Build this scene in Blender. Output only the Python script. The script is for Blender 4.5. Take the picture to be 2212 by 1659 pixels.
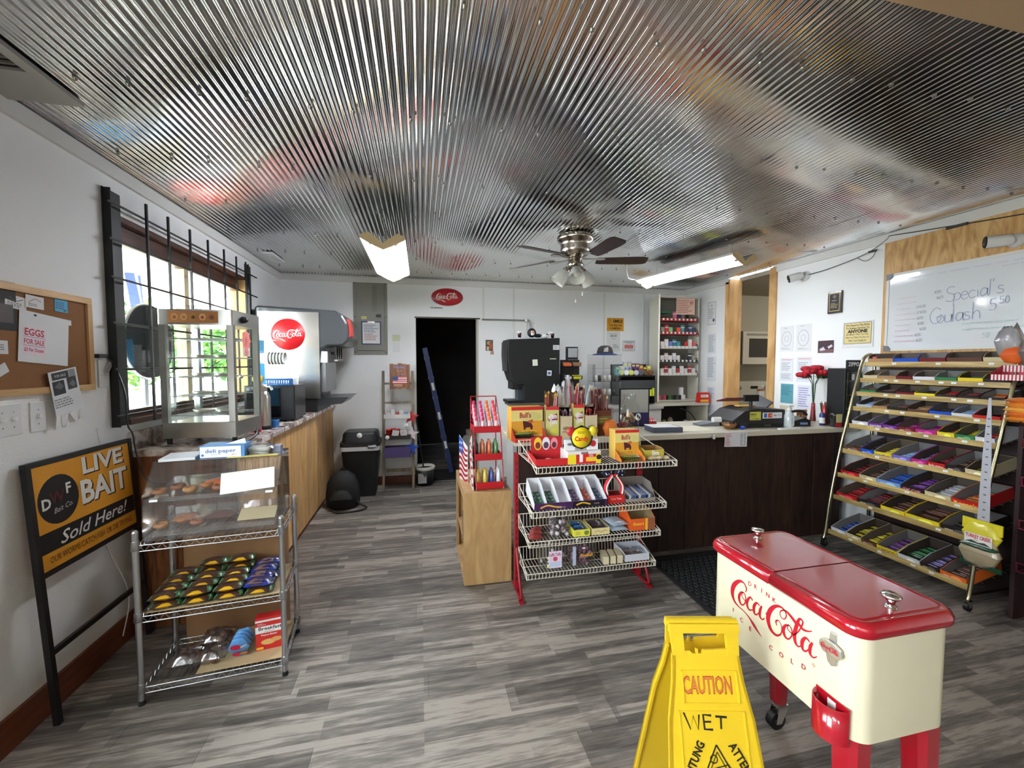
import bpy, math, random
from mathutils import Matrix, Vector
for o in list(bpy.data.objects): bpy.data.objects.remove(o)
SC = bpy.context.scene
COL = SC.collection
rnd = random.Random(11)

# ---------------------------------------------------------------- camera, sky, exposure
CAM_H, YAW, PITCH, FPX = 1.5, math.radians(12.4), math.atan(44/900), 900.0
cd = bpy.data.cameras.new('camera'); cam = bpy.data.objects.new('camera', cd); COL.objects.link(cam)
cam.location = (0, 0, CAM_H)
cam.rotation_euler = (math.pi/2-PITCH, 0, -YAW)
cd.sensor_width = 36; cd.lens = FPX/2212*36; cd.clip_start = .05; cd.clip_end = 200
SC.camera = cam
SC.view_settings.view_transform = 'Standard'; SC.view_settings.look = 'None'
SC.view_settings.exposure = 0.8; SC.view_settings.gamma = 1.0; SC.view_settings.use_curve_mapping = False
try:
    SC.cycles.max_bounces = 8; SC.cycles.diffuse_bounces = 6; SC.cycles.glossy_bounces = 4
    SC.cycles.transmission_bounces = 6; SC.cycles.transparent_max_bounces = 10
    SC.cycles.caustics_reflective = False; SC.cycles.caustics_refractive = False
    SC.cycles.sample_clamp_indirect = 25; SC.cycles.use_denoising = True
except Exception: pass
wd = bpy.data.worlds.new('world'); SC.world = wd; wd.use_nodes = True
wn = wd.node_tree; bg = wn.nodes['Background']
bg.inputs[0].default_value = (.86, .93, 1, 1); bg.inputs[1].default_value = 18.0

def portal(name, loc, rot, sx, sy):
    l = bpy.data.lights.new(name, 'AREA'); l.shape = 'RECTANGLE'; l.size = sx; l.size_y = sy; l.energy = 1
    l.cycles.is_portal = True
    o = bpy.data.objects.new(name, l); COL.objects.link(o); o.location = loc; o.rotation_euler = rot
portal('window_daylight', (-1.72, 3.55, 1.76), (0, -math.pi/2, 0), 1.1, 1.6)
portal('side_window_daylight', (-1.72, -.15, 1.5), (0, -math.pi/2, 0), 1.5, 1.2)
portal('glass_door_daylight', (-1.72, 1.1, 1.5), (0, -math.pi/2, 0), 1.1, .8)

# ---------------------------------------------------------------- pixel of the photograph -> point on a real plane
_f = Vector((math.sin(YAW)*math.cos(PITCH), math.cos(YAW)*math.cos(PITCH), -math.sin(PITCH)))
_r = Vector((math.cos(YAW), -math.sin(YAW), 0)); _u = _r.cross(_f)
def P(px, py, **k):
    d = _r*(px-1106)+_u*(829.5-py)+_f*FPX
    ax, v = list(k.items())[0]; i = 'xyz'.index(ax)
    o = Vector((0, 0, CAM_H)); t = (v-o[i])/d[i]
    return o+d*t

# ---------------------------------------------------------------- materials
def lin(c): return tuple((x/255/12.92 if x/255 <= .04045 else ((x/255+.055)/1.055)**2.4) for x in c[:3])+(1,)
_mc = {}
def C(c, rough=.5, metal=0, coat=0, em=0, noise=0, nscale=30, trans=0, bump=0, bscale=60, sheen=0):
    key = (tuple(c), rough, metal, coat, em, noise, nscale, trans, bump, bscale)
    if key in _mc: return _mc[key]
    m = bpy.data.materials.new('mat_%03d' % len(_mc)); m.use_nodes = True; nt = m.node_tree; p = nt.nodes['Principled BSDF']
    L = lin(c); p.inputs['Base Color'].default_value = L; p.inputs['Roughness'].default_value = rough
    p.inputs['Metallic'].default_value = metal; p.inputs['Coat Weight'].default_value = coat; p.inputs['Coat Roughness'].default_value = .08
    p.inputs['Transmission Weight'].default_value = trans
    if em: p.inputs['Emission Color'].default_value = L; p.inputs['Emission Strength'].default_value = em
    if noise or bump:
        tc = nt.nodes.new('ShaderNodeTexCoord'); nz = nt.nodes.new('ShaderNodeTexNoise'); nz.inputs['Detail'].default_value = 4
        nt.links.new(tc.outputs['Object'], nz.inputs['Vector'])
        if noise:
            nz.inputs['Scale'].default_value = nscale
            mx = nt.nodes.new('ShaderNodeMix'); mx.data_type = 'RGBA'
            mx.inputs[6].default_value = tuple(x*(1-noise) for x in L[:3])+(1,); mx.inputs[7].default_value = tuple(min(1, x*(1+noise)) for x in L[:3])+(1,)
            nt.links.new(nz.outputs['Fac'], mx.inputs[0]); nt.links.new(mx.outputs[2], p.inputs['Base Color'])
        if bump:
            n2 = nt.nodes.new('ShaderNodeTexNoise'); n2.inputs['Scale'].default_value = bscale; n2.inputs['Detail'].default_value = 3
            nt.links.new(tc.outputs['Object'], n2.inputs['Vector'])
            bp = nt.nodes.new('ShaderNodeBump'); bp.inputs['Strength'].default_value = bump; bp.inputs['Distance'].default_value = .01
            nt.links.new(n2.outputs['Fac'], bp.inputs['Height']); nt.links.new(bp.outputs['Normal'], p.inputs['Normal'])
    _mc[key] = m; return m
def thin(name, tint=(1, 1, 1), rough=.02, k=1.0, body=0.0, bc=(1, 1, 1)):
    m = bpy.data.materials.new(name); m.use_nodes = True; nt = m.node_tree
    for n in list(nt.nodes): nt.nodes.remove(n)
    o = nt.nodes.new('ShaderNodeOutputMaterial'); t = nt.nodes.new('ShaderNodeBsdfTransparent'); g = nt.nodes.new('ShaderNodeBsdfGlossy')
    lw = nt.nodes.new('ShaderNodeLayerWeight'); lw.inputs[0].default_value = .5; pw = nt.nodes.new('ShaderNodeMath'); pw.operation = 'POWER'; pw.inputs[1].default_value = 5; nt.links.new(lw.outputs['Facing'], pw.inputs[0]); fr = nt.nodes.new('ShaderNodeMath'); fr.operation = 'MULTIPLY_ADD'; fr.inputs[1].default_value = .95; fr.inputs[2].default_value = .045; nt.links.new(pw.outputs[0], fr.inputs[0]); mx = nt.nodes.new('ShaderNodeMixShader')
    t.inputs[0].default_value = tuple(tint)+(1,); g.inputs['Roughness'].default_value = rough
    ml = nt.nodes.new('ShaderNodeMath'); ml.operation = 'MULTIPLY'; ml.inputs[1].default_value = k; ml.use_clamp = True
    nt.links.new(fr.outputs[0], ml.inputs[0]); nt.links.new(ml.outputs[0], mx.inputs[0])
    src = t.outputs[0]
    if body:
        d = nt.nodes.new('ShaderNodeBsdfDiffuse'); d.inputs[0].default_value = tuple(bc)+(1,)
        m2 = nt.nodes.new('ShaderNodeMixShader'); m2.inputs[0].default_value = body
        nt.links.new(t.outputs[0], m2.inputs[1]); nt.links.new(d.outputs[0], m2.inputs[2]); src = m2.outputs[0]
    nt.links.new(src, mx.inputs[1]); nt.links.new(g.outputs[0], mx.inputs[2]); nt.links.new(mx.outputs[0], o.inputs[0])
    return m
GLASS = thin('glass', (.96, .98, .97)); ACRYL = thin('acrylic', (.97, .97, .97), .03, 1.5, .012); FILM = thin('clear_film', (.97, .97, .97), .12, 2.5, .03)
PURPLEJAR = thin('tinted_jar', (.82, .80, .90), .04, 1.5, .05)
FROST = thin('frosted_glass', (.9, .9, .88), .4, 1, .75, (.85, .85, .8))
def wood(name, c1, c2, scale=1.0, axis=2, rough=.5, dist=2.5, bands=9):
    m = bpy.data.materials.new(name); m.use_nodes = True; nt = m.node_tree; p = nt.nodes['Principled BSDF']; p.inputs['Roughness'].default_value = rough
    tc = nt.nodes.new('ShaderNodeTexCoord'); oi = nt.nodes.new('ShaderNodeObjectInfo'); mp = nt.nodes.new('ShaderNodeMapping')
    s = [bands, bands, bands]; s[axis] = .9; mp.inputs['Scale'].default_value = s
    ad = nt.nodes.new('ShaderNodeVectorMath'); ad.operation = 'ADD'
    cb = nt.nodes.new('ShaderNodeCombineXYZ'); mr = nt.nodes.new('ShaderNodeMath'); mr.operation = 'MULTIPLY'; mr.inputs[1].default_value = 37
    nt.links.new(oi.outputs['Random'], mr.inputs[0])
    for i in range(3): nt.links.new(mr.outputs[0], cb.inputs[i])
    nt.links.new(tc.outputs['Object'], ad.inputs[0]); nt.links.new(cb.outputs[0], ad.inputs[1]); nt.links.new(ad.outputs[0], mp.inputs[0])
    nz = nt.nodes.new('ShaderNodeTexNoise'); nz.inputs['Scale'].default_value = scale*2; nz.inputs['Detail'].default_value = 5; nz.inputs['Distortion'].default_value = dist
    nt.links.new(mp.outputs[0], nz.inputs['Vector'])
    rp = nt.nodes.new('ShaderNodeValToRGB'); rp.color_ramp.elements[0].position = .33; rp.color_ramp.elements[1].position = .66
    rp.color_ramp.elements[0].color = lin(c1); rp.color_ramp.elements[1].color = lin(c2)
    nt.links.new(nz.outputs['Fac'], rp.inputs[0])
    hs = nt.nodes.new('ShaderNodeHueSaturation'); mv = nt.nodes.new('ShaderNodeMapRange'); mv.inputs[3].default_value = .8; mv.inputs[4].default_value = 1.15
    nt.links.new(oi.outputs['Random'], mv.inputs[0]); nt.links.new(mv.outputs[0], hs.inputs['Value']); nt.links.new(rp.outputs[0], hs.inputs['Color'])
    nt.links.new(hs.outputs[0], p.inputs['Base Color']); return m
PINE = wood('pine', (190, 142, 86), (228, 186, 128), bands=3.2, scale=.8, dist=1.5); PINEX = wood('pine_x', (190, 145, 88), (226, 184, 124), axis=0)
PINEY = wood('pine_y', (150, 105, 58), (205, 158, 98), axis=1)
DARKW = wood('dark_boards', (26, 14, 10), (58, 34, 24), rough=.55); OLDW = wood('weathered', (96, 84, 68), (140, 126, 104), rough=.7)
BROWNW = wood('brown_wood', (92, 52, 24), (138, 84, 44), rough=.45); BASEW = wood('base_wood', (88, 42, 20), (122, 64, 32), axis=1, rough=.4)
BIRCH = wood('birch_ply', (178, 140, 92), (204, 168, 116), bands=4, rough=.4); BLADE = wood('blade_wood', (46, 20, 16), (70, 34, 26), axis=0, rough=.35)
PLY = wood('plywood', (184, 134, 74), (228, 186, 122), scale=.8, bands=5, dist=4)
STEEL = C((196, 194, 188), .28, 1, bump=.03, bscale=8); BRUSH = C((186, 184, 180), .38, 1); CHROME = C((225, 225, 225), .08, 1); NICKEL = C((176, 168, 158), .22, 1)
WIREM = C((200, 202, 206), .3, 1); BRASS = C((186, 178, 144), .25, 1); GALV = C((176, 178, 176), .45, 1)
BLACK = C((18, 18, 19), .45); BLK2 = C((30, 30, 32), .35, coat=.3); WHITE = C((228, 228, 226), .5); PAPER = C((232, 232, 230), .8)
CARD = C((150, 112, 74), .85, noise=.1, nscale=12); WIREW = C((226, 218, 202), .4)

# ---------------------------------------------------------------- mesh builder
def cat(pts, n=6):
    out = []
    for i in range(len(pts)-1):
        p0 = pts[max(i-1, 0)]; p1 = pts[i]; p2 = pts[i+1]; p3 = pts[min(i+2, len(pts)-1)]
        for j in range(n):
            t = j/n
            out.append(tuple(.5*((2*b)+(-a+c)*t+(2*a-5*b+4*c-d)*t*t+(-a+3*b-3*c+d)*t**3) for a, b, c, d in zip(p0, p1, p2, p3)))
    out.append(tuple(pts[-1])); return out
_tc = {}
def glyphs(s, bold=0, shear=0):
    k = (s, bold, shear)
    if k not in _tc:
        cu = bpy.data.curves.new('t', 'FONT'); cu.body = s; cu.size = 1; cu.offset = bold; cu.shear = shear; cu.resolution_u = 2
        ob = bpy.data.objects.new('t', cu); me = bpy.data.meshes.new_from_object(ob)
        v = [tuple(x.co) for x in me.vertices]; f = [tuple(q.vertices) for q in me.polygons]
        bpy.data.meshes.remove(me); bpy.data.objects.remove(ob); bpy.data.curves.remove(cu)
        if v:
            x0 = min(a[0] for a in v); x1 = max(a[0] for a in v); y0 = min(a[1] for a in v); y1 = max(a[1] for a in v)
        else: x0 = x1 = y0 = y1 = 0
        _tc[k] = (v, f, x0, x1, y0, y1)
    return _tc[k]
class B:
    def __init__(s, mat=None):
        s.v = []; s.f = []; s.mi = []; s.sm = []; s.mats = []; s.T = Matrix(); s.ci = 0
        if mat is not None: s.c(mat)
    def c(s, m, **k):
        if isinstance(m, tuple): m = C(m, **k)
        if m not in s.mats: s.mats.append(m)
        s.ci = s.mats.index(m); return s
    def add(s, vs, fs, sm=False):
        o = len(s.v); T = s.T
        s.v += [tuple(T @ Vector(p)) for p in vs]; s.f += [tuple(i+o for i in q) for q in fs]
        s.mi += [s.ci]*len(fs); s.sm += [sm]*len(fs); return s
    def box(s, x0, x1, y0, y1, z0, z1, t=0):
        # t: taper of the bottom
        vs = [(x0+t, y0+t, z0), (x1-t, y0+t, z0), (x1-t, y1-t, z0), (x0+t, y1-t, z0), (x0, y0, z1), (x1, y0, z1), (x1, y1, z1), (x0, y1, z1)]
        return s.add(vs, [(3, 2, 1, 0), (4, 5, 6, 7), (0, 1, 5, 4), (1, 2, 6, 5), (2, 3, 7, 6), (3, 0, 4, 7)])
    def rbox(s, x0, x1, y0, y1, z0, z1, r=.02, n=4, t=0, er=0):
        # vertical edges rounded by r, top edge softened by er
        def ring(z, k):
            o = []
            for cx, cy, a0 in ((x1-r, y1-r, 0), (x0+r, y1-r, 90), (x0+r, y0+r, 180), (x1-r, y0+r, 270)):
                for j in range(n+1):
                    a = math.radians(a0+90*j/n); o.append((cx+(r-k)*math.cos(a), cy+(r-k)*math.sin(a), z))
            return o
        rs = [ring(z0, t)]
        if er: rs += [ring(z1-er, 0), ring(z1-er*.3, er*.3), ring(z1, er)]
        else: rs += [ring(z1, 0)]
        m = len(rs[0]); vs = sum(rs, []); fs = []
        for i in range(len(rs)-1):
            fs += [(i*m+j, i*m+(j+1) % m, (i+1)*m+(j+1) % m, (i+1)*m+j) for j in range(m)]
        s.add(vs, fs, True); s.add(rs[0], [tuple(range(m))[::-1]]); s.add(rs[-1], [tuple(range(m))]); return s
    def tube(s, pts, r, n=6, closed=False, cap=True):
        pts = [Vector(p) for p in pts]; N = len(pts); vs = []; prev = None
        for i, p in enumerate(pts):
            a = pts[(i-1) % N] if (closed or i) else p; b = pts[(i+1) % N] if (closed or i < N-1) else p
            d = (b-a)
            d = d.normalized() if d.length > 1e-9 else Vector((0, 0, 1))
            if prev is None:
                u = d.orthogonal().normalized()
            else:
                u = (prev-d*prev.dot(d)); u = u.normalized() if u.length > 1e-6 else d.orthogonal().normalized()
            prev = u; w = d.cross(u); rr = r[i] if isinstance(r, (list, tuple)) else r
            vs += [p+(u*math.cos(2*math.pi*j/n)+w*math.sin(2*math.pi*j/n))*rr for j in range(n)]
        fs = []
        for i in range(N if closed else N-1):
            k = (i+1) % N
            fs += [(i*n+j, i*n+(j+1) % n, k*n+(j+1) % n, k*n+j) for j in range(n)]
        s.add(vs, fs, n > 4)
        if cap and not closed: s.add(vs[:n], [tuple(range(n))[::-1]]); s.add(vs[-n:], [tuple(range(n))])
        return s
    def cyl(s, p0, p1, r, r2=None, n=12):
        return s.tube([p0, p1], [r, r if r2 is None else r2], n)
    def lathe(s, prof, n=16, c=(0, 0, 0), cap=True, e=1):
        vs = []; 
        for r, z in prof: vs += [(c[0]+r*math.cos(2*math.pi*j/n), c[1]+e*r*math.sin(2*math.pi*j/n), c[2]+z) for j in range(n)]
        fs = []
        for i in range(len(prof)-1): fs += [(i*n+j, i*n+(j+1) % n, (i+1)*n+(j+1) % n, (i+1)*n+j) for j in range(n)]
        s.add(vs, fs, True)
        if cap:
            if prof[0][0] > 1e-4: s.add(vs[:n], [tuple(range(n))[::-1]])
            if prof[-1][0] > 1e-4: s.add(vs[-n:], [tuple(range(n))])
        return s
    def sph(s, c, r, n=10, sx=1, sy=1, sz=1, jit=0, rr=None):
        m = max(4, n//2); rr = rr or rnd; prof = []
        vs = [(c[0], c[1], c[2]-r*sz)]
        for i in range(1, m):
            a = math.pi*i/m
            for j in range(n):
                k = 1+(rr.uniform(-jit, jit) if jit else 0)
                vs.append((c[0]+r*sx*k*math.sin(a)*math.cos(2*math.pi*j/n), c[1]+r*sy*k*math.sin(a)*math.sin(2*math.pi*j/n), c[2]-r*sz*k*math.cos(a)))
        vs.append((c[0], c[1], c[2]+r*sz)); fs = [(0, 1+(j+1) % n, 1+j) for j in range(n)]
        for i in range(m-2): fs += [(1+i*n+j, 1+i*n+(j+1) % n, 1+(i+1)*n+(j+1) % n, 1+(i+1)*n+j) for j in range(n)]
        b = 1+(m-2)*n; fs += [(b+j, b+(j+1) % n, len(vs)-1) for j in range(n)]
        return s.add(vs, fs, True)
    def prism(s, poly, d0, d1, plane='xz'):
        n = len(poly)
        g = {'xz': lambda a, b, d: (a, d, b), 'xy': lambda a, b, d: (a, b, d), 'yz': lambda a, b, d: (d, a, b)}[plane]
        vs = [g(a, b, d0) for a, b in poly]+[g(a, b, d1) for a, b in poly]
        return s.add(vs, [tuple(range(n)), tuple(range(2*n-1, n-1, -1))]+[(i, i+n, (i+1) % n+n, (i+1) % n) for i in range(n)])
    def pack(s, x0, x1, y0, y1, z0, z1, nx=6, ny=4, puff=.5, jit=.12, rr=None):
        # a soft filled bag: pillow with crimped ends (along x)
        rr = rr or rnd; vs = []; cx = (x0+x1)/2; cy = (y0+y1)/2; cz = (z0+z1)/2
        for sg in (-1, 1):
            for i in range(nx+1):
                for j in range(ny+1):
                    u = i/nx*2-1; v = j/ny*2-1
                    h = max(0, (1-abs(u)**3)*(1-abs(v)**2.5))**puff*(1+rr.uniform(-jit, jit))
                    vs.append((cx+u*(x1-x0)/2*(1-.06*abs(v)), cy+v*(y1-y0)/2*(1-.06*(1-abs(u))), cz+sg*h*(z1-z0)/2+.0005*sg))
        m = (nx+1)*(ny+1); fs = []
        for i in range(nx):
            for j in range(ny):
                a = i*(ny+1)+j; b = a+ny+1
                fs += [(a, a+1, b+1, b), (m+a, m+b, m+b+1, m+a+1)]
        return s.add(vs, fs, True)
    def ribbon(s, pts, w, z, n=5, smooth=True):
        q = [(p[0], p[1], p[2] if len(p) > 2 else w) for p in pts]
        if smooth and len(q) > 2: q = cat(q, n)
        vs = []
        for i, p in enumerate(q):
            a = q[max(i-1, 0)]; b = q[min(i+1, len(q)-1)]; dx, dy = b[0]-a[0], b[1]-a[1]; l = math.hypot(dx, dy) or 1
            h = p[2]/2; vs += [(p[0]-dy/l*h, p[1]+dx/l*h, z), (p[0]+dy/l*h, p[1]-dx/l*h, z)]
        return s.add(vs, [(2*i+1, 2*i+3, 2*i+2, 2*i) for i in range(len(q)-1)])
    def text(s, t, x, y, h, z, bold=0, shear=0, w=None, rot=0, al='c'):
        v, f, x0, x1, y0, y1 = glyphs(t, bold, shear)
        if not v: return s
        k = h/.7; kx = k if w is None else w/(x1-x0); ox = {'c': (x0+x1)/2, 'l': x0, 'r': x1}[al]; ca, sa = math.cos(rot), math.sin(rot)
        vs = []
        for a in v:
            p, q = (a[0]-ox)*kx, (a[1]-.35)*k
            vs.append((x+p*ca-q*sa, y+p*sa+q*ca, z))
        return s.add(vs, f)
    def merge(s, o, T):
        sv = s.T; s.T = s.T @ T
        mp = []
        for m in o.mats: s.c(m); mp.append(s.ci)
        b = len(s.v); s.v += [tuple(s.T @ Vector(p)) for p in o.v]; s.f += [tuple(i+b for i in q) for q in o.f]
        s.mi += [mp[i] for i in o.mi]; s.sm += o.sm; s.T = sv; return s
    def mesh(s, name):
        me = bpy.data.meshes.new(name); me.from_pydata(s.v, [], s.f)
        for m in s.mats: me.materials.append(m)
        me.polygons.foreach_set('material_index', s.mi); me.polygons.foreach_set('use_smooth', s.sm); me.update(); return me
def M(x=0, y=0, z=0, deg=0): return Matrix.Translation((x, y, z)) @ Matrix.Rotation(math.radians(deg), 4, 'Z')
def face(x=0, y=0, z=0, tilt=0):
    """printing plane: local x right, y up, z out towards -Y"""
    return Matrix.Translation((x, y, z)) @ Matrix.Rotation(math.radians(90+tilt), 4, 'X')
def bev(o, w, seg=2):
    m = o.modifiers.new('bevel', 'BEVEL'); m.width = w; m.segments = seg; m.limit_method = 'ANGLE'; m.angle_limit = .7; return o
def put(name, b, parent=None, mat=None, kind=None, bevel=0):
    o = bpy.data.objects.new(name, b.mesh(name) if isinstance(b, B) else b); COL.objects.link(o)
    if parent is not None: o.parent = parent
    if mat is not None: o.matrix_local = mat
    if kind: o['kind'] = kind
    if bevel: bev(o, bevel)
    return o
def tag(o, label, catg, group=None):
    o['label'] = label; o['category'] = catg
    if group: o['group'] = group
    return o
def T(name, label, catg, mat, group=None):
    o = bpy.data.objects.new(name, None); COL.objects.link(o); o.empty_display_size = .05; o.matrix_world = mat; return tag(o, label, catg, group)
def one(name, label, catg, mat, b, group=None, bevel=0): return tag(put(name, b, None, mat, bevel=bevel), label, catg, group)
def dup(o, mat, label=None):
    def cp(x, par):
        c = x.copy(); COL.objects.link(c)
        if par is not None: c.parent = par; c.matrix_local = x.matrix_local.copy()
        for ch in x.children: cp(ch, c)
        return c
    c = cp(o, None); c.matrix_world = mat
    if label: c['label'] = label
    return c
def st(name, b, kind='structure', **k): return put(name, b, kind=kind, **k)

# ---------------------------------------------------------------- flat print on a plane
COKE = [  # strokes of the cursive drink lettering: x, y, width (unit = height of the big letters)
 [(.66,.66,.02),(.70,.80,.05),(.58,.93,.05),(.38,.88,.10),(.16,.62,.15),(.10,.34,.14),(.20,.12,.08),(.40,.04,.04),(.62,.02,.03),(.85,-.06,.05),(1.02,-.17,.10),(1.18,-.27,.06),(1.36,-.36,.01)],
 [(.60,.62,.02),(.48,.56,.06),(.40,.36,.10),(.46,.20,.08),(.58,.20,.04),(.68,.38,.04),(.66,.56,.04),(.56,.60,.03),(.52,.46,.03),(.66,.38,.03)],
 [(.96,.56,.05),(.88,.62,.05),(.78,.50,.08),(.74,.32,.09),(.82,.20,.06),(.96,.26,.03),(1.04,.36,.02)],
 [(1.24,.56,.04),(1.12,.58,.06),(1.02,.40,.10),(1.04,.22,.08),(1.14,.22,.04),(1.26,.40,.03)],
 [(1.32,.60,.05),(1.26,.42,.09),(1.26,.24,.08),(1.36,.20,.04),(1.44,.30,.02)],
 [(1.47,.46,.05),(1.55,.47,.05)],
 [(1.88,.34,.03),(1.84,.44,.05),(1.94,.52,.03),(2.04,.40,.03),(2.02,.18,.04),(1.86,.04,.06),(1.66,.10,.11),(1.56,.36,.14),(1.64,.66,.13),(1.84,.90,.08),(2.06,.96,.05),(2.18,.84,.04),(2.12,.68,.03),(2.0,.68,.03),(1.98,.82,.03),(2.14,.94,.05),(2.34,.88,.09),(2.54,.76,.09)],
 [(2.30,.60,.02),(2.18,.54,.06),(2.10,.36,.10),(2.16,.20,.08),(2.28,.20,.04),(2.38,.38,.04),(2.36,.54,.04),(2.26,.60,.03),(2.24,.46,.03),(2.40,.42,.03)],
 [(2.42,.40,.02),(2.56,.58,.03),(2.66,.80,.04),(2.70,.96,.05),(2.60,.98,.06),(2.52,.76,.10),(2.46,.44,.11),(2.50,.24,.09),(2.60,.20,.04),(2.70,.32,.02)],
 [(2.54,.86,.08),(2.70,.76,.07),(2.86,.80,.04),(2.98,.88,.02)],
 [(2.92,.54,.04),(2.80,.58,.06),(2.70,.40,.10),(2.72,.22,.08),(2.82,.22,.04),(2.94,.40,.03)],
 [(3.0,.58,.05),(2.94,.42,.09),(2.94,.24,.08),(3.04,.20,.04),(3.14,.30,.02)]]
def printed(parent, T0, items, name='print', kindless=True):
    """items in metres on plane T0; each layer stands a hair proud of the one below"""
    b = B(); b.T = T0; z = .0004; rr = random.Random(len(items)*7+3)
    for it in items:
        k = it[0]; z += .00012
        if k == 'r': _, x, y, w, h, c = it[:6]; a = it[6] if len(it) > 6 else 0; ca, sa = math.cos(a), math.sin(a); b.c(c); b.add([(x+p*ca-q*sa, y+p*sa+q*ca, z) for p, q in ((-w/2, -h/2), (w/2, -h/2), (w/2, h/2), (-w/2, h/2))], [(0, 1, 2, 3)])
        elif k == 'c': _, x, y, rx, ry, c = it[:6]; b.c(c); b.add([(x+rx*math.cos(i*math.pi/14), y+ry*math.sin(i*math.pi/14), z) for i in range(28)], [tuple(range(28))])
        elif k == 'o': _, x, y, rx, ry, w, c = it; b.c(c); b.ribbon([(x+rx*math.cos(i*math.pi/12), y+ry*math.sin(i*math.pi/12)) for i in range(25)], w, z, smooth=False)
        elif k == 't': _, s, x, y, h, c = it[:6]; kw = it[6] if len(it) > 6 else {}; b.c(c); b.text(s, x, y, h, z, **kw)
        elif k == 'p': b.c(it[2]); b.add([(p[0], p[1], z) for p in it[1]], [tuple(range(len(it[1])))])
        elif k == 'l': b.c(it[3]); b.ribbon(it[1], it[2], z, smooth=len(it) > 4)
        elif k == 'k':
            _, x, y, w, c = it[:5]; b.c(c); q = w/3.1; tl = it[5] if len(it) > 5 else 0; ca, sa = math.cos(tl), math.sin(tl); fat = it[6] if len(it) > 6 else 1
            for i, sk in enumerate(COKE):
                z += .00002
                b.ribbon([(x+((p[0]-1.6)*ca-(p[1]-.4)*sa)*q, y+((p[0]-1.6)*sa+(p[1]-.4)*ca)*q, p[2]*q*fat) for p in sk], 0, z)
        elif k == 'g':   # print too small to read: rows of short dashes
            _, x, y, w, h, n, c = it[:7]; b.c(c)
            for i in range(n):
                yy = y+h/2-(i+.5)*h/n; xx = x-w/2; L = w*rr.uniform(.6, 1)
                while xx < x-w/2+L-.004:
                    ww = min(rr.uniform(.03, .12)*w+.002, x-w/2+L-xx); b.add([(xx, yy-h/n*.22, z), (xx+ww, yy-h/n*.22, z), (xx+ww, yy+h/n*.22, z), (xx, yy+h/n*.22, z)], [(0, 1, 2, 3)]); xx += ww+.02*w+.001
    return put(name, b, parent)
def sheet(name, label, catg, mat, w, h, col, items, thick=.0015, group=None, rot=0, rough=.7, border=None):
    """a flat notice: local x right, z up, centred, facing -Y"""
    R2 = mat @ Matrix.Rotation(rot, 4, 'Y'); t = T(name, label, catg, R2, group)
    b = B(C(col, rough)); b.box(-w/2, w/2, -thick, 0, -h/2, h/2); put('panel' if thick > .003 else 'paper', b, t)
    if items: printed(t, face(0, -thick, 0), items)
    return t
LX, RX, BY, CZ, HY = -1.58, 3.72, 5.35, 2.56, .95
# ---------------------------------------------------------------- setting: floor
def plankmat(base=False):
    m = bpy.data.materials.new('vinyl_plank'); m.use_nodes = True; nt = m.node_tree; p = nt.nodes['Principled BSDF']; p.inputs['Roughness'].default_value = .55
    L = nt.links.new; N = nt.nodes.new
    ge = N('ShaderNodeNewGeometry'); oi = N('ShaderNodeObjectInfo')
    br = N('ShaderNodeTexBrick'); br.inputs['Scale'].default_value = 1; br.inputs['Brick Width'].default_value = .41; br.inputs['Row Height'].default_value = .0505
    br.inputs['Mortar Size'].default_value = 0; br.inputs['Bias'].default_value = 0; br.offset = .37; br.offset_frequency = 3; br.squash = 1.6; br.squash_frequency = 4
    br.inputs['Color1'].default_value = (0, 0, 0, 1); br.inputs['Color2'].default_value = (1, 1, 1, 1)
    L(ge.outputs['Position'], br.inputs['Vector'])
    mp = N('ShaderNodeMapping'); mp.inputs['Scale'].default_value = (1.6, 17, 1); L(ge.outputs['Position'], mp.inputs[0])
    n1 = N('ShaderNodeTexNoise'); n1.inputs['Scale'].default_value = 2.2; n1.inputs['Detail'].default_value = 7; n1.inputs['Roughness'].default_value = .65; n1.inputs['Distortion'].default_value = .25; L(mp.outputs[0], n1.inputs['Vector'])
    m2 = N('ShaderNodeMapping'); m2.inputs['Scale'].default_value = (6, 60, 1); L(ge.outputs['Position'], m2.inputs[0])
    n2 = N('ShaderNodeTexNoise'); n2.inputs['Scale'].default_value = 2; n2.inputs['Detail'].default_value = 4; L(m2.outputs[0], n2.inputs['Vector'])
    def math_(op, a, b):
        q = N('ShaderNodeMath'); q.operation = op
        for i, s in enumerate((a, b)):
            if isinstance(s, (int, float)): q.inputs[i].default_value = s
            else: L(s, q.inputs[i])
        return q.outputs[0]
    v = math_('ADD', math_('MULTIPLY', br.outputs['Color'], .27), math_('MULTIPLY', n1.outputs['Fac'], 1.0))
    v = math_('ADD', v, math_('MULTIPLY', n2.outputs['Fac'], .28))
    if not base: v = math_('ADD', v, math_('MULTIPLY', oi.outputs['Random'], .22))
    rp = N('ShaderNodeValToRGB'); e = rp.color_ramp.elements
    e[0].position = .55; e[0].color = lin((73, 67, 62)); e[1].position = 1.2 if False else .99; e[1].color = lin((163, 154, 144))
    x = e.new(.74); x.color = lin((103, 96, 90)); x = e.new(.88); x.color = lin((131, 123, 115))
    L(math_('SUBTRACT', v, .06), rp.inputs[0]); L(rp.outputs[0], p.inputs['Base Color'])
    bp = N('ShaderNodeBump'); bp.inputs['Strength'].default_value = .12; bp.inputs['Distance'].default_value = .002; L(n2.outputs['Fac'], bp.inputs['Height']); L(bp.outputs[0], p.inputs['Normal'])
    return m
PLANK = plankmat(); SUB = plankmat(True)
b = B(SUB); b.box(-1.7, 7.2, -3.7, 8.2, -.06, -.0035); floor = st('floor', b)
b = B(C((40, 38, 36), .8)); b.box(LX, RX, .3, BY, -.0036, -.003); put('underlay', b, floor)
row = 0; y = .32
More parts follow.
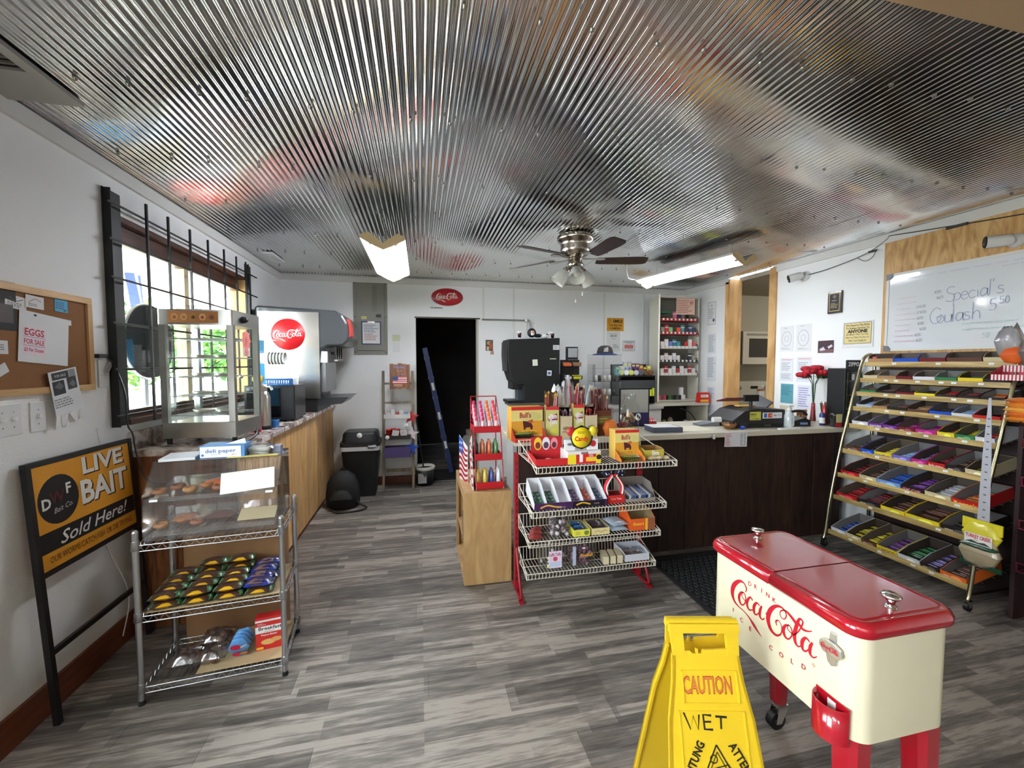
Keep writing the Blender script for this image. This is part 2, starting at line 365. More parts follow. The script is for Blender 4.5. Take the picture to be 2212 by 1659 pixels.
while y < BY-.001:
    y1 = min(y+.152, BY); x = LX-[0, .41, .83, .2][row % 4]-rnd.uniform(0, .1)
    while x < RX:
        a, e = max(x, LX), min(x+1.22, RX)
        if e-a > .03:
            b = B(PLANK); b.box(a+.0006, e-.0006, y+.0006, y1-.0006, -.003, 0); put('plank', b, floor)
        x += 1.22
    y = y1; row += 1
# ---------------------------------------------------------------- walls
def wallmat(c, bump=.25):
    m = bpy.data.materials.new('painted_wall'); m.use_nodes = True; nt = m.node_tree; p = nt.nodes['Principled BSDF']
    p.inputs['Base Color'].default_value = lin(c); p.inputs['Roughness'].default_value = .55
    ge = nt.nodes.new('ShaderNodeNewGeometry'); n = nt.nodes.new('ShaderNodeTexNoise'); n.inputs['Scale'].default_value = 110; n.inputs['Detail'].default_value = 3
    nt.links.new(ge.outputs['Position'], n.inputs['Vector']); bp = nt.nodes.new('ShaderNodeBump'); bp.inputs['Strength'].default_value = bump; bp.inputs['Distance'].default_value = .006
    nt.links.new(n.outputs['Fac'], bp.inputs['Height']); nt.links.new(bp.outputs[0], p.inputs['Normal']); return m
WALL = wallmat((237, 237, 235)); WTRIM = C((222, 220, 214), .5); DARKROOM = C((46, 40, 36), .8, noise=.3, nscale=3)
WY0, WY1, WZ0, WZ1 = 2.70, 4.36, 1.16, 2.30
b = B(WALL); o = .12
b.box(LX-o, LX, 1.55, WY0, 0, CZ+.1); b.box(LX-o, LX, .65, 1.55, 2.08, CZ+.1); b.box(LX-o, LX, .45, .65, 0, CZ+.1); b.box(LX-o, LX, -3.6, -.75, 0, CZ+.1); b.box(LX-o, LX, -.75, .45, 0, .75); b.box(LX-o, LX, -.75, .45, 2.25, CZ+.1); b.box(LX-o, LX, WY1, BY+o, 0, CZ+.1); b.box(LX-o, LX, WY0, WY1, 0, WZ0); b.box(LX-o, LX, WY0, WY1, WZ1, CZ+.1)
wl = st('wall_left', b)
DX0, DX1, DZ = -.055, .735, 2.08
b = B(WALL); b.box(LX, DX0, BY, BY+o, 0, CZ+.1); b.box(DX1, RX+.14, BY, BY+o, 0, CZ+.1); b.box(DX0, DX1, BY, BY+o, DZ, CZ+.1)
wb_ = st('wall_back', b)
b = B(WTRIM)
for x in (.8, 1.2, 2.47, 3.07): b.box(x-.012, x+.012, BY-.004, BY, DZ if x < 1 else 0, 2.47)
put('seam_batten', b, wb_)
O0, O1 = 3.84, 4.47
b = B(WALL); b.box(RX, RX+.14, -3.6, O0, 0, CZ+.1); b.box(RX, RX+.14, O1, BY, 0, CZ+.1); wr = st('wall_right', b)
b = B(C((200, 196, 186), .7)); b.box(LX-o, 6.4, -3.72, -3.6, 0, 2.6); st('wall_front', b)
b = B(C((60, 44, 34), .5)); b.box(LX-.1, LX-.04, -.75, .45, .75, .81); b.box(LX-.1, LX-.04, -.75, .45, 2.19, 2.25)
for y in (-.75, -.18, .39): b.box(LX-.1, LX-.04, y, y+.06, .81, 2.19)
w3 = st('window_2', b); b = B(GLASS); b.box(LX-.075, LX-.07, -.69, .39, .81, 2.19); put('pane', b, w3)
b = B(C((214, 212, 206), .4))
for q in ((.66, .76, .02, 2.07), (1.44, 1.54, .02, 2.07)): b.box(LX-.09, LX-.05, q[0], q[1], q[2], q[3])
b.box(LX-.09, LX-.05, .76, 1.44, .02, 1.0); b.box(LX-.09, LX-.05, .76, 1.44, 1.97, 2.07); dd = st('door_1', b)
b = B(GLASS); b.box(LX-.073, LX-.068, .76, 1.44, 1.0, 1.97); put('pane', b, dd); b = B(STEEL); b.tube([(LX-.05, .72, .98), (LX-.0, .72, .98), (LX-.0, .72, 1.1), (LX-.05, .72, 1.1)], .01, 8); put('door_handle', b, dd)
# rooms beyond the two openings
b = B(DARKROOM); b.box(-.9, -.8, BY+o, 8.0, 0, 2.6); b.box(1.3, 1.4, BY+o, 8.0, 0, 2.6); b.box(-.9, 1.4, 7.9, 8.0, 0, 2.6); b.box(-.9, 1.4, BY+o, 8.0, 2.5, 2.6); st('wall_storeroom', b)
b = B(wallmat((200, 196, 182))); b.box(RX+.14, 6.6, BY, BY+.1, 0, 2.6); b.box(6.5, 6.6, 1.5, BY, 0, 2.6); b.box(RX+.14, 6.5, 1.5, 1.6, 0, 2.6); st('wall_kitchen', b)
b = B(C((170, 162, 146), .8, noise=.1, nscale=6)); b.box(RX+.14, 6.5, 1.6, BY, CZ-.05, CZ); st('ceiling_kitchen', b)
kl = T('added_fill_lamp', 'unseen white dome fill lamp added on the kitchen ceiling beyond the opening', 'ceiling light', M(5.0, 3.6, CZ-.16)); b = B(C((255, 244, 226), em=34)); b.lathe([(0, 0), (.1, .01), (.16, .05), (.18, .09)], 20); put('dome', b, kl); b = B(WHITE); b.lathe([(.19, .09), (.19, .108), (0, .108)], 20); put('base', b, kl)  # lamp out of view, added to brighten the kitchen
# trims
def trim(name, m, *bx, parent=None, **k):
    b = B(m)
    for q in bx: b.box(*q)
    return st(name, b, **k)
trim('trim_1', WTRIM, (LX, RX, BY-.02, BY-.001, 2.475, 2.545))
trim('trim_2', WTRIM, (LX+.001, LX+.02, -3.6, BY-.02, 2.475, 2.545))
trim('trim_3', WTRIM, (RX-.02, RX-.001, -3.6, 3.77, 2.475, 2.545), (RX-.02, RX-.001, 4.47, BY-.02, 2.475, 2.545))
trim('trim_4', PINE, (RX-.016, RX+.156, O1-.02, O1, 0, CZ-.03), (RX-.02, RX-.001, O1, O1+.05, 0, CZ-.06))
trim('trim_5', PINE, (RX-.02, RX-.001, O0-.075, O0, 0, CZ-.03), (RX-.016, RX+.156, O0, O0+.018, 0, CZ-.03))
trim('trim_6', C((196, 190, 176), .6), (DX1-.02, DX1, BY-.004, BY+o, 0, DZ), (DX0, DX0+.006, BY-.004, BY+o, 0, DZ))
trim('trim_7', C((88, 80, 72), .5, 1), (DX0-.01, DX1+.02, BY-.012, BY-.001, DZ-.012, DZ+.004))
trim('baseboard_left', BASEW, (LX+.001, LX+.018, 1.6, 2.66, 0, .135), (LX+.001, LX+.018, -3.6, .6, 0, .135))
trim('baseboard_back', BASEW, (-.98, DX0-.01, BY-.016, BY-.001, 0, .1))
b = B(PLY); b.box(RX-.014, RX-.001, 1.9, 2.71, .9, 2.475); b2 = B(PLY); b2.box(RX-.014, RX-.001, .2, 1.895, .9, 2.475)
p = st('trim_8', b); put('plywood_panel', b2, p)
b = B(C((44, 26, 22), .6, noise=.25, nscale=5)); b.box(RX-.018, RX-.001, .2, 2.705, 0, .899); b.box(RX-.020, RX-.0145, .2, 2.705, .899, 1.47); st('trim_11', b)
# header beam and plain ceiling of the front part
b = B(wallmat((190, 160, 124), .1)); b.box(LX, RX, .72, HY, 2.50, 2.7); st('trim_9', b)
b = B(wallmat((206, 186, 158), .6)); b.box(LX-o, 6.5, -3.6, .72, 2.52, 2.62); st('ceiling_front', b)
# ---------------------------------------------------------------- corrugated ceiling
m = bpy.data.materials.new('corrugated_steel'); m.use_nodes = True; nt = m.node_tree; p = nt.nodes['Principled BSDF']
p.inputs['Metallic'].default_value = 1; p.inputs['Base Color'].default_value = (.8, .8, .79, 1); p.inputs['Roughness'].default_value = .1
ge = nt.nodes.new('ShaderNodeNewGeometry'); mp = nt.nodes.new('ShaderNodeMapping'); mp.inputs['Scale'].default_value = (2.2, .3, 1); n = nt.nodes.new('ShaderNodeTexNoise'); n.inputs['Scale'].default_value = 2.5; n.inputs['Detail'].default_value = 2
nt.links.new(ge.outputs['Position'], mp.inputs[0]); nt.links.new(mp.outputs[0], n.inputs['Vector'])
bp = nt.nodes.new('ShaderNodeBump'); bp.inputs['Strength'].default_value = .05; bp.inputs['Distance'].default_value = .02
nt.links.new(n.outputs['Fac'], bp.inputs['Height']); nt.links.new(bp.outputs[0], p.inputs['Normal']); CORR = m
b = B(C((60, 58, 54), .8)); b.box(LX-o, RX+.14, HY, BY+o, CZ+.02, CZ+.1); ceil = st('ceiling', b)
PIT = .0333; xs = LX+.003; k = 0
while xs < RX-.01:
    ncor = 20; x1 = min(xs+ncor*PIT, RX-.003); n = int((x1-xs)/PIT*12); vs = []; fs = []
    for i in range(n+1):
        x = xs+(x1-xs)*i/n; z = CZ-.006+.0034*math.cos(2*math.pi*(x-LX)/PIT)-(.0006*k % .0012)
        vs += [(x, HY-.05, z), (x, BY-.004, z)]
    fs = [(2*i, 2*i+1, 2*i+3, 2*i+2) for i in range(n)]
    b = B(CORR); b.add(vs, fs, True); put('ceiling_sheet', b, ceil); xs = x1; k += 1
b = B(C((150, 148, 142), .3, 1))
yy = 1.28
while yy < BY:
    i = 0; xx = LX+.12
    while xx < RX-.05:
        b.lathe([(.001, -.022), (.006, -.02), (.0085, -.013), (.009, -.012)], 8, (xx+PIT*(i % 2), yy+.01*math.sin(i*3.1), CZ)); xx += PIT*6; i += 1
    yy += .61
put('screw', b, ceil, kind='stuff')
# ---------------------------------------------------------------- window in the left wall
FR = wood('window_frame', (54, 30, 20), (92, 54, 36), axis=1, rough=.4)
b = B(FR); b.box(LX-.12, LX-.001, WY0, WY1, WZ1-.03, WZ1); b.box(LX-.12, LX+.008, WY0, WY1, WZ0, WZ0+.03); b.box(LX-.12, LX-.02, WY0, WY0+.03, WZ0, WZ1)
b.box(LX-.1, LX-.05, WY0+.03, WY1-.03, WZ1-.13, WZ1-.03); b.box(LX-.1, LX-.05, WY0+.03, WY1-.03, WZ0+.03, WZ0+.075)
w1 = st('window_1', b)
b = B(PINE); b.box(LX-.12, LX+.006, WY1-.035, WY1, WZ0+.03, WZ1-.03); put('jamb', b, w1)
b = B(C((196, 180, 142), .5)); ym = P(392, 600, x=LX-.08).y; b.box(LX-.11, LX-.05, ym-.028, ym+.028, WZ0+.07, WZ1-.12); put('mullion', b, w1)
for y0, y1 in ((WY0+.03, ym-.028), (ym+.028, WY1-.035)):
    b = B(GLASS); b.box(LX-.085, LX-.081, y0, y1, WZ0+.07, WZ1-.12); put('pane', b, w1)
# security grille with black side angles
g = T('window_grille', 'black metal security grille of thin crossed bars over the window', 'window grille', M(LX+.001, 3.5, WZ0))
g0 = g.matrix_world.inverted()
BM = C((14, 14, 15), .5)
for y0, y1, zt in ((2.565, 2.695, 2.405), (4.335, 4.47, 2.42)):
    b = B(BM); b.T = g0; b.box(LX+.001, LX+.006, y0, y1, 1.165, zt); b.box(LX+.006, LX+.04, y0, y0+.005, 1.165, zt-.004); put('side_angle', b, g)
for z in (2.325, 2.14, 1.945, 1.71, 1.47, 1.225):
    b = B(BM); b.T = g0; b.tube([(LX+.046, 2.53, z), (LX+.046, 4.5, z)], .0065, 6); put('bar', b, g)
for px in (320, 366, 412, 450, 484, 510, 530):
    y = P(px, 560, x=LX+.058).y; b = B(BM); b.T = g0; b.box(LX+.053, LX+.064, y-.006, y+.006, 1.17, 2.41); put('bar', b, g)
# ---------------------------------------------------------------- outside the window
b = B(C((168, 164, 152), .9, noise=.15, nscale=2)); b.box(-40, -1.72, -25, 40, -.3, -.1); st('ground_outside', b)
b = B(C((206, 202, 194), .8))
b.box(-3.5, -1.72, 1.0, 8, 2.62, 2.7); b.box(-3.5, -3.38, 1.0, 8, 2.45, 2.62)
pr = T('porch_roof', 'white painted porch roof outside the window', 'porch roof', M(-3, 4.5, 2.4)); b.T = Matrix(); 
for i, v in enumerate(b.v): b.v[i] = tuple(pr.matrix_world.inverted() @ Vector(v))
put('canopy', b, pr)
for y in (5.6, 7.4):
    b = B(C((90, 92, 90), .7)); b.box(-.45, -.33, y-4.56, y-4.44, -2.5, 0); put('post', b, pr)
def tree(x, y, h, r, label):
    t = T('tree', label, 'tree', M(x, y, -.1)); b = B(C((70, 52, 38), .9)); b.cyl((0, 0, 0), (0, 0, h*.6), .16, .09, 8); put('trunk', b, t)
    rr = random.Random(int(x*10+y)); G = [C(c, .7) for c in ((72, 122, 40), (104, 156, 58), (52, 96, 34))]; b = B()
    for i in range(1500):
        a, e, q = rr.uniform(0, 6.283), rr.uniform(-1, 1), rr.uniform(.55, 1); s = math.sqrt(1-e*e)*r*q; p0 = Vector((s*math.cos(a), s*math.sin(a), h*.62+e*r*.85*q))
        b.c(G[i % 3]); d = Vector((rr.uniform(-1, 1), rr.uniform(-1, 1), rr.uniform(-.6, .6))).normalized()*.24; e2 = d.orthogonal().normalized()*.1
        b.add([p0-d, p0-e2, p0+d, p0+e2], [(0, 1, 2, 3)])
    put('foliage', b, t)
tree(-11, 14, 3.6, 2.0, 'leafy green tree seen low through the window beside the round disc')
tree(-12, 20, 3.9, 2.3, 'leafy green tree seen beyond the window mullion')
tree(-10, 26, 4.0, 2.2, 'leafy green tree seen through the far end of the window')
q = P(313, 738, x=-1.95)
DK = C((6, 6, 7), .95); DK.node_tree.nodes['Principled BSDF'].inputs['Specular IOR Level'].default_value = .05
d = T('round_sign', 'big dark round sign seen from behind through the window', 'sign', M(-1.95, q.y, q.z, 90))
b = B(DK); b.T = Matrix.Rotation(math.pi/2, 4, 'X'); b.lathe([(.0, -.03), (.15, -.03), (.245, -.02), (.26, 0), (.26, .05), (.0, .05)], 32); put('disc', b, d)
b = B(C((120, 120, 122), .3, 1)); b.T = Matrix.Rotation(math.pi/2, 4, 'X'); b.tube([(.262*math.cos(i*math.pi/16), .262*math.sin(i*math.pi/16), .02) for i in range(32)], .014, 6, True); put('rim', b, d)
b = B(C((90, 92, 96), .5, 1)); b.box(-.02, .02, .0, .03, -1.9, -.255); put('post', b, d)
q = P(300, 625, x=-3.2)
f = T('flag', 'blue and white flag hanging on the porch outside the window', 'flag', M(-3.2, q.y, q.z, 75))
for i, (c, dx) in enumerate((((64, 82, 140), 0), ((220, 222, 228), .1), ((64, 82, 140), .2))):
    b = B(C(c, .8)); dx *= .7; q4 = [(dx-.16, .03*i, .16), (dx-.05, .03*i, .18), (dx+.02, .05*i, -.18), (dx-.10, .02*i, -.24)]
    b.add(q4+[(p[0], p[1]+.008, p[2]) for p in q4], [(0, 1, 2, 3), (7, 6, 5, 4), (0, 4, 5, 1), (1, 5, 6, 2), (2, 6, 7, 3), (3, 7, 4, 0)]); put('cloth', b, f)
# ---------------------------------------------------------------- ceiling fittings
def vent(name, label, x, y, w, d, n, mt, ax='x'):
    t = T(name, label, 'vent', M(x, y, CZ-.034)); b = B(mt); fw = .04 if w > .3 else .02
    b.box(-w/2, w/2, -d/2, -d/2+fw, 0, .02); b.box(-w/2, w/2, d/2-fw, d/2, 0, .02); b.box(-w/2, -w/2+fw, -d/2+fw, d/2-fw, 0, .02); b.box(w/2-fw, w/2, -d/2+fw, d/2-fw, 0, .02); put('frame', b, t)
    b = B(C((20, 20, 20), .8)); b.box(-w/2+fw, w/2-fw, -d/2+fw, d/2-fw, .012, .018); put('backing', b, t)
    for i in range(n):
        y0 = -d/2+fw+(d-2*fw)*(i+.2)/n; b = B(mt); b.box(-w/2+fw, w/2-fw, y0, y0+(d-2*fw)/n*.45, .002, .011); put('slat', b, t)
    return t
t = T('return_vent', 'painted ceiling plate with a dark louvered grille above the corkboard wall', 'vent', M(-1.435, 1.66, CZ-.030)); GP_ = C((168, 166, 160), .45)
b = B(GP_)
for q in ((-.125, .125, .20, .40), (-.125, .125, -.44, -.36), (-.125, -.055, -.36, .20), (.085, .125, -.36, .20)): b.box(*q, 0, .016)
put('plate', b, t); b = B(C((16, 16, 16), .9)); b.box(-.055, .085, -.36, .20, .012, .015); put('backing', b, t)
for i in range(16): y = -.355+i*.0345; b = B(C((110, 106, 98), .6)); b.box(-.055, .085, y, y+.010, .003, .011); put('slat', b, t)
vent('ceiling_vent', 'small white air vent on the ceiling above the drink dispenser', -1.385, 4.53, .09, .36, 6, WHITE)
def shoplight(label, xn, yn, xf, yf, z, em=56):
    top = CZ-.006 if yn > HY else 2.52
    L = math.hypot(xf-xn, yf-yn); a = math.atan2(yf-yn, xf-xn)-math.pi/2
    t = T('fluorescent_light', label, 'ceiling light', Matrix.Translation((xn, yn, z)) @ Matrix.Rotation(a, 4, 'Z'))
    pr = [(-.155, .055), (-.15, .07), (-.10, .085), (-.045, .05), (-.012, .01), (0, 0), (.012, .01), (.045, .05), (.10, .085), (.15, .07), (.155, .055)]
    b = B(C((236, 236, 232), .35)); vs = [(x, y, zz+dz) for dz in (0, .006) for x, zz in pr for y in (0, L)]; n = len(pr); fs = []
    for k in (0, 1): fs += [tuple(k*2*n+q for q in (2*i, 2*i+1, 2*i+3, 2*i+2)) for i in range(n-1)]
    b.add(vs, fs, False); put('reflector', b, t)
    for y in (-.006, L):
        b = B(C((222, 196, 150), .5)); b.prism([(-.155, .05), (-.15, .075), (-.10, .092), (-.05, .06), (0, .02), (.05, .06), (.10, .092), (.15, .075), (.155, .05), (.06, .0), (0, -.025), (-.06, .0)], y, y+.006); put('end_plate', b, t)
    for x in (-.085, .085):
        b = B(C((238, 244, 255), em=em)); b.tube([(x, .03, .028), (x, L-.03, .028)], .013, 8); put('tube', b, t)
        for y in (.012, L-.012):
            b = B(C((200, 200, 200), .4, 1)); b.cyl((x, y-.008, .028), (x, y+.016, .028), .015, n=8); put('socket', b, t)
    for y in (.15, L-.15):
        b = B(C((190, 190, 185), .4, 1)); 
        for i in range(int((top-z-.045)/.0195)+1): b.tube([(.006*math.cos(q*math.pi/4)*(i % 2), y+.006*math.cos(q*math.pi/4)*(1-i % 2), .035+i*.0195+.011*math.sin(q*math.pi/4)) for q in range(8)], .0018, 4, True)
        put('chain', b, t)
    return t
shoplight('twin tube hanging light in front of the grey breaker panel', -.25, 3.12, -.25, 4.30, 2.33)
shoplight('twin tube hanging light beyond the ceiling fan, above the register', 2.67, 3.04, 2.43, 4.18, 2.34, 34)
shoplight('unseen twin tube fill light added in the front part behind the viewer', -.5, -3.3, -.5, -2.1, 2.30)  # unseen fixture, added as fill for the dim left wall
shoplight('unseen twin tube fill light added behind the viewer, near the side window', -1.15, -1.9, -1.15, -.7, 2.30)  # also added out of view, lifts the lower left side
b = B(WHITE); b.tube([(2.12, 4.05, 2.53), (2.125, 4.06, 2.46), (2.16, 4.1, 2.41), (2.2, 4.12, 2.40), (2.262, 4.14, 2.402)], .006, 6); b.lathe([(.03, 0), (.03, .015), (.015, .02)], 12, (2.12, 4.05, 2.53))
bb = B(WHITE); bb.merge(b, Matrix.Translation((-2.12, -4.05, -2.4))); one('power_cord', 'short white cord from a ceiling outlet to the far end of the light', 'cord', M(2.12, 4.05, 2.4), bb)
# ceiling fan
t = T('ceiling_fan', 'brushed nickel ceiling fan with five dark blades and three frosted lamps', 'ceiling fan', M(1.249, 3.27, 2.03))
b = B(NICKEL); b.lathe([(.13, .515), (.148, .505), (.15, .48), (.14, .465), (.125, .455), (.118, .43), (.122, .40), (.118, .37), (.09, .345), (.05, .335)], 32); put('motor_housing', b, t)
b = B(NICKEL); b.lathe([(.05, .335), (.055, .33), (.055, .30), (.062, .295), (.062, .268), (.05, .255), (.03, .24), (.0, .238)], 24); put('light_fitting', b, t)
for k in range(5):
    R = Matrix.Rotation(math.radians(-15+72*k), 4, 'Z'); b = B(NICKEL); b.T = R
    b.prism([(.06, -.016), (.13, -.01), (.2, -.035), (.235, -.03), (.25, 0), (.235, .03), (.2, .035), (.13, .01), (.06, .016)], .322, .328, 'xy'); put('blade_iron', b, t)
    b = B(BLADE); b.T = R @ Matrix.Rotation(math.radians(-12), 4, 'X')
    b.prism([(.18, -.045), (.22, -.055), (.5, -.066), (.57, -.062), (.6, -.045), (.6, .045), (.57, .062), (.5, .066), (.22, .055), (.18, .045)], .329, .335, 'xy'); put('blade', b, t)
for k, a in enumerate((-105, 15, 165)):
    R = Matrix.Rotation(math.radians(a), 4, 'Z') @ Matrix.Translation((.055, 0, .26)) @ Matrix.Rotation(math.radians(-38), 4, 'Y')
    b = B(NICKEL); b.T = R; b.lathe([(.018, .01), (.022, -.02), (.03, -.028), (.03, -.04)], 14); put('lamp_holder', b, t)
    b = B(FROST); b.T = R; b.lathe([(.028, -.035), (.042, -.06), (.055, -.10), (.062, -.15), (.064, -.155)], 20, cap=False); s = put('lamp_shade', b, t)
    b = B(C((240, 238, 230), .3)); b.T = R; b.sph((0, 0, -.09), .026, 12, sz=1.3); put('bulb', b, s)
for x, y, z in ((.055, -.03, .03), (-.01, -.05, -.03)):
    b = B(C((215, 205, 180), .3, 1)); b.tube([(x, y, .25), (x, y, z+.03)], .0012, 4); q = put('pull_chain', b, t)
    b = B(WHITE); b.lathe([(.001, .03), (.005, .015), (.008, .004), (.005, -.004), (.001, -.006)], 8, (x, y, z)); put('pull_knob', b, q)
# ================================================================ corkboard and notices on the left wall
def LW(px, py): q = P(px, py, x=LX); return M(LX, q.y, q.z, 90)
y0, y1, z0, z1 = 1.45, P(189, 700, x=LX).y, 1.372, 1.815
cb = T('corkboard', 'cork notice board in a pine frame pinned with cards and flyers', 'notice board', M(LX, (y0+y1)/2, (z0+z1)/2, 90)); w = (y1-y0)/2; h = (z1-z0)/2
b = B(C((140, 96, 58), .9, noise=.25, nscale=160, bump=.3, bscale=250)); b.box(-w+.02, w-.02, -.012, -.001, -h+.02, h-.02); put('cork_panel', b, cb)
for n, q in enumerate(((-w, w, h-.028, h), (-w, w, -h, -h+.028), (-w, -w+.028, -h+.028, h-.028), (w-.028, w, -h+.028, h-.028))):
    b = B(PINEX if n < 2 else PINE); b.box(q[0], q[1], -.022, -.001, q[2], q[3]); put('frame', b, cb)
def pinned(name, label, px, py, wd, hh, col, items, rot=0, off=.013, catg='card'):
    q = P(px, py, x=LX+off); return sheet(name, label, catg, M(LX+off, q.y, q.z, 90) @ Matrix.Diagonal((1.45, 1, 1.45 if hh > .1 else 1.3, 1)), wd, hh, col, items, thick=.0008, rot=rot)
RED = (178, 34, 52); INK = (70, 70, 74); BLUEI = (56, 74, 140)
e = pinned('flyer', 'white flyer in pink print with an egg offer on the corkboard', 97, 733, .165, .145, (226, 226, 226), [('r', -.035, -.012, .072, .078, (236, 214, 222)),
  ('t', 'EGGS', -.035, .014, .019, RED, dict(bold=.03, w=.062)), ('t', 'FOR SALE', -.035, -.013, .014, RED, dict(bold=.02, w=.064)), ('t', '$3 Per Dozen', -.035, -.036, .010, RED, dict(bold=.02, w=.062)), ('l', [(-.07, 0), (0, 0)], .0012, (120, 100, 120)), ('l', [(-.07, -.025), (0, -.025)], .0012, (120, 100, 120)), ('c', -.035, .064, .005, .003, (20, 20, 20))], rot=.09, off=.016)
f = pinned('flyer', 'for sale flyer with two dark pictures and tear-off tabs hanging below the corkboard', 143, 845, .105, .135, (226, 226, 228), [('r', -.012, .052, .062, .022, (48, 48, 52)), ('t', 'FOR SALE', -.012, .052, .008, (220, 220, 220), dict(w=.04)), ('r', .033, .052, .024, .024, (140, 140, 142)), ('r', -.024, .016, .043, .042, (44, 44, 46)), ('r', .026, .022, .036, .038, (56, 56, 58)), ('p', [(-.04, .02), (-.02, .034), (-.006, .018), (-.02, .01)], (96, 96, 98)), ('p', [(.014, .02), (.03, .032), (.04, .018), (.03, .008)], (110, 110, 112)), ('g', -.01, -.03, .08, .03, 4, (130, 130, 134))], rot=-.17, off=.026)
for i in range(7):
    b = B(PAPER); b.T = Matrix.Translation((-.046+i*.0155, -.001, -.067)) @ Matrix.Rotation([.3, -.1, .1, -.5, .25, -.15, .05][i], 4, 'Y') @ Matrix.Rotation(.15*(i % 3), 4, 'X'); b.box(-.0068, .0068, -.001, 0, -.036, 0); put('tear_off_tab', b, f)
pinned('business_card', 'white card with a sketched logo at the top of the corkboard', 34, 653, .062, .04, (222, 220, 216), [('g', 0, -.008, .05, .015, 3, INK), ('l', [(-.02, .012), (0, .004), (.02, .013)], .002, INK, 1)], rot=.1)
pinned('business_card', 'white card with a red squiggle overlapping its neighbour on the corkboard', 75, 653, .058, .04, (224, 222, 220), [('l', [(-.02, -.004), (0, .01), (.02, .004)], .0015, RED, 1), ('g', -.005, -.01, .03, .01, 2, INK)], rot=.05, off=.015)
pinned('business_card', 'bright blue card pinned near the corner of the corkboard', 132, 661, .048, .042, (82, 168, 210), [('g', 0, 0, .04, .026, 4, (30, 60, 110)), ('c', .012, -.014, .006, .003, (20, 20, 24))], rot=.04)
pinned('business_card', 'small plain white card above the egg flyer', 145, 697, .03, .018, (226, 226, 226), [('g', 0, 0, .02, .008, 2, INK)])
pinned('note', 'dark photo print at the edge of the corkboard', 8, 660, .07, .13, (28, 20, 18), [('r', 0, -.02, .05, .05, (60, 34, 28))])
pinned('note', 'small white slip halfway down the corkboard edge', 5, 750, .03, .04, (220, 220, 220), [('g', 0, 0, .02, .02, 3, INK)])
pinned('note', 'torn white slip low on the corkboard edge', 2, 800, .04, .03, (222, 222, 222), [], rot=-.5)
def plate(px, py, wd, hh, n, label, name='switch_plate'):
    q = P(px, py, x=LX); t = T(name, label, 'switch plate', M(LX, q.y, q.z, 90)); b = B(C((226, 226, 224), .3)); b.box(-wd/2, wd/2, -.006, -.001, -hh/2, hh/2); put('plate', b, t, bevel=.002)
    for i in range(n):
        x = (i-(n-1)/2)*.046; b = B(C((238, 238, 236), .3)); b.box(x-.006, x+.006, -.016, -.006, -.004, .012); put('toggle', b, t)
        b = B(C((150, 150, 150), .3, 1)); 
        for z in (.03, -.03): b = B(C((150, 150, 150), .3, 1)); b.sph((x, -.006, z), .003, 6, sy=.5); put('screw', b, t)
plate(14, 908, .115, .125, 2, 'double white light switch plate below the corkboard')
plate(80, 900, .072, .125, 1, 'single white light switch plate beside the hanging flyer')
q = P(221, 785, x=LX); t = T('wall_outlet', 'white wall outlet half hidden by a hanging tag beside the window', 'outlet', M(LX, q.y, q.z, 90)); b = B(C((224, 222, 218), .4)); b.box(-.036, .036, -.006, -.001, -.12, .02); put('plate', b, t, bevel=.002)
b = B(C((190, 188, 184), .5)); b.box(-.034, .034, -.0075, -.006, -.062, -.060); put('seam', b, t)
q = P(235, 793, x=LX+.012); sheet('tag', 'small clear hanging tag with dark print on the outlet', 'tag', M(LX+.012, q.y, q.z, 90), .032, .075, (196, 192, 188), [('g', 0, -.008, .024, .05, 4, (120, 100, 96))], thick=.0008, rot=.65)
t = T('plug_cord', 'black flat plug with a thin cord running down behind the counter', 'cord', M(LX+.02, 2.47, 1.0)); q = P(212, 769, x=LX+.02); g0 = t.matrix_world.inverted()
b = B(BLK2); b.T = g0; b.box(LX+.008, LX+.03, q.y-.008, q.y+.05, q.z-.01, q.z+.01); put('plug', b, t)
b = B(BLK2); b.T = g0; b.tube(cat([(LX+.02, q.y+.05, q.z), (LX+.02, q.y+.11, q.z-.05), (LX+.05, q.y+.13, q.z-.2), (LX+.055, q.y+.13, q.z-.36), (LX+.06, 2.62, 1.12), (LX+.07, 2.63, 1.0), (LX+.12, 2.63, .86), (LX+.3, 2.61, .84)]), .004, 6); put('cord', b, t)
b = B(WHITE); b.tube(cat([(0, 0, 0), (.01, .02, -.25), (.0, .01, -.55), (.03, .12, -.9), (.02, .08, -1.12)]), .003, 5); one('cable', 'thin white cable hanging down the wall behind the bait sign', 'cable', M(LX+.008, 2.45, 1.18), b)

# ================================================================ live bait sign leaning on the wall
A = P(47, 1015, x=-1.46); D_ = P(125, 1565, z=0.0)
sg = T('floor_sign', 'black framed yellow bait shop sign on two legs leaning on the wall', 'sign', Matrix.Translation((-1.487, 2.03, 0.002)) @ Matrix.Rotation(math.radians(90), 4, 'Z') @ Matrix.Rotation(math.radians(-3.4), 4, 'X'))
W_, ZB, ZT = .60, .625, 1.085
BKM = C((20, 18, 18), .45, noise=.2)
for x in (0, W_-.0):
    b = B(BKM); b.box(x-.011, x+.011, -.011, .011, 0, ZT+.01); put('leg', b, sg)
for z in (ZT, ZB, .30):
    b = B(BKM); b.box(.011, W_-.011, -.009, .009, z-.011, z+.011); put('rail', b, sg)
b = B(C((220, 150, 42), .45, noise=.08, nscale=8)); b.box(.012, W_-.012, -.006, .004, ZB+.012, ZT-.012); put('board', b, sg)
YB = (220, 150, 42); CX = .02
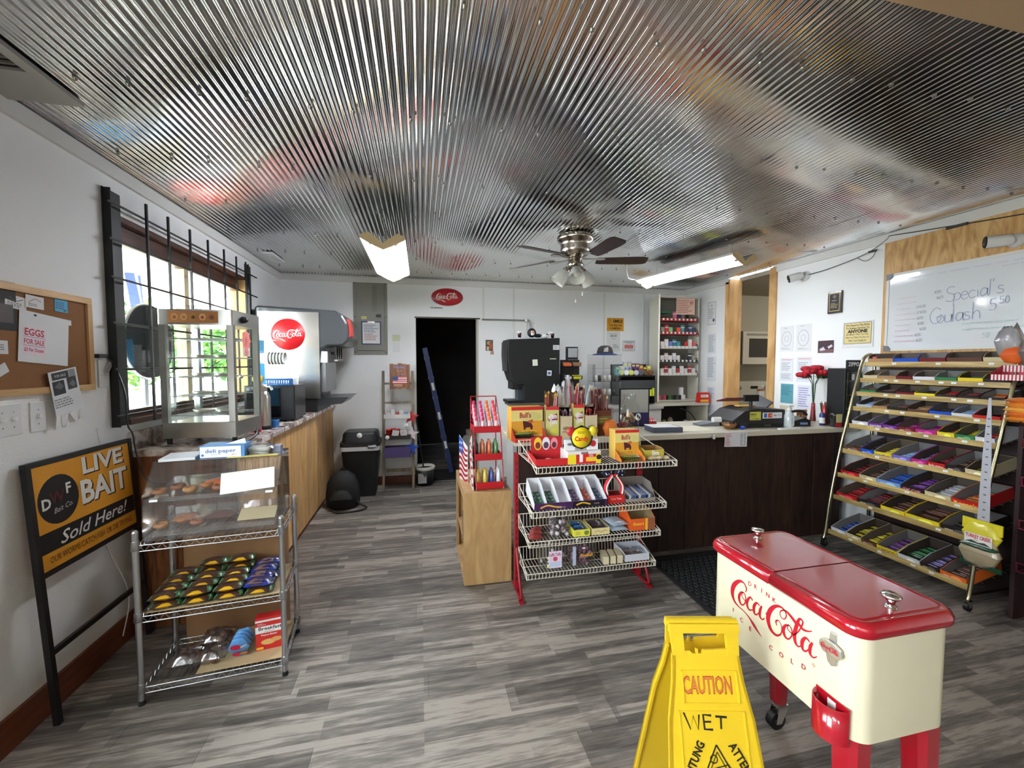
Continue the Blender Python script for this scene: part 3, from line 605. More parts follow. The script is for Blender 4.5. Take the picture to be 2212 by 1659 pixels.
printed(sg, face(W_/2, -.006, (ZB+ZT)/2), [
 ('r', 0, -.105, W_-.03, .085, (22, 20, 20)), ('c', -.17, .06, .105, .105, (22, 20, 20)),
 ('t', 'LIVE', .11, .165, .075, (70, 30, 14), dict(bold=.04, w=.27)), ('t', 'LIVE', .103, .17, .075, (232, 228, 218), dict(bold=.03, w=.265)),
 ('t', 'BAIT', .107, .045, .105, (70, 30, 14), dict(bold=.04, w=.31)), ('t', 'BAIT', .10, .05, .105, (232, 228, 218), dict(bold=.03, w=.305)),
 ('t', 'D', -.235, .055, .045, (232, 228, 218), dict(bold=.03)), ('t', 'F', -.118, .095, .045, (232, 228, 218), dict(bold=.03)), ('t', 'W', -.18, .072, .05, (90, 30, 34), dict(bold=.02)),
 ('t', 'Bait Co.', -.155, .02, .022, (220, 214, 200), dict(shear=.4, rot=.12)), ('t', 'Sold Here!', .02, -.103, .055, (236, 232, 224), dict(shear=.35, bold=.008, w=.42, rot=.02)),
 ('t', 'OUR WORMS CATCH FISH OR DIE TRYING', 0, -.18, .028, (96, 60, 16), dict(w=.5)), ('c', -.06, .223, .004, .004, (200, 200, 190))])

# ================================================================ left counter
CTX, CY0, CH = -1.0, 2.66, 1.02
def marble():
    m = bpy.data.materials.new('marble_laminate'); m.use_nodes = True; nt = m.node_tree; p = nt.nodes['Principled BSDF']; p.inputs['Roughness'].default_value = .25
    tc = nt.nodes.new('ShaderNodeNewGeometry'); n = nt.nodes.new('ShaderNodeTexNoise'); n.inputs['Scale'].default_value = 9; n.inputs['Detail'].default_value = 8; n.inputs['Distortion'].default_value = 1.6
    nt.links.new(tc.outputs['Position'], n.inputs['Vector']); r = nt.nodes.new('ShaderNodeValToRGB'); e = r.color_ramp.elements
    e[0].position = .38; e[0].color = lin((122, 108, 102)); e[1].position = .62; e[1].color = lin((222, 214, 208)); x = e.new(.5); x.color = lin((186, 170, 162))
    nt.links.new(n.outputs['Fac'], r.inputs[0]); nt.links.new(r.outputs[0], p.inputs['Base Color']); return m
MARB = marble()
ct = T('serving_counter', 'long counter of vertical pine boards with a marbled top under the window', 'counter', M(-1.29, 4.0, 0)); g0 = ct.matrix_world.inverted()
b = B(MARB); b.T = g0; b.box(LX+.002, CTX, CY0, BY-.002, CH-.035, CH); put('worktop', b, ct, bevel=.004); b = B(MARB); b.box(LX+.001, LX+.02, CY0+.02, BY-.002, CH, CH+.1); st('trim_10', b)
b = B(C((60, 42, 30), .7)); b.T = g0; b.box(LX+.002, CTX-.055, CY0+.04, BY-.002, 0, CH-.036); put('carcass', b, ct)
y = CY0+.03; i = 0
while y < BY-.03:
    w = [.098, .085, .11, .09, .1][i % 5]; y1 = min(y+w, BY-.003); b = B(PINE); b.T = g0; b.box(CTX-.054, CTX-.036, y+.0015, y1-.0015, .02, CH-.037); put('board', b, ct, bevel=.002); y = y1; i += 1
for i in range(5):
    b = B(BROWNW); b.T = g0; x = LX+.004+i*.105; b.box(x+.001, x+.104, CY0+.022, CY0+.039, 0, CH-.037); put('end_board', b, ct, bevel=.002)
b = B(BASEW); b.T = g0; b.box(CTX-.036, CTX-.03, CY0+.04, BY-.003, 0, .012); put('toe_strip', b, ct)

# food warmer
FW0, FW1, FD0, FD1 = -1.475, -1.085, 2.82, 3.16
fw = T('food_warmer', 'tall stainless heated display cabinet with glass sides on the counter', 'food warmer', M(-1.28, 2.99, CH) @ Matrix.Rotation(math.radians(-4), 4, 'Z')); w, d = .20, .175
for x in (-w, w-.035):
    for y in (-d, d-.03): b = B(STEEL); b.box(x, x+.035, y, y+.03, .13, .71); put('post', b, fw)
b = B(STEEL); b.box(-w, w, -d, d, .035, .13); put('base', b, fw, bevel=.003)
b = B(STEEL); b.rbox(-w-.003, w+.003, -d-.003, d+.003, .71, .80, .012); put('top_housing', b, fw)
printed(fw, face(-.01, -d-.003, .755), [('r', 0, 0, .27, .07, (190, 124, 60))]+[('c', -.1+i*.05, .0, .018, .02, c) for i, c in enumerate(((216, 170, 96), (226, 190, 120), (200, 140, 70), (230, 200, 140), (176, 110, 56)))]+[('c', -.1+i*.05, -.002, .01, .011, c) for i, c in enumerate(((150, 80, 40), (196, 120, 60), (90, 60, 30), (200, 70, 50), (120, 70, 40)))], 'picture_strip')
for x in (-w+.02, w-.02):
    for y in (-d+.03, d-.03): b = B(BLACK); b.cyl((x, y, 0), (x, y, .036), .014, n=10); put('foot', b, fw)
for nm, q in (('glass_front', (-w+.035, w-.035, -d+.008, -d+.012, .13, .71)), ('glass_back', (-w+.035, w-.035, d-.012, d-.008, .13, .71)), ('glass_side', (w-.016, w-.012, -d+.03, d-.03, .13, .71)), ('glass_side', (-w+.012, -w+.016, -d+.03, d-.03, .13, .71))):
    b = B(GLASS); b.box(*q); put(nm, b, fw)
for i in range(5):
    z = .17+i*.115; b = B(WIREM)
    for k in range(12): x = -w+.045+k*.028; b.box(x-.001, x+.001, -d+.02, d-.02, z, z+.003)
    for y in (-d+.022, 0, d-.022): b.box(-w+.03, w-.03, y-.002, y+.002, z-.004, z)
    put('rack_shelf', b, fw)
b = B(BLACK); b.T = Matrix.Translation((w+.004, -.06, .752)) @ Matrix.Rotation(math.pi/2, 4, 'Y'); b.lathe([(.022, 0), (.02, .016), (.012, .03), (0, .03)], 14); put('knob', b, fw)
b = B(CHROME); b.sph((w+.012, -d+.06, .40), .012, 10); put('door_knob', b, fw)
for i, z in enumerate((.173, .288, .403, .518)):
    for x in (-.07, .06):
        b = B(C((196, 190, 178), .3, .6)); b.lathe([(.05, .002), (.062, .016), (.064, .016), (.052, 0)], 16); pl = one('foil_tray', 'shallow foil food tray on a rack of the heated cabinet', 'tray', fw.matrix_world @ Matrix.Translation((x, .02, z+.001)), b, 'foil trays in the heated cabinet')
q = sheet('paper_flower', 'pink cut-out paper flower with handwriting taped on the glass cabinet', 'note', fw.matrix_world @ Matrix.Translation((w+.003, -.02, .60)) @ Matrix.Rotation(math.pi/2, 4, 'Z'), .09, .15, (224, 220, 214), [('c', .03*math.cos(a), .028+.036*math.sin(a), .022, .026, (232, 128, 118)) for a in [i*.785 for i in range(8)]]+[('c', 0, .028, .03, .036, (232, 128, 118)), ('g', 0, .02, .04, .06, 5, (90, 50, 60)), ('c', .0, -.05, .024, .022, (232, 128, 118))], thick=.0008)
b = B(BLK2); b.tube(cat([(0, 0, 0), (.05, -.06, .004), (.10, -.02, .004), (.12, .08, .03), (.10, .16, .06)]), .007, 8); one('power_cord', 'thick black cord beside the heated cabinet on the marbled top', 'cord', M(-1.13, 2.80, CH+.008), b)
# behind the warmer: cup dispenser stand, microwave with basket, airpot
t = T('cup_rack', 'clear and blue acrylic rack of white cups and lids by the drink machine', 'cup rack', M(-1.28, 3.55, CH)); 
b = B(C((60, 150, 200), .3)); b.box(.02, .09, .05, .056, .12, .66); put('back_panel', b, t)
b = B(ACRYL); b.box(.09, .2, -.05, .05, .56, .66); put('bin', b, t); b = B(BLACK); b.box(-.09, .09, .0, .06, 0, .115); put('stand', b, t)
b = B(C((236, 200, 90), .5)); b.T = Matrix.Translation((.03, .049, .3)); b.lathe([(.07, 0), (.07, .001)], 20); 
b2 = B(C((236, 200, 90), .5)); b2.T = Matrix.Translation((.04, .049, .36)) @ Matrix.Rotation(math.pi/2, 4, 'X'); b2.lathe([(.04, 0), (.04, .002), (0, .002)], 20); put('label_disc', b2, t)
for k in range(6):
    b = B(C((232, 232, 228), .5)); b.T = Matrix.Rotation(math.pi/2, 4, 'Y'); b.lathe([(.034, 0), (.045, .1), (.048, .1), (.044, .1), (.033, .004)], 16)
    one('paper_cup', 'white paper cup in the sideways stack by the drink machine', 'cup', M(-1.22+k*.022, 3.50, CH+.52), b, 'stacked paper cups')
t = T('toaster_oven', 'black countertop oven with a blue basket on top beside the drink machine', 'oven', M(-1.21, 3.92, CH)); b = B(BLK2); b.box(-.19, .19, -.16, .16, .015, .30); put('body', b, t, bevel=.006)
b = B(C((12, 12, 13), .1, coat=1)); b.box(-.17, .08, -.164, -.1605, .04, .28); put('door', b, t); b = B(C((40, 40, 42), .4)); b.box(.1, .18, -.164, -.1605, .03, .28); put('control_panel', b, t)
for x in (-.16, .16):
    for y in (-.13, .13): b = B(BLACK); b.cyl((x, y, 0), (x, y, .016), .012, n=8); put('foot', b, t)
def basket(mat, label, w=.1, d=.07, h=.045, col=(36, 110, 176), name='basket', grp=None):
    t = T(name, label, 'basket', mat, grp); b = B(C(col, .4)); b.rbox(-w, w, -d, d, 0, .004, .02, t=.01)
    n = 14
    for s_ in (-1, 1):
        for i in range(n):
            x = -w+.012+(2*w-.024)*i/(n-1); b.box(x-.003, x+.003, s_*d-.002, s_*d+.002, .002, h)
            if i < 9: y = -d+.012+(2*d-.024)*i/8; b.box(s_*w-.002, s_*w+.002, y-.003, y+.003, .002, h)
        b.box(-w, w, s_*d-.003, s_*d+.003, h-.01, h); b.box(s_*w-.003, s_*w+.003, -d, d, h-.01, h); b.box(-w, w, s_*d-.003, s_*d+.003, 0, .008); b.box(s_*w-.003, s_*w+.003, -d, d, 0, .008)
    put('body', b, t); return t
basket(M(-1.20, 3.88, CH+.3015), 'blue plastic basket on top of the black countertop oven', .13, .1, .05)
basket(M(-1.13, 3.46, CH+.001), 'small blue slotted basket on the marbled counter by the red carton', .062, .05, .05)
b = B(C((200, 204, 206), .4)); b.lathe([(.02, 0), (.022, .05), (.022, .05)], 12); b.c((240, 240, 238)); b.lathe([(.024, .05), (.024, .072), (0, .072)], 12); one('shaker', 'white capped shaker on the black countertop oven', 'shaker', M(-1.035, 3.85, CH+.3015), b)
t = T('airpot', 'stainless vacuum coffee pot between the heated cabinet and the oven', 'coffee pot', M(-1.13, 3.36, CH)); b = B(STEEL); b.lathe([(.05, 0), (.052, .01), (.052, .24), (.04, .27), (.03, .28)], 20); put('body', b, t)
b = B(BLACK); b.lathe([(.053, 0), (.056, .002), (.056, .028), (.053, .03)], 20); put('base_ring', b, t); b = B(STEEL); b.lathe([(.032, .28), (.036, .30), (.036, .325), (.0, .335)], 16); put('lid', b, t)
b = B(STEEL); b.tube([(.03, -.02, .31), (.07, -.05, .315), (.085, -.06, .29)], .008, 8); put('spout', b, t)
t = T('drink_carton', 'red fold-top carton on the marbled counter beside the blue basket', 'carton', M(-1.145, 3.24, CH, 12)); b = B(C((206, 30, 40), .4)); b.box(-.03, .04, -.028, .028, 0, .1); put('body', b, t)
b = B(C((206, 30, 40), .4)); b.prism([(-.03, .1), (.04, .1), (.03, .128), (.0, .118), (-.02, .13)], -.028, -.026); b.prism([(-.03, .1), (.04, .1), (.02, .125), (-.02, .125)], .026, .028); put('flap', b, t); b = B(C((232, 230, 228), .5)); b.box(-.036, -.0305, -.028, .028, 0, .1); put('side_panel', b, t)
def cjar(x, y, label, c1, c2, lidc):
    t = T('candy_jar', label, 'jar', M(x, y, CH+.004)); b = B(GLASS); b.lathe([(.0, .002), (.042, .002), (.046, .01), (.046, .10), (.038, .112), (.036, .118)], 20, cap=False); put('glass', b, t)
    b = B(C(lidc, .3)); b.lathe([(.04, .112), (.042, .118), (.03, .128), (.01, .134), (.012, .15), (.0, .156)], 18); put('lid', b, t)
    b = B(C(c1, .4)); rr = random.Random(3)
    for i in range(26): b.c((c1, c2, (230, 210, 160))[i % 3]); b.sph((rr.uniform(-.026, .026), rr.uniform(-.026, .026), rr.uniform(.014, .095)), .012, 6, jit=.2)
    put('sweets', b, t)
b = B(C((112, 84, 82), .8)); b.rbox(-.17, .15, -.16, .22, 0, .003, .01); one('placemat', 'dull mauve cloth mat on the counter under the candy jars', 'mat', M(-1.16, 3.98+.45, CH+.001), b)
cjar(-1.1, 4.55, 'glass jar of red and yellow sweets on the mauve mat', (190, 60, 40), (222, 190, 120), (90, 60, 30))
cjar(-1.22, 4.25, 'darker glass jar of brown sweets at the oven end of the mauve mat', (90, 60, 44), (130, 100, 70), (60, 40, 30))
b = B(C((236, 234, 230), .5)); b.lathe([(.03, 0), (.045, .035), (.047, .035), (.032, .003), (0, .003)], 18); one('foam_bowl', 'small white bowl behind the candy jar', 'bowl', M(-1.16, 4.44, CH+.0045), b)
# soda dispenser facing right
sd = T('soda_dispenser', 'big charcoal fountain drink dispenser with a steel side panel and round red badge', 'drink dispenser', M(-1.24, 4.52, CH))
DG = C((52, 55, 58), .35, coat=.2)
b = B(DG); b.prism([(-.28, .20), (-.28, 1.015), (-.25, 1.03), (.43, 1.0), (.50, .96), (.545, .88), (.555, .74), (.545, .70), (.50, .655), (.36, .65), (.31, .62), (.26, .2)], -.15, .50); put('head', b, sd, bevel=.02)
b = B(BLACK); b.box(-.27, .25, -.13, .48, .004, .2); put('plinth', b, sd)
b = B(C((198, 192, 186), .22, 1, bump=.08, bscale=3)); b.box(-.25, .285, -.158, -.151, .14, .975); put('side_panel', b, sd)
b = B(C((216, 34, 40), .35)); b.T = face(0, -.158, .66) @ Matrix.Translation((.01, .1, 0)); b.lathe([(.15, 0), (.148, .006), (0, .009)], 40); o_ = put('round_badge', b, sd)
printed(o_, face(.01, -.168, .76), [('k', 0, -.005, .255, (240, 236, 232), .06, 1.15)])
b = B(C((180, 150, 140), .2, 1, em=.0)); b.c((196, 60, 50)); b.prism([(.553, .74), (.565, .76), (.56, .86), (.535, .93), (.528, .92), (.55, .85)], -.10, .1); put('front_badge', b, sd)
for i in range(4):
    y = -.02+i*.11; b = B(C((20, 20, 20), .3, coat=.5)); b.box(.36, .40, y-.03, y+.03, .6, .652); b.box(.40, .412, y-.02, y+.02, .53, .645); b.cyl((.38, y, .57), (.38, y, .6), .016, n=10); v = put('valve', b, sd)
    b = B(CHROME); b.box(.395, .43, y-.012, y+.012, .505, .52); put('lever', b, v)
b = B(C((214, 214, 216), .4)); b.box(.286, .35, -.145, -.10, .49, .60); put('key_box', b, sd)
b = B(DG); b.prism([(.2, .14), (.54, .145), (.47, .08), (.2, .06)], -.1, .45); put('drip_tray', b, sd)
b = B(C((150, 150, 152), .35, 1)); b.box(.28, .33, -.12, .4, .2, .49); put('splash_plate', b, sd)
b = B(BLACK); b.lathe([(.016, 0), (.012, .03), (.02, .06), (.0, .066)], 10); one('bottle_stopper', 'little black stand beside the dispenser drip tray', 'stand', M(-.965+.0-.05, 4.6, CH), b) if False else None
# ================================================================ chrome wire shelf with bakery case
WS = T('wire_shelf', 'chrome wire shelving unit of three tiers in front of the counter end', 'wire shelf', M(-1.212, 2.073, 0, 5.9)); SW, SD = .563, .335
ws = WS.matrix_world
SH = (.075, .395, .712)
for x in (0, SW):
    for y in (0, SD):
        b = B(WIREM); b.cyl((x, y, .02), (x, y, .765), .0125, n=12); 
        for z in SH: b.lathe([(.014, z-.02), (.017, z-.018), (.015, z+.022)], 12, (x, y, 0))
        b.lathe([(.0125, .765), (.013, .772), (.008, .78), (0, .782)], 12, (x, y, 0)); po = put('post', b, WS)
        b = B(BLACK); b.lathe([(.014, 0), (.012, .012), (.013, .022)], 10, (x, y, 0)); put('foot', b, po)
def zig(b, p0, p1, z, n):
    a, c = Vector(p0), Vector(p1); h = .026
    b.tube([a+Vector((0, 0, z)), c+Vector((0, 0, z))], .003, 5); b.tube([a+Vector((0, 0, z-h)), c+Vector((0, 0, z-h))], .003, 5)
    b.tube([a.lerp(c, i/(2*n))+Vector((0, 0, z-(i % 2)*h)) for i in range(2*n+1)], .0018, 4)
for z in SH:
    b = B(WIREM); zig(b, (.012, 0, 0), (SW-.012, 0, 0), z, 13); zig(b, (.012, SD, 0), (SW-.012, SD, 0), z, 13); zig(b, (0, .012, 0), (0, SD-.012, 0), z, 8); zig(b, (SW, .012, 0), (SW, SD-.012, 0), z, 8)
    sf = put('shelf_frame', b, WS)
    b = B(WIREM)
    for i in range(22): x = .02+i*(SW-.04)/21; b.tube([(x, 0, z+.002), (x, SD, z+.002)], .0016, 4, cap=False)
    put('wire', b, sf, kind='stuff')
def on(x, y, z, deg=0): return ws @ M(x, y, z, deg)
b = B(CARD); b.box(0, .47, 0, .11, 0, .62); cbx = T('cardboard_box', 'tall brown cardboard carton standing behind the wire shelf', 'box', on(.035, SD+.03, .001)); put('carton', b, cbx, bevel=.003)
printed(cbx, face(.2, 0, .34), [('t', 'Item Name: LED Sign', .02, 0, .012, (80, 54, 34), dict(w=.2)), ('t', 'Collection No: 70053', .01, -.025, .011, (80, 54, 34), dict(w=.2)), ('t', 'Made in China', -.03, -.05, .011, (80, 54, 34), dict(w=.12)), ('t', 'To USA', .07, -.05, .011, (80, 54, 34))])
# liners
for z, x0, x1, lab in ((.395, .0, .55, 'flattened cardboard liner on the middle wire tier'), (.075, .18, .55, 'flattened cardboard liner on the bottom wire tier')):
    b = B(C((196, 172, 132), .8, noise=.08)); b.box(x0+.016, x1, .015, SD-.015, 0, .003); one('shelf_liner', lab, 'liner', on(0, 0, z+.0045), b)
# packs of cupcakes
rr = random.Random(5); COLNAME = {0: 'first stack from the sign', 1: 'second stack from the sign', 2: 'third stack from the sign', 3: 'stack by the far post'}; RW = ['front', 'second row', 'third row', 'back row']
for cx in range(4):
    for row in range(4):
        for lv in range(2 if row < 3 else 3 if cx in (1, 2) else 2):
            blue = cx == 3 and not (lv == 0 and row == 0)
            b = B(C((26, 32, 92) if blue else (66, 40, 26), .35, coat=.6)); b.pack(-.06, .06, -.034, .034, .0, .036, 7, 5, .6, .1, rr)
            x, y, z = .085+cx*.122+rr.uniform(-.006, .006), .045+row*.068, .4+lv*.036+row*.003
            nm = ('blue' if blue else 'yellow')+' cake pack, '+RW[row]+' of the '+COLNAME[cx]+['', ', upper', ', topmost'][lv]
            t = one('cake_pack', nm, 'cake pack', on(x, y, z, rr.uniform(-6, 6)), b, 'wrapped cake packs on the middle tier')
            b = B()
            if not blue:
                b.c((226, 172, 30), rough=.3, coat=.5); b.pack(-.034, .03, -.0365, -.010, .010, .030, 3, 3, .5, .1, rr); b.c((62, 120, 76), rough=.3, coat=.5); b.pack(.026, .058, -.03, .02, .006, .033, 3, 3, .5, .15, rr); b.pack(-.06, -.034, -.032, .02, .006, .03, 3, 3, .5, .15, rr)
                b.c((50, 32, 40), rough=.3, coat=.6); b.pack(-.04, .04, -.02, .03, .014, .0375, 4, 3, .6, .1, rr)
            else: b.c((112, 84, 78), rough=.3, coat=.6); b.pack(-.045, .04, -.03, .022, .014, .0375, 4, 3, .6, .1, rr); b.c((28, 52, 150), rough=.3, coat=.5); b.pack(-.056, -.02, -.036, -.01, .008, .026, 3, 3, .5, .1, rr); b.pack(.02, .056, -.036, -.01, .008, .026, 3, 3, .5, .1, rr)
            put('wrapper_print', b, t)
# bottom tier: buns, pies, box
for i, (x, y, z, s_, lab) in enumerate(((.14, .10, 0, 1.15, 'bag of small brown buns at the front of the bottom tier'), (.245, .10, 0, 1, 'bag of small brown buns beside the blue packets'), (.245, .2, .012, 1, 'bag of small brown buns behind the others on the bottom tier'), (.235, .15, .055, .9, 'bag of small brown buns on top of the pile'))):
    b = B()
    for k in range(14): b.c([(86, 52, 38), (104, 68, 50), (70, 42, 32)][k % 3], rough=.5); b.sph((rr.uniform(-.04, .04)*s_, rr.uniform(-.04, .04)*s_, .018+rr.uniform(0, .028)*s_), .017*s_, 8, sz=.8, jit=.1)
    t = one('bun_bag', lab, 'bread bag', on(x, y, .081+z), b, 'bagged buns on the bottom tier'); b = B(FILM); b.pack(-.062*s_, .062*s_, -.058*s_, .058*s_, .001, .068*s_, 8, 8, .45, .2, rr); put('clear_bag', b, t)
for i in range(4):
    b = B(C((98, 160, 220), .3, coat=.4)); b.pack(-.045, .045, -.009, .009, 0, .115, 4, 4, .5, .1, rr); b2 = B(); b2.c((190, 30, 70), rough=.4); 
    t = one('snack_packet', ['front', 'second', 'third', 'rearmost'][i]+' light blue snack packet standing beside the red biscuit box', 'packet', on(.355, .09+i*.03, .081) @ Matrix.Rotation(.35, 4, 'X'), b, 'light blue packets')
    if i == 0: printed(t, face(0, -.0105, .055), [('c', -.012, .018, .022, .017, (196, 24, 70)), ('p', [(.01, .01), (.036, .025), (.036, .03), (.008, .018)], (236, 220, 200)), ('c', -.012, -.028, .018, .012, (196, 24, 70)), ('c', .02, -.026, .016, .01, (178, 120, 80))])
t = T('biscuit_box', 'red and white breakfast biscuit box at the post end of the bottom tier', 'box', on(.478, .10, .081, 4)); b = B(C((202, 44, 40), .4)); b.box(-.06, .06, 0, .045, 0, .165); put('carton', b, t)
printed(t, face(0, 0, .082), [('r', 0, .022, .12, .034, (236, 232, 228)), ('t', 'Breakfast', .004, .028, .017, (40, 36, 40), dict(bold=.02, w=.1)), ('t', 'SANDWICH', 0, .011, .006, (90, 60, 60)), ('t', 'Peanut Butter', 0, -.005, .009, (240, 230, 220), dict(w=.07, bold=.02)), ('c', -.005, -.042, .032, .014, (226, 180, 110), ), ('c', .03, -.035, .024, .012, (214, 164, 96)), ('r', -.042, -.07, .03, .012, (240, 190, 60)), ('r', 0, .066, .12, .01, (236, 232, 228)), ('g', -.03, .05, .04, .012, 2, (240, 220, 220))])
# acrylic bakery case on the top tier
bc = T('bakery_case', 'clear acrylic bakery case with slanted front on the top wire tier', 'display case', on(.017, .0175, .716)); w, d, h = .529, .30, .325
XM = thin('acrylic_edge', (.95, .94, .92), .05, 2.0, .04)
def pan(nm, vs, mt=ACRYL, par=bc):
    v = [Vector(q) for q in vs]; n = (v[1]-v[0]).cross(v[2]-v[0]).normalized()*.004; b = B(mt); b.add(v+[q+n for q in v], [(0, 1, 2, 3), (7, 6, 5, 4), (0, 4, 5, 1), (1, 5, 6, 2), (2, 6, 7, 3), (3, 7, 4, 0)]); return put(nm, b, par)
x0, x1 = -.0, w
pan('base_panel', [(x0, .004, 0), (x1, .004, 0), (x1, d, 0), (x0, d, 0)]); pan('top_panel', [(x0, .12, h), (x1, .12, h), (x1, d, h), (x0, d, h)], XM)
for x in (x0, x1-.004):
    b = B(ACRYL); b.prism([(.0, .0), (d, .0), (d, h), (.12, h), (.012, .2)], x, x+.004, 'yz'); put('side_panel', b, bc)
pan('front_door', [(x0+.005, .0, .004), (x1-.005, .0, .004), (x1-.005, .014, .19), (x0+.005, .014, .19)]); pan('front_door', [(x0+.005, .015, .195), (x1-.005, .015, .195), (x1-.005, .12, h-.004), (x0+.005, .12, h-.004)])
pan('back_panel', [(x1-.005, d-.004, .004), (x0+.005, d-.004, .004), (x0+.005, d-.004, h-.004), (x1-.005, d-.004, h-.004)])
for z in (.012, .168): 
    s_ = pan('tray_shelf', [(.02, .03, z), (w-.02, .03, z), (w-.02, d-.02, z+.05), (.02, d-.02, z+.05)], XM); pan('tray_lip', [(.02, .028, z), (w-.02, .028, z), (w-.02, .028, z+.022), (.02, .028, z+.022)], XM)
for x in (.03, w-.05): b = B(WHITE); b.box(x, x+.03, .002, .0045, .176, .186); put('latch', b, bc)
rr = random.Random(9)
for i in range(9):
    b = B(C([(196, 140, 84), (170, 108, 60), (150, 92, 62)][i % 3], .6)); b.lathe([(.011, .004), (.02, 0), (.03, .008), (.031, .016), (.024, .024), (.012, .018), (.011, .004)], 14); 
    up = i > 3; lab = ['on the upper', 'on the lower'][0 if up else 1]; k = i-4 if up else i
    one('doughnut', ['first', 'second', 'third', 'fourth', 'fifth'][k]+f' doughnut from the sign end {lab} tray of the clear case', 'doughnut', on(.06+k*(.058 if up else .07), .09+.03*(k % 2), .716+(.168 if up else .012)+.024+.008*(k % 2)) , b, 'doughnuts in the clear case')
for (x, y, z, s_, lab, c) in ((.27, .14, .21, .07, 'orange snack bag on the upper tray of the clear case', (206, 110, 50)), (.28, .12, .058, .07, 'dark wrapped pastry on the lower tray of the clear case', (88, 54, 44)), (.14, .13, .058, .05, 'clear wrapped cookies on the lower tray of the clear case', (160, 110, 80))):
    b = B(C(c, .3, coat=.5)); b.pack(-s_, s_, -.04, .04, 0, .04, 6, 5, .5, .2, rr); one('pastry_bag', lab, 'pastry', on(x, y, .716+z-.02), b)
sheet('paper_sign', 'blank white paper sheet inside the upper part of the clear case', 'paper', on(.42, .045, .716+.235) @ Matrix.Rotation(-.55, 4, 'X') @ Matrix.Rotation(-.08, 4, 'Y'), .22, .10, (226, 224, 216), [], thick=.0008)
sheet('paper_sign', 'pale yellow paper lying on the lower tray of the clear case', 'paper', on(.44, .12, .716+.052) @ Matrix.Rotation(-1.2, 4, 'X'), .16, .09, (206, 190, 150), [], thick=.0008)
TOPZ = .716+h+.0045
t = T('deli_paper_box', 'blue and white deli paper carton on top of the clear case', 'box', on(.29, .205, TOPZ, -3)); b = B(C((70, 130, 190), .5)); b.box(-.095, .095, -.05, .06, 0, .058); put('carton', b, t)
b = B(C((234, 236, 240), .5)); b.box(-.093, .08, -.052, -.0502, .002, .054); put('front_flap', b, t); b = B(PAPER); b.prism([(0, .058), (.09, .058), (.085, .085)], -.01, -.009); put('paper_end', b, t)
printed(t, face(-.006, -.052, .03), [('t', 'deli paper', 0, .004, .018, (50, 90, 160), dict(bold=.01, w=.13)), ('t', 'SW-6', .055, -.016, .006, (120, 130, 150)), ('c', -.076, -.016, .006, .006, (90, 120, 160)), ('g', 0, -.014, .08, .005, 1, (150, 160, 180))])
t = T('foam_tray', 'white foam food tray with crumpled plastic on top of the clear case', 'tray', on(.43, .235, TOPZ)); b = B(C((232, 232, 228), .6)); b.rbox(-.055, .055, -.04, .04, 0, .03, .02, t=.012); put('tray', b, t); b = B(FILM); b.pack(-.08, .07, -.05, .05, 0, .05, 7, 6, .4, .3, rr); put('wrap', b, t)
b = B(C((236, 222, 130), .7)); b.box(-.11, .11, -.022, .022, 0, .001); one('paper_strip', 'yellow paper strip on the front of the clear case top', 'paper', on(.42, .15, TOPZ), b)
b = B(C((222, 224, 228), .6)); b.box(-.07, .07, -.08, .08, 0, .012); one('paper_stack', 'loose white papers on the sign end of the clear case top', 'paper', on(.105, .215, TOPZ, 4), b)
t = T('napkin_box', 'small clear box on the post end of the clear case top', 'box', on(.49, .255, TOPZ)); b = B(C((140, 146, 170), .3)); b.box(-.035, .035, -.03, .03, 0, .03); put('box', b, t)

# ================================================================ bin, bag, ladder shelf, doorway
t = T('trash_can', 'tall black waste bin with a hooded lid between counter and ladder shelf', 'trash can', M(-.67, 5.02, 0)); b = B(C((16, 16, 17), .5, noise=.1)); b.rbox(-.20, .20, -.17, .17, 0, .53, .05, t=.045); put('body', b, t)
b = B(C((200, 200, 200), .4)); b.rbox(-.215, .215, -.185, .185, .53, .575, .05); b.c((170, 170, 172)); b.pack(.08, .19, -.2, -.14, .545, .6, 5, 3, .5, .3, rr); put('liner_bag', b, t)
b = B(C((26, 26, 28), .4)); b.rbox(-.215, .215, -.185, .185, .575, .62, .06, t=.0); b.rbox(-.185, .185, -.155, .165, .62, .735, .06, t=-.01, er=.03); ld = put('lid', b, t); b = B(WHITE); b.T = Matrix.Translation((0, -.158, .70)) @ Matrix.Rotation(math.radians(70), 4, 'X'); b.lathe([(.03, 0), (.03, .003), (0, .003)], 16); put('sticker', b, ld)
t = T('backpack', 'black backpack slumped on the floor against the pine counter', 'backpack', M(-.80, 4.56, 0)); b = B(C((14, 14, 15), .7, bump=.4, bscale=14))
b.lathe([(.12, 0), (.165, .03), (.17, .14), (.155, .26), (.12, .34), (.06, .385), (0, .39)], 18, e=.62); b.pack(-.11, .11, -.17, -.08, .04, .22, 5, 5, .5, .05, rr); put('bag', b, t)
b = B(C((18, 18, 19), .6)); b.tube(cat([(.10, .0, .14), (.17, -.06, .05), (.24, -.08, .012), (.18, -.16, .01), (.0, -.19, .01), (-.08, -.17, .03)]), .010, 6); put('strap', b, t); b = B(C((18, 18, 19), .6)); b.tube(cat([(-.03, 0, .38), (0, 0, .42), (.03, 0, .38)]), .008, 6); put('handle', b, t)
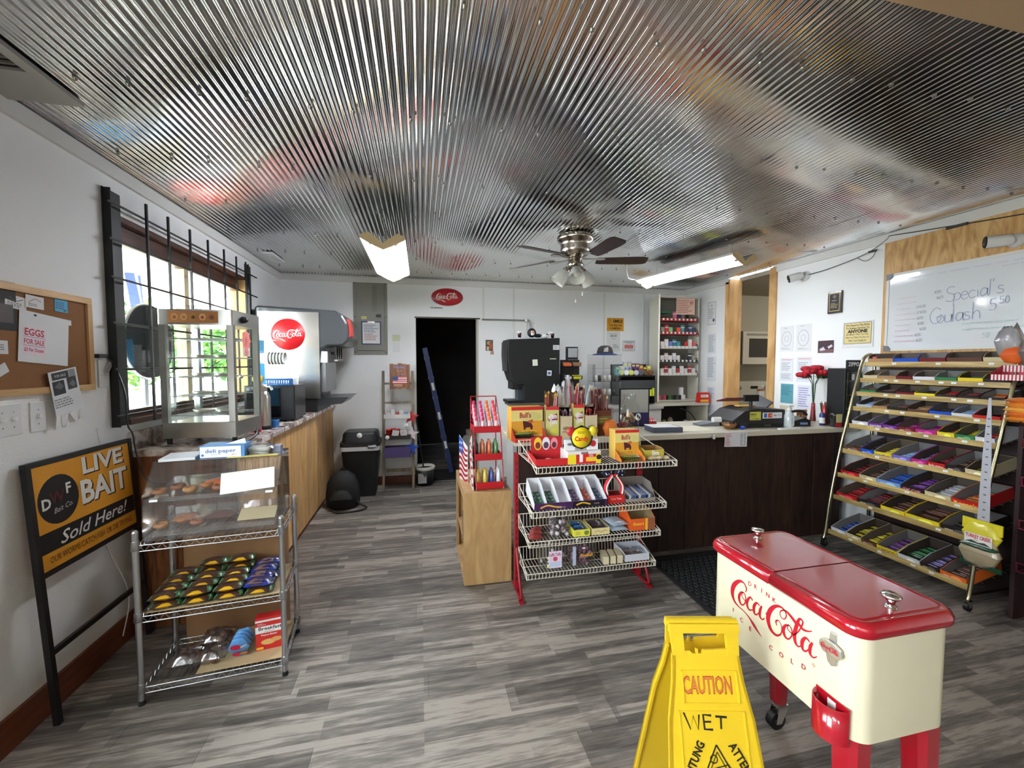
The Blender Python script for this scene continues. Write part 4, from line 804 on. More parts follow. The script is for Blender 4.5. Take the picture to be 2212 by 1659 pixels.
# decorative ladder shelf
LM = Matrix.Translation((-.265, 5.045, 0)) @ Matrix.Rotation(math.radians(-6.5), 4, 'X')
lad = T('ladder_shelf', 'weathered wooden decorative ladder used as a shelf by the doorway', 'ladder', LM)
for x in (-.17, .17):
    b = B(OLDW); b.box(x-.014, x+.014, -.02, .02, 0.003, 1.42); put('rail', b, lad)
for z in (.22, .43, .62, .86, 1.03, 1.26): b = B(OLDW); b.box(-.156, .156, -.018, .018, z, z+.035 if z < .7 else z+.02); put('rung', b, lad)
def lp(x, y, z, deg=0): return M(-.265+x, 5.0+y, z, deg)
shz = {}
for z, lab in ((.42, 'purple'), (.63, 'dark'), (.87, 'white')):
    b = B(C({'purple': (70, 54, 104), 'dark': (34, 30, 30), 'white': (196, 194, 190)}[lab], .5)); hh = .12 if lab == 'purple' else .05; b.rbox(-.145, .145, -.09, .05, 0, .006, .01); 
    for q in ((-.145, .145, -.09, -.085), (-.145, .145, .045, .05), (-.145, -.14, -.085, .045), (.14, .145, -.085, .045)): b.box(*q, .006, hh)
    one('ladder_bin', lab+' bin set across the rungs of the wooden ladder', 'bin', lp(0, -.0, z-.0), b); shz[lab] = z+.007
for i in range(3):
    b = B(C((196, 40, 30), .4)); b.lathe([(.024, 0), (.028, .1), (.03, .1), (.03, .11), (.0, .11)], 14); one('can', ['first', 'second', 'third'][i]+' red can in the dark bin on the ladder', 'can', lp(-.1+i*.05, -.05+.05*(i % 2), shz['dark']), b, 'red cans')
for i, (x, r) in enumerate(((-.02, .2), (.07, -.15))):
    sheet('price_card', ['blank white card leaning in the dark bin', 'white card with faint print leaning in the dark bin'][i], 'card', lp(x, -.095, shz['dark']+.07) @ Matrix.Rotation(.2, 4, 'X'), .075, .07, (222, 216, 214), [('g', 0, 0, .05, .04, 4, (150, 120, 120))] if i else [], rot=r)
for x, z in ((-.11, .66), (.1, .79)):
    b = B(WHITE); b.T = Matrix.Rotation(math.pi/2, 4, 'X'); b.lathe([(.024, 0), (.024, .004), (0, .004)], 16); one('round_tag', 'round white price tag '+('low on' if z < .7 else 'high in')+' the dark ladder bin', 'tag', lp(x, -.10, z), b)
for i in range(4):
    b = B(C([(30, 30, 32), (196, 130, 60), (150, 156, 150), (60, 90, 70)][i], .3, coat=.5)); b.pack(-.03, .03, -.012, .012, 0, .1, 4, 4, .5, .1, rr); one('packet', ['black', 'tan', 'silver', 'green'][i]+' packet in the purple ladder bin', 'packet', lp(-.08+i*.055, -.05, shz['purple']), b)
for i in range(5):
    b = B(C([(206, 190, 186), (226, 224, 222), (176, 60, 56), (210, 206, 204), (120, 150, 190)][i], .3, coat=.4)); b.box(-.02, .02, -.016, .016, 0, .06+.03*(i % 2)); one('small_box', ['pale pink', 'white', 'red', 'grey', 'blue'][i]+' little box in the white ladder bin', 'box', lp(-.1+i*.05, -.02, shz['white']), b)
for i, (c, n, px, py) in enumerate((((186, 44, 36), 'red', 888, 901), ((226, 214, 214), 'white', 889, 937), ((30, 72, 170), 'blue', 889, 968))):
    q = P(px, py, y=4.97); b = B(C(c, .5)); s_ = .088; pts = [(s_*(1 if k % 2 == 0 else .42)*math.sin(k*math.pi/5+.1), s_*(1 if k % 2 == 0 else .42)*math.cos(k*math.pi/5+.1)) for k in range(10)]; b.prism(pts, -.006, .006)
    b.c((210, 200, 190)); b.tube([(0, .004, .07), (0, .03, .1)], .002, 4); one('star_ornament', n+' wooden star hanging on the ladder rail', 'star', M(q.x, 4.97, q.z), b, None)
q = P(864, 812, y=5.12); fp = T('wall_plaque', 'brown wooden plank sign with a small flag hung on the ladder', 'sign', M(q.x, 5.08, q.z) @ Matrix.Rotation(-.09, 4, 'X'))
for i in range(5): b = B(BROWNW); x = -.115+i*.046; b.box(x, x+.045, -.01, .006, -.155+.008*(i % 2), .15-.007*((i+1) % 3)); put('plank', b, fp)
FL = [('r', .0, -.05, .16, .085, (226, 220, 216))]+[('r', .0, -.05+.036-i*.024, .16, .012, (176, 30, 40)) for i in range(4)]+[('r', -.05, -.03, .06, .046, (40, 50, 110))]
printed(fp, face(0, -.0105, 0), [('t', 'Home', -.005, .105, .034, (120, 130, 190), dict(bold=.01)), ('t', 'of the', .0, .062, .018, (214, 150, 110)), ('t', 'Free', .02, .025, .024, (120, 110, 170), dict(shear=.3))]+FL+[('g', 0, -.11, .14, .03, 2, (206, 190, 170))])
# back room seen through the doorway
b = B(C((26, 24, 22), .9)); b.box(-.05, .73, -.02, .5, 0, .012)
for i in range(24): b.c((20, 19, 18)); b.box(-.045, .725, -.015+i*.021, -.006+i*.021, .012, .016)
one('door_mat', 'dark ribbed mat lying in the storeroom doorway', 'mat', M(0, 5.40, .0008), b)
t = T('mop_bucket', 'black bucket with a pale liner standing in the doorway behind the ladder', 'bucket', M(.04, 5.24, 0.001)); b = B(C((24, 24, 26), .5)); b.lathe([(.0, 0.0), (.10, 0), (.12, .22), (.115, .22), (.096, .01), (0, .01)], 20); put('pail', b, t); b = B(C((206, 204, 190), .6)); b.lathe([(.117, .19), (.123, .2), (.128, .225), (.116, .235), (.105, .2)], 20, cap=False); put('liner', b, t)
b = B(C((150, 150, 150), .6)); b.T = Matrix.Translation((-.03, -.104, .04)); b.box(-.05, .05, -.006, .0, 0, .12); put('patch', b, t)
t = T('mop', 'thin black handled mop leaning out of the bucket', 'mop', M(.03, 5.2, .03)); b = B(BLACK); b.tube([(0.02, 0, 0), (-.09, .1, .82)], .009, 8); put('handle', b, t)
sl = T('stepladder', 'folded blue stepladder leaning inside the dark doorway', 'ladder', Matrix.Translation((.40, 5.62, .02)) @ Matrix.Rotation(-.2, 4, 'Y')); BL = C((24, 40, 84), .5)
for y in (0, .16, .22, .38):
    b = B(BL); b.box(-.03, .03, y-.012, y+.012, 0.01, 1.72); put('rail', b, sl)
for i in range(6): b = B(C((150, 152, 156), .4, 1)); b.box(-.035, .035, .0, .16, .22+i*.27, .25+i*.27); put('step', b, sl)
for z in (.35, .75, 1.15): b = B(C((206, 204, 190), .6)); b.box(-.016, .016, -.0135, -.0125, z, z+.10); put('sticker', b, sl)
t = T('gas_cylinder', 'off-white gas cylinder in the dark storeroom', 'gas cylinder', M(.76, 6.4, .0)); b = B(C((190, 184, 170), .5)); b.lathe([(.1, 0), (.1, .03), (.14, .05), (.15, .1), (.15, .3), (.12, .38), (.05, .41), (.05, .44), (.0, .44)], 24); put('tank', b, t); b = B(C((170, 166, 154), .5)); b.lathe([(.08, .40), (.085, .48), (.078, .48), (.074, .40)], 20, cap=False); put('collar', b, t)

# ================================================================ breaker panel and back wall pieces
q0, q1 = P(762, 600, y=BY), P(838, 768, y=BY); cx, cz = (q0.x+q1.x)/2, (q0.z+q1.z)/2; w, h = (q1.x-q0.x)/2, 0.455
bp_ = T('breaker_panel', 'tall grey metal electrical panel on the wall up to the ceiling', 'electrical panel', M(cx, BY-.001, cz)); GP = C((134, 132, 122), .5, noise=.05)
b = B(GP); b.box(-w, w, -.012, 0, -h, h-.01); put('cover', b, bp_, bevel=.003); b = B(GP); b.box(-w+.035, w-.03, -.022, -.012, -h+.05, h-.05); put('door', b, bp_, bevel=.004)
for x in (-.02, .0, .02): b = B(C((120, 118, 110), .5)); b.box(x+.05-.004, x+.05+.004, -.026, -.0225, .06, h-.08); put('rib', b, bp_)
for x in (-w+.02, w-.02):
    for z in (-h+.03, 0, h-.05): b = B(C((90, 88, 82), .4, 1)); b.sph((x, -.012, z), .008, 8, sy=.5); put('screw', b, bp_)
printed(bp_, face(0, -.0225, 0), [('r', -.075, -.01, .06, .032, (226, 214, 130)), ('g', -.075, -.01, .05, .02, 2, (90, 80, 50)), ('r', .095, .015, .06, .036, (24, 24, 26))], 'sticker')
q = P(802, 719, y=5.32); t = T('clipboard', 'white list on a blue clipboard hanging on the grey breaker panel', 'clipboard', M(q.x, 5.325, q.z)); b = B(C((46, 44, 100), .4)); b.box(-.112, .112, -.008, 0, -.14, .14); put('board', b, t); b = B(PAPER); b.box(-.1, .1, -.0095, -.0082, -.13, .125); pp = put('paper', b, t); b = B(STEEL); b.box(-.04, .04, -.014, -.0096, .118, .138); put('clip', b, t)
printed(pp, face(0, -.0095, 0), [('g', 0, .05, .17, .1, 5, (130, 140, 170)), ('g', 0, -.05, .16, .09, 4, (196, 130, 120))])
BW = lambda px, py, off=.001: (lambda q: M(q.x, BY-off, q.z))(P(px, py, y=BY))
sheet('note', 'pale green note stuck above the light switch by the doorway', 'note', BW(856, 730), .09, .075, (206, 212, 176), [])
t = T('light_switch', 'white light switch on the wall beside the storeroom doorway', 'light switch', BW(856, 750)); b = B(WHITE); b.box(-.037, .037, -.006, 0, -.06, .06); put('plate', b, t, bevel=.002); b = B(WHITE); b.box(-.005, .005, -.016, -.006, -.01, .008); put('toggle', b, t)
t = T('oval_sign', 'red oval cola sign on the wall above the doorway', 'sign', BW(966, 642)); b = B(C((176, 26, 40), .35)); b.T = Matrix.Rotation(math.pi/2, 4, 'X') @ Matrix.Diagonal((1, .55, 1, 1)); b.lathe([(.195, 0), (.195, .006), (.185, .012), (0, .012)], 48); put('plaque', b, t)
b = B(C((150, 120, 100), .3, .6)); b.T = Matrix.Rotation(math.pi/2, 4, 'X'); b.tube([(.195*math.cos(i*math.pi/24), .107*math.sin(i*math.pi/24), .008) for i in range(48)], .0035, 5, True); put('rim', b, t); printed(t, face(0, -.0125, 0), [('k', 0, .0, .27, (240, 226, 206), .05, 1.25)])
sheet('label', 'small black on white no smoking label under the red oval sign', 'label', BW(943, 665), .16, .024, (214, 212, 208), [('t', 'NO SMOKING', 0, 0, .013, (30, 30, 30), dict(bold=.03, w=.14))])
sheet('photo', 'small brown photo on the wall beside the doorway', 'photo', BW(1057, 746), .095, .14, (84, 68, 52), [('c', -.012, .03, .02, .026, (180, 150, 120)), ('r', .02, -.01, .04, .08, (170, 90, 50)), ('r', -.02, -.04, .03, .05, (206, 190, 170)), ('r', .02, .05, .03, .02, (120, 130, 90))])
sheet('photo', 'smaller photo with an orange patch half under the brown photo', 'photo', BW(1063, 762, .0028), .045, .045, (190, 150, 130), [])
b = B(C((170, 170, 166), .35, .8)); q0, q1 = P(1041, 690, y=BY-.03), P(1140, 690, y=BY-.03); b.tube([(0, 0, 0), (q1.x-q0.x, 0, 0), (q1.x-q0.x+.03, 0, -.02), (q1.x-q0.x+.03, 0, -.4)], .009, 8); b.lathe([(.022, -.02), (.022, .02)], 12, (q1.x-q0.x-.02, 0, 0)); b.cyl((.02, 0, 0), (.02, .028, 0), .01); one('water_pipe', 'thin grey pipe running along the wall from the doorway corner', 'pipe', M(q0.x, BY-.03, q0.z), b)
t = sheet('sign', 'yellow smiling face camera warning sign on the back wall', 'sign', BW(1329, 701), .25, .18, (214, 150, 30), [('o', 0, 0, .118, .083, .001, (90, 60, 10)), ('o', -.085, .045, .026, .026, .004, (40, 30, 10)), ('c', -.094, .052, .003, .005, (40, 30, 10)), ('c', -.076, .052, .003, .005, (40, 30, 10)), ('l', [(-.098, .038), (-.085, .03), (-.072, .038)], .003, (40, 30, 10), 1), ('t', 'SMILE', .035, .046, .04, (40, 30, 10), dict(bold=.04, w=.14)), ('t', "YOU'RE ON", 0, -.012, .028, (40, 30, 10), dict(bold=.03, w=.19)), ('t', 'CAMERA', 0, -.052, .026, (40, 30, 10), dict(bold=.03, w=.16))], thick=.003)
sheet('notice', 'white notice with bold lines under the yellow sign', 'notice', BW(1325, 735), .20, .30, (214, 214, 210), [('t', 'Protected by a', 0, .09, .018, (110, 110, 112), dict(w=.12)), ('t', '$35.00', -.0, .06, .024, (70, 70, 74), dict(bold=.03)), ('t', 'charge', .0, .025, .016, (80, 80, 84)), ('g', .04, -.08, .09, .06, 3, (110, 110, 112))])
sheet('notice', 'white framed reserve the right notice with a red block', 'notice', BW(1358, 747, .003), .19, .15, (218, 216, 212), [('r', 0, 0, .18, .14, (120, 112, 116)), ('r', 0, 0, .172, .132, (222, 220, 218)), ('t', 'WE RESERVE', 0, .05, .018, (90, 84, 88), dict(bold=.03, w=.15)), ('t', 'THE RIGHT', 0, .03, .015, (110, 104, 108), dict(w=.1)), ('r', 0, -.012, .13, .05, (196, 84, 76)), ('t', 'TO REFUSE', 0, .0, .014, (230, 200, 196), dict(w=.11)), ('t', 'SERVICE', 0, -.022, .014, (230, 200, 196), dict(w=.1)), ('t', 'TO ANYONE', 0, -.053, .014, (110, 104, 108), dict(w=.12))])
# ================================================================ dark bar counter
BT = .96
bar = T('bar_counter', 'dark stained wooden bar with a cream laminate top', 'counter', M(2.1, 3.1, 0)); g0 = bar.matrix_world.inverted()
b = B(C((206, 198, 178), .35, noise=.04, nscale=5)); b.T = g0; b.box(.64, 3.66, 2.82, 3.46, BT-.04, BT); put('worktop', b, bar, bevel=.004)
b = B(DARKW); b.T = g0; b.box(.78, 3.60, 2.93, 3.36, 0, BT-.041); put('carcass', b, bar)
x = .78; i = 0
while x < 3.59:
    w = [.2, .24, .18, .22][i % 4]; x1 = min(x+w, 3.6); b = B(DARKW); b.T = g0; b.box(x+.002, x1-.002, 2.91, 2.9295, .01, BT-.042); put('board', b, bar, bevel=.003); x = x1; i += 1
t = sheet('price_sheet', 'laminated white price list hanging from the front edge of the bar', 'price list', M(P(1590, 952, y=2.815).x, 2.817, .90), .205, .115, (222, 220, 222), [('g', -.07, .0, .055, .1, 9, (196, 70, 80)), ('g', .055, .0, .03, .1, 8, (90, 90, 96)), ('g', .085, .0, .025, .1, 8, (90, 90, 96))], thick=.0012, rot=.03)
b = B(CHROME); b.tube([(.012*math.cos(i*math.pi/8), 0, .012*math.sin(i*math.pi/8)) for i in range(16)], .002, 5, True); b.c(WHITE); b.box(.01, .028, -.006, 0, -.02, .012); q = P(1537, 943, y=2.815); one('key_ring', 'metal ring and white hook on the bar edge beside the price list', 'hook', M(q.x, 2.8125, q.z), b)
# rubber mats
b = B(C((16, 16, 17), .75)); mx0, mx1, my0, my1 = 1.68, 3.15, 2.08, 2.84
b.box(mx0+.03, mx1-.03, my0+.03, my1-.03, 0, .004)
for q in ((mx0, mx1, my0, my0+.035), (mx0, mx1, my1-.035, my1), (mx0, mx0+.035, my0+.035, my1-.035), (mx1-.035, mx1, my0+.035, my1-.035)): b.box(*q, 0, .010)
ny = 0; y = my0+.05
while y < my1-.05:
    x = mx0+.05+(.0225 if ny % 2 else 0)
    while x < mx1-.06: b.c((34, 34, 36), rough=.6); b.tube([(x+.017*math.cos(k*math.pi/3), y+.017*math.sin(k*math.pi/3), .009) for k in range(6)], .0042, 4, True); x += .045
    y += .039; ny += 1
rm = T('rubber_mat', 'black rubber drainage mat with round holes in front of the bar', 'mat', M(0, 0, .0006)); o_ = put('ring_grid', b, rm, kind='stuff')
# ================================================================ birch crate with the bottle rack
CX0, CX1, CYA, CYB, CZT = .275, .60, 2.745, 3.38, .635
cr = T('plywood_crate', 'open-sided birch plywood crate on the floor at the end of the bar', 'crate', M(.435, 3.05, 0)); g0 = cr.matrix_world.inverted()
def cpl(nm, *q):
    b = B(BIRCH); b.T = g0; b.box(*q); return put(nm, b, cr, bevel=.002)
cpl('front_panel', CX0, CX1, CYA, CYA+.018, .0005, CZT); cpl('back_panel', CX0, CX1, CYB-.018, CYB, .0005, CZT); cpl('side_panel', CX1-.018, CX1, CYA+.018, CYB-.018, .0005, CZT)
cpl('base', CX0, CX1-.018, CYA+.018, CYB-.018, .02, .038); cpl('shelf', CX0+.01, CX1-.018, CYA+.018, CYB-.018, .245, .263)
cpl('top', CX0, CX1-.018, CYA+.018, CYB-.018, CZT-.018, CZT); cpl('edge_strip', CX0, CX0+.02, CYA+.018, CYB-.018, .0005, .02)
for y in (CYA+.018, CYB-.058): cpl('upright', CX0, CX0+.018, y, y+.04, .038, CZT-.018)
cpl('rail', CX0, CX0+.018, CYA+.058, CYB-.058, CZT-.058, CZT-.018)
t = T('water_jug', 'clear plastic jug hanging in the open side of the birch crate', 'jug', M(.33, 2.88, .2635)); b = B(PURPLEJAR); b.lathe([(.0, 0), (.05, 0), (.055, .02), (.055, .2), (.03, .25), (.02, .27)], 18, cap=False); put('body', b, t); b = B(WHITE); b.lathe([(.022, .262), (.022, .285), (0, .285)], 12); put('cap', b, t)
# bottle rack: two flag side cards, red wire rack with candy tubes
BRX0, BRX1 = .375, .545
br_ = T('bottle_rack', 'red tiered counter rack with flag patterned side cards on the birch crate', 'display rack', M(.45, 2.93, CZT)); RDM = C((186, 20, 34), .35, coat=.3)
T0 = Matrix.Translation((-.02, 0, 0))
lv = (.0, .185, .37)
for i, z in enumerate(lv):
    y = -.14+i*.055; b = B(RDM); b.box(-.085, .105, y, y+.008, z+.006, z+.052); b.box(-.085, .105, y+.008, .17, z+.006, z+.012); b.box(-.085, -.08, y+.008, .17, z+.012, z+.05); b.box(.1, .105, y+.008, .17, z+.012, z+.05); put('tray', b, br_)
for x in (-.085, .105):
    b = B(RDM); b.tube([(x, -.142, .003), (x, -.02, .42), (x, .17, .62), (x, .17, .003)], .004, 6)
    for z in (.45, .5, .55): b.tube([(x, -.02+(z-.42)*.95, z), (x, .17, z)], .002, 4)
    put('wire_side', b, br_)
b = B(RDM); b.tube([(-.085, .17, .62), (.105, .17, .62)], .004, 6); put('wire_top', b, br_)
def flagcard(x0, y0, x1, y1, z0, zl, zh, nm, lab):
    # slanted side card showing a waving striped flag
    t = T('flag_card', lab, 'flag card', M(x0, y0, CZT+.0005)); L = math.hypot(x1-x0, y1-y0); a = math.atan2(y1-y0, x1-x0); n = 10
    for k in range(1):
        b = B(C((228, 226, 224), .5)); R_ = Matrix.Rotation(a, 4, 'Z'); b.T = R_
        b.prism([(0, 0), (L, 0), (L, zh), (0, zl)], -.003, .0); put('card', b, t)
        b = B(); b.T = R_ @ face(0, -.003, 0); zz = .0006
        for s_ in range(7):
            b.c((176, 36, 50)); pts = []
            for i in range(9):
                u = i/8; yy = (s_+.5)/7.3*(zl+(zh-zl)*u)+.014*math.sin(u*6+.5); pts.append((u*L, yy, (zl+(zh-zl)*u)/15))
            b.ribbon(pts, 0, zz, 2)
        put('stripes', b, t)
        b = B(); b.T = R_ @ face(0, -.0036, 0); b.c((36, 84, 176)); u = .48
        b.add([(0, zl*.66, .0008), (L*u, (zl+(zh-zl)*u)*.66, .0008), (L*u, zl+(zh-zl)*u, .0008), (0, zl, .0008)], [(0, 1, 2, 3)]); b.c((236, 236, 240))
        for i in range(4): x, y = L*(.12+.2*(i % 2)), zl*(.72+.12*(i//2)); b.add([(x+.012*math.cos(q*math.pi/5+.3)*(1 if q % 2 == 0 else .45), y+.014*math.sin(q*math.pi/5+.3)*(1 if q % 2 == 0 else .45), .0012) for q in range(10)], [tuple(range(10))])
        put('star_field', b, t)
flagcard(.282, 3.12, .33, 2.99, 0, .33, .26, 'a', 'folded flag patterned card with blue starred corner beside the bottle rack')
flagcard(.335, 2.975, .352, 2.80, 0, .36, .20, 'b', 'flag patterned card with red waves against the front of the bottle rack') if False else None
# front slanted card made directly
t = T('flag_card', 'flag patterned card with red waves against the side of the bottle rack', 'flag card', M(.345, 2.79, CZT+.0005)); b = B(C((228, 226, 224), .5)); b.prism([(0, 0), (.20, 0), (.20, .30), (.10, .36)], -.0015, .0015, 'yz'); put('card', b, t)
b = B((176, 36, 50)); b.T = Matrix(((0, 0, -1, -.0015), (-1, 0, 0, .2), (0, 1, 0, 0), (0, 0, 0, 1)))
for s_ in range(6):
    pts = [(u*.19*(1-s_*.07)+.003, .03+s_*.052+.012*math.sin(u*7+s_), .02) for u in [i/7 for i in range(8)]]; b.ribbon(pts, 0, .0006, 2)
put('stripes', b, t)
TC = [('pink', (222, 40, 110)), ('pink', (216, 44, 120)), ('orange', (240, 110, 40)), ('coral', (236, 70, 80))]
kk = 0
for c in range(4):
    for r in range(5):
        nm, colr = TC[c]; b = B(C((226, 196, 206), .2, coat=.3)); b.lathe([(.0, 0), (.015, 0), (.016, .01), (.016, .06), (.009, .075)], 12); b.c(colr, rough=.3); b.lathe([(.0105, .075), (.0105, .1), (.0, .103)], 12)
        one('candy_bottle', f'{["front", "second", "third", "fourth", "back"][r]} {nm} capped candy bottle in '+['the outer', 'the second', 'the third', 'the inner'][c]+' column of the red rack', 'bottle', M(.386+c*.048, 2.945+r*.036, CZT+.3825+r*.026), b, 'candy bottles in the red rack')
for lv_, lab, cs in ((1, 'middle', ((70, 74, 78), (206, 120, 70), (214, 110, 60), (90, 140, 80))), (0, 'bottom', ((196, 170, 70), (214, 196, 90), (60, 80, 150), (226, 228, 236)))):
    for c in range(4):
        for r in range(2):
            b = B(C(cs[c], .3, coat=.4)); b.lathe([(0, 0), (.016, 0), (.017, .02), (.016, .09), (.008, .1), (.008, .115), (0, .118)], 12); cn = [['grey', 'amber', 'orange', 'green'], ['yellow', 'gold', 'blue', 'white']][1-lv_][c]
            one('candy_bottle', f'{cn} candy bottle in the {"front" if r == 0 else "rear"} row on the {lab} red tray', 'bottle', M(.386+c*.048, 2.93+(lv_-1)*.05+.055*lv_-.03+r*.05-(0 if lv_ else -.0), CZT+lv[lv_]+.0125), b, 'small candy bottles')
# ================================================================ red and white snack rack
RX0, RX1, RFY, RBY = .615, 1.475, 2.28, 2.60
rk = T('snack_rack', 'red framed rack of four tilted white wire shelves in front of the bar', 'wire rack', M(1.04, 2.5, 0)); g0 = rk.matrix_world.inverted(); RD = C((150, 22, 34), .4)
for x in (RX0-.012, RX1+.012):
    b = B(RD); b.T = g0; b.box(x-.012, x+.012, 2.60, 2.635, .02, .92)
    b.c((60, 8, 12)); 
    for k in range(18): b.box(x-.003, x+.003, 2.598, 2.600, .08+k*.045, .10+k*.045)
    u = put('upright', b, rk); b = B(RD); b.T = g0; b.tube([(x, 2.61, .30), (x, 2.52, .12), (x, 2.47, .03), (x, 2.50, .012), (x, 2.72, .012)], .010, 6); b.box(x-.014, x+.014, 2.45, 2.49, 0, .012); put('foot', b, u)
SHZ = (.93, .645, .445, .225)   # front lip heights
SHF = (2.17, 2.27, 2.33, 2.38)
shf = []
for si, (zf, yf) in enumerate(zip(SHZ, SHF)):
    zb = zf-.03 if si < 2 else zf-.03; s_ = B(WIREW); s_.T = g0; zt = zf+.0; zb_back = zf+.075; zf0 = zf-.004; zl_ = zf-.034
    b = s_
    for z, y, r in ((zt, yf, .003), (zl_, yf+.003, .0025), (zf0-.005, RBY-.01, .003), (zb_back, RBY, .003), (zf0-.003, (yf+RBY)/2, .0025)): b.tube([(RX0, y, z), (RX1, y, z)], r, 5)
    for x in (RX0, RX1): b.tube([(x, yf, zt), (x, RBY, zb_back)], .003, 5); b.tube([(x, yf, zf0), (x, RBY-.01, zf0-.005)], .003, 5); b.tube([(x, yf, zt), (x, yf, zl_)], .003, 4); b.tube([(x, yf, zl_), (x, yf+.1, zf0)], .003, 4); b.tube([(x, RBY, zb_back), (x, RBY-.01, zf0-.005)], .003, 4); b.tube([(x, yf+.08, zt+.018), (x, yf+.08, zf0)], .002, 4); b.tube([(x, yf+.17, zt+.04), (x, yf+.17, zf0)], .002, 4)
    so = put('shelf_frame', b, rk); n = 38; b = B(WIREW); b.T = g0
    for i in range(n+1): x = RX0+.01+(RX1-RX0-.02)*i/n; b.tube([(x, yf+.012, zl_+.004), (x, yf+.003, zl_), (x, yf-.006, zl_+.008), (x, yf-.003, zt-.001), (x, yf+.004, zf0), (x, RBY-.01, zf0-.003), (x, RBY, zb_back)], .0018, 4, cap=False)
    put('wire', b, so, kind='stuff'); shf.append((yf, zf0+.0015))
def onr(s, x, y=.02, z=0, deg=0): return M(x, shf[s][0]+y, shf[s][1]+z+.002, deg)
def pxr(s, px, dy=.02): return P(px, 1100, y=shf[s][0]+dy).x
def cbox(name, label, mat, w, d, h, col, prints=None, group=None, catg='box', rough=.45, side=None):
    t = T(name, label, catg, mat, group); b = B(C(col, rough)); b.box(-w/2, w/2, 0, d, 0, h); put('carton', b, t, bevel=.0015)
    if prints: printed(t, face(0, 0, h/2), prints)
    return t
def tray(name, label, mat, w, d, hf, hb, col, inner=(196, 190, 184), group=None, catg='tray', prints=None, cut=None):
    """open display tray; low front, high back"""
    t = T(name, label, catg, mat, group); b = B(C(col, .5)); k = .002
    b.box(-w/2, w/2, 0, d, 0, k); b.box(-w/2, w/2, 0, k, k, hf); b.box(-w/2, w/2, d-k, d, k, hb)
    for x in (-w/2, w/2-k): b.prism([(k, k), (d-k, k), (d-k, hb), (d*.35, hb*.9+hf*.1), (k, hf)], x, x+k, 'yz')
    put('carton', b, t); b = B(C(inner, .7)); b.box(-w/2+k, w/2-k, k, d-k, k, k+.0005); b.box(-w/2+k, w/2-k, d-k-.001, d-k, k+.001, hb-.001); 
    for x in (-w/2+k, w/2-k-.0006): b.prism([(k+.001, k+.001), (d-k-.001, k+.001), (d-k-.001, hb-.002), (d*.35, hb*.9+hf*.1-.002), (k+.001, hf-.002)], x, x+.0006, 'yz')
    put('lining', b, t)
    if prints: printed(t, face(0, 0, hf/2), prints)
    return t
rr = random.Random(21)
def BULL(w, h):
    return [('r', 0, h*.45, w, h*.1, (206, 40, 40)), ('r', 0, -.0, w*.98, h*.78, (232, 214, 130)), ('r', 0, -h*.14, w*.98, h*.42, (226, 160, 50)), ('c', w*.1, h*.2, w*.35, h*.14, (214, 206, 130)),
            ('t', "Bull's", -w*.06, h*.25, h*.15, (190, 40, 60), dict(bold=.03, w=w*.36)),
            ('p', [(-w*.14, h*.08), (-w*.02, h*.06), (w*.12, h*.02), (w*.18, -h*.1), (w*.16, -h*.19), (w*.1, -h*.19), (w*.09, -h*.12), (-w*.04, -h*.13), (-w*.06, -h*.19), (-w*.11, -h*.19), (-w*.13, -h*.04)], (84, 30, 34)), ('p', [(-w*.02, h*.06), (w*.16, h*.12), (w*.2, h*.04), (w*.1, -h*.0)], (206, 96, 50)),
            ('r', w*.0, -h*.26, w*.56, h*.085, (240, 190, 60)), ('t', 'Snack Sticks', 0, -h*.26, h*.05, (120, 50, 30), dict(bold=.02, w=w*.5))]
# top shelf
t = tray('candy_tray', 'red display tray of small candy packs at the crate end of the top wire shelf', onr(0, .72, .03), .20, .2, .04, .05, (196, 32, 36), (150, 24, 30)); b = B(C((190, 30, 36), .5)); b.box(-.09, .10, .14, .143, 0, .14); o_ = put('header_card', b, t)
printed(t, face(0, .1395, .09), [('c', -.05, .01, .024, .038, (236, 196, 60)), ('c', 0, .01, .024, .038, (226, 222, 226)), ('c', .05, .01, .022, .034, (230, 140, 150)), ('c', -.05, -.0, .016, .02, (130, 50, 44)), ('c', 0, -.0, .016, .02, (90, 60, 80)), ('c', .05, -.0, .014, .018, (90, 40, 44))], 'header_print')
for i in range(6):
    b = B(C([(60, 20, 26), (226, 220, 222), (120, 30, 40)][i % 3], .3, coat=.5)); b.pack(-.026, .026, -.02, .02, 0, .02, 4, 4, .5, .1, rr); one('candy_pack', ['dark', 'white', 'maroon'][i % 3]+' little candy pack in the '+('front' if i < 3 else 'back')+' of the red display tray', 'candy', onr(0, .66+(i % 3)*.058, .06+.05*(i//3), .004, rr.uniform(-20, 20)), b, 'candy packs in the red tray')
t = cbox('candy_box', 'red and white candy carton with a round yellow topper on the top wire shelf', onr(0, .905, .03), .20, .13, .075, (232, 226, 224), [('r', 0, -.008, .2, .055, (206, 34, 40)), ('r', -.075, -.008, .05, .055, (240, 214, 40)), ('r', .085, -.008, .03, .055, (240, 214, 40)), ('r', -.02, 0, .02, .05, (236, 236, 236)), ('c', .088, 0, .016, .014, (40, 30, 30)), ('r', .04, -.01, .06, .025, (244, 200, 50)), ('r', .0, .026, .04, .012, (120, 20, 40)), ('t', 'CANDY', 0, .026, .007, (236, 220, 220)), ('c', .04, .01, .014, .012, (220, 150, 140))])
b = B(C((244, 216, 30), .4)); b.T = Matrix.Translation((-.01, .02, .15)) @ Matrix.Rotation(math.pi/2, 4, 'X'); b.lathe([(.058, 0), (.058, .003), (0, .003)], 28); tp = put('round_topper', b, t)
b = B(C((30, 20, 20), .4)); b.T = Matrix.Translation((-.01, .023, .15)) @ Matrix.Rotation(math.pi/2, 4, 'X'); b.lathe([(.07, 0), (.07, .002), (0, .002)], 8); put('topper_back', b, t)
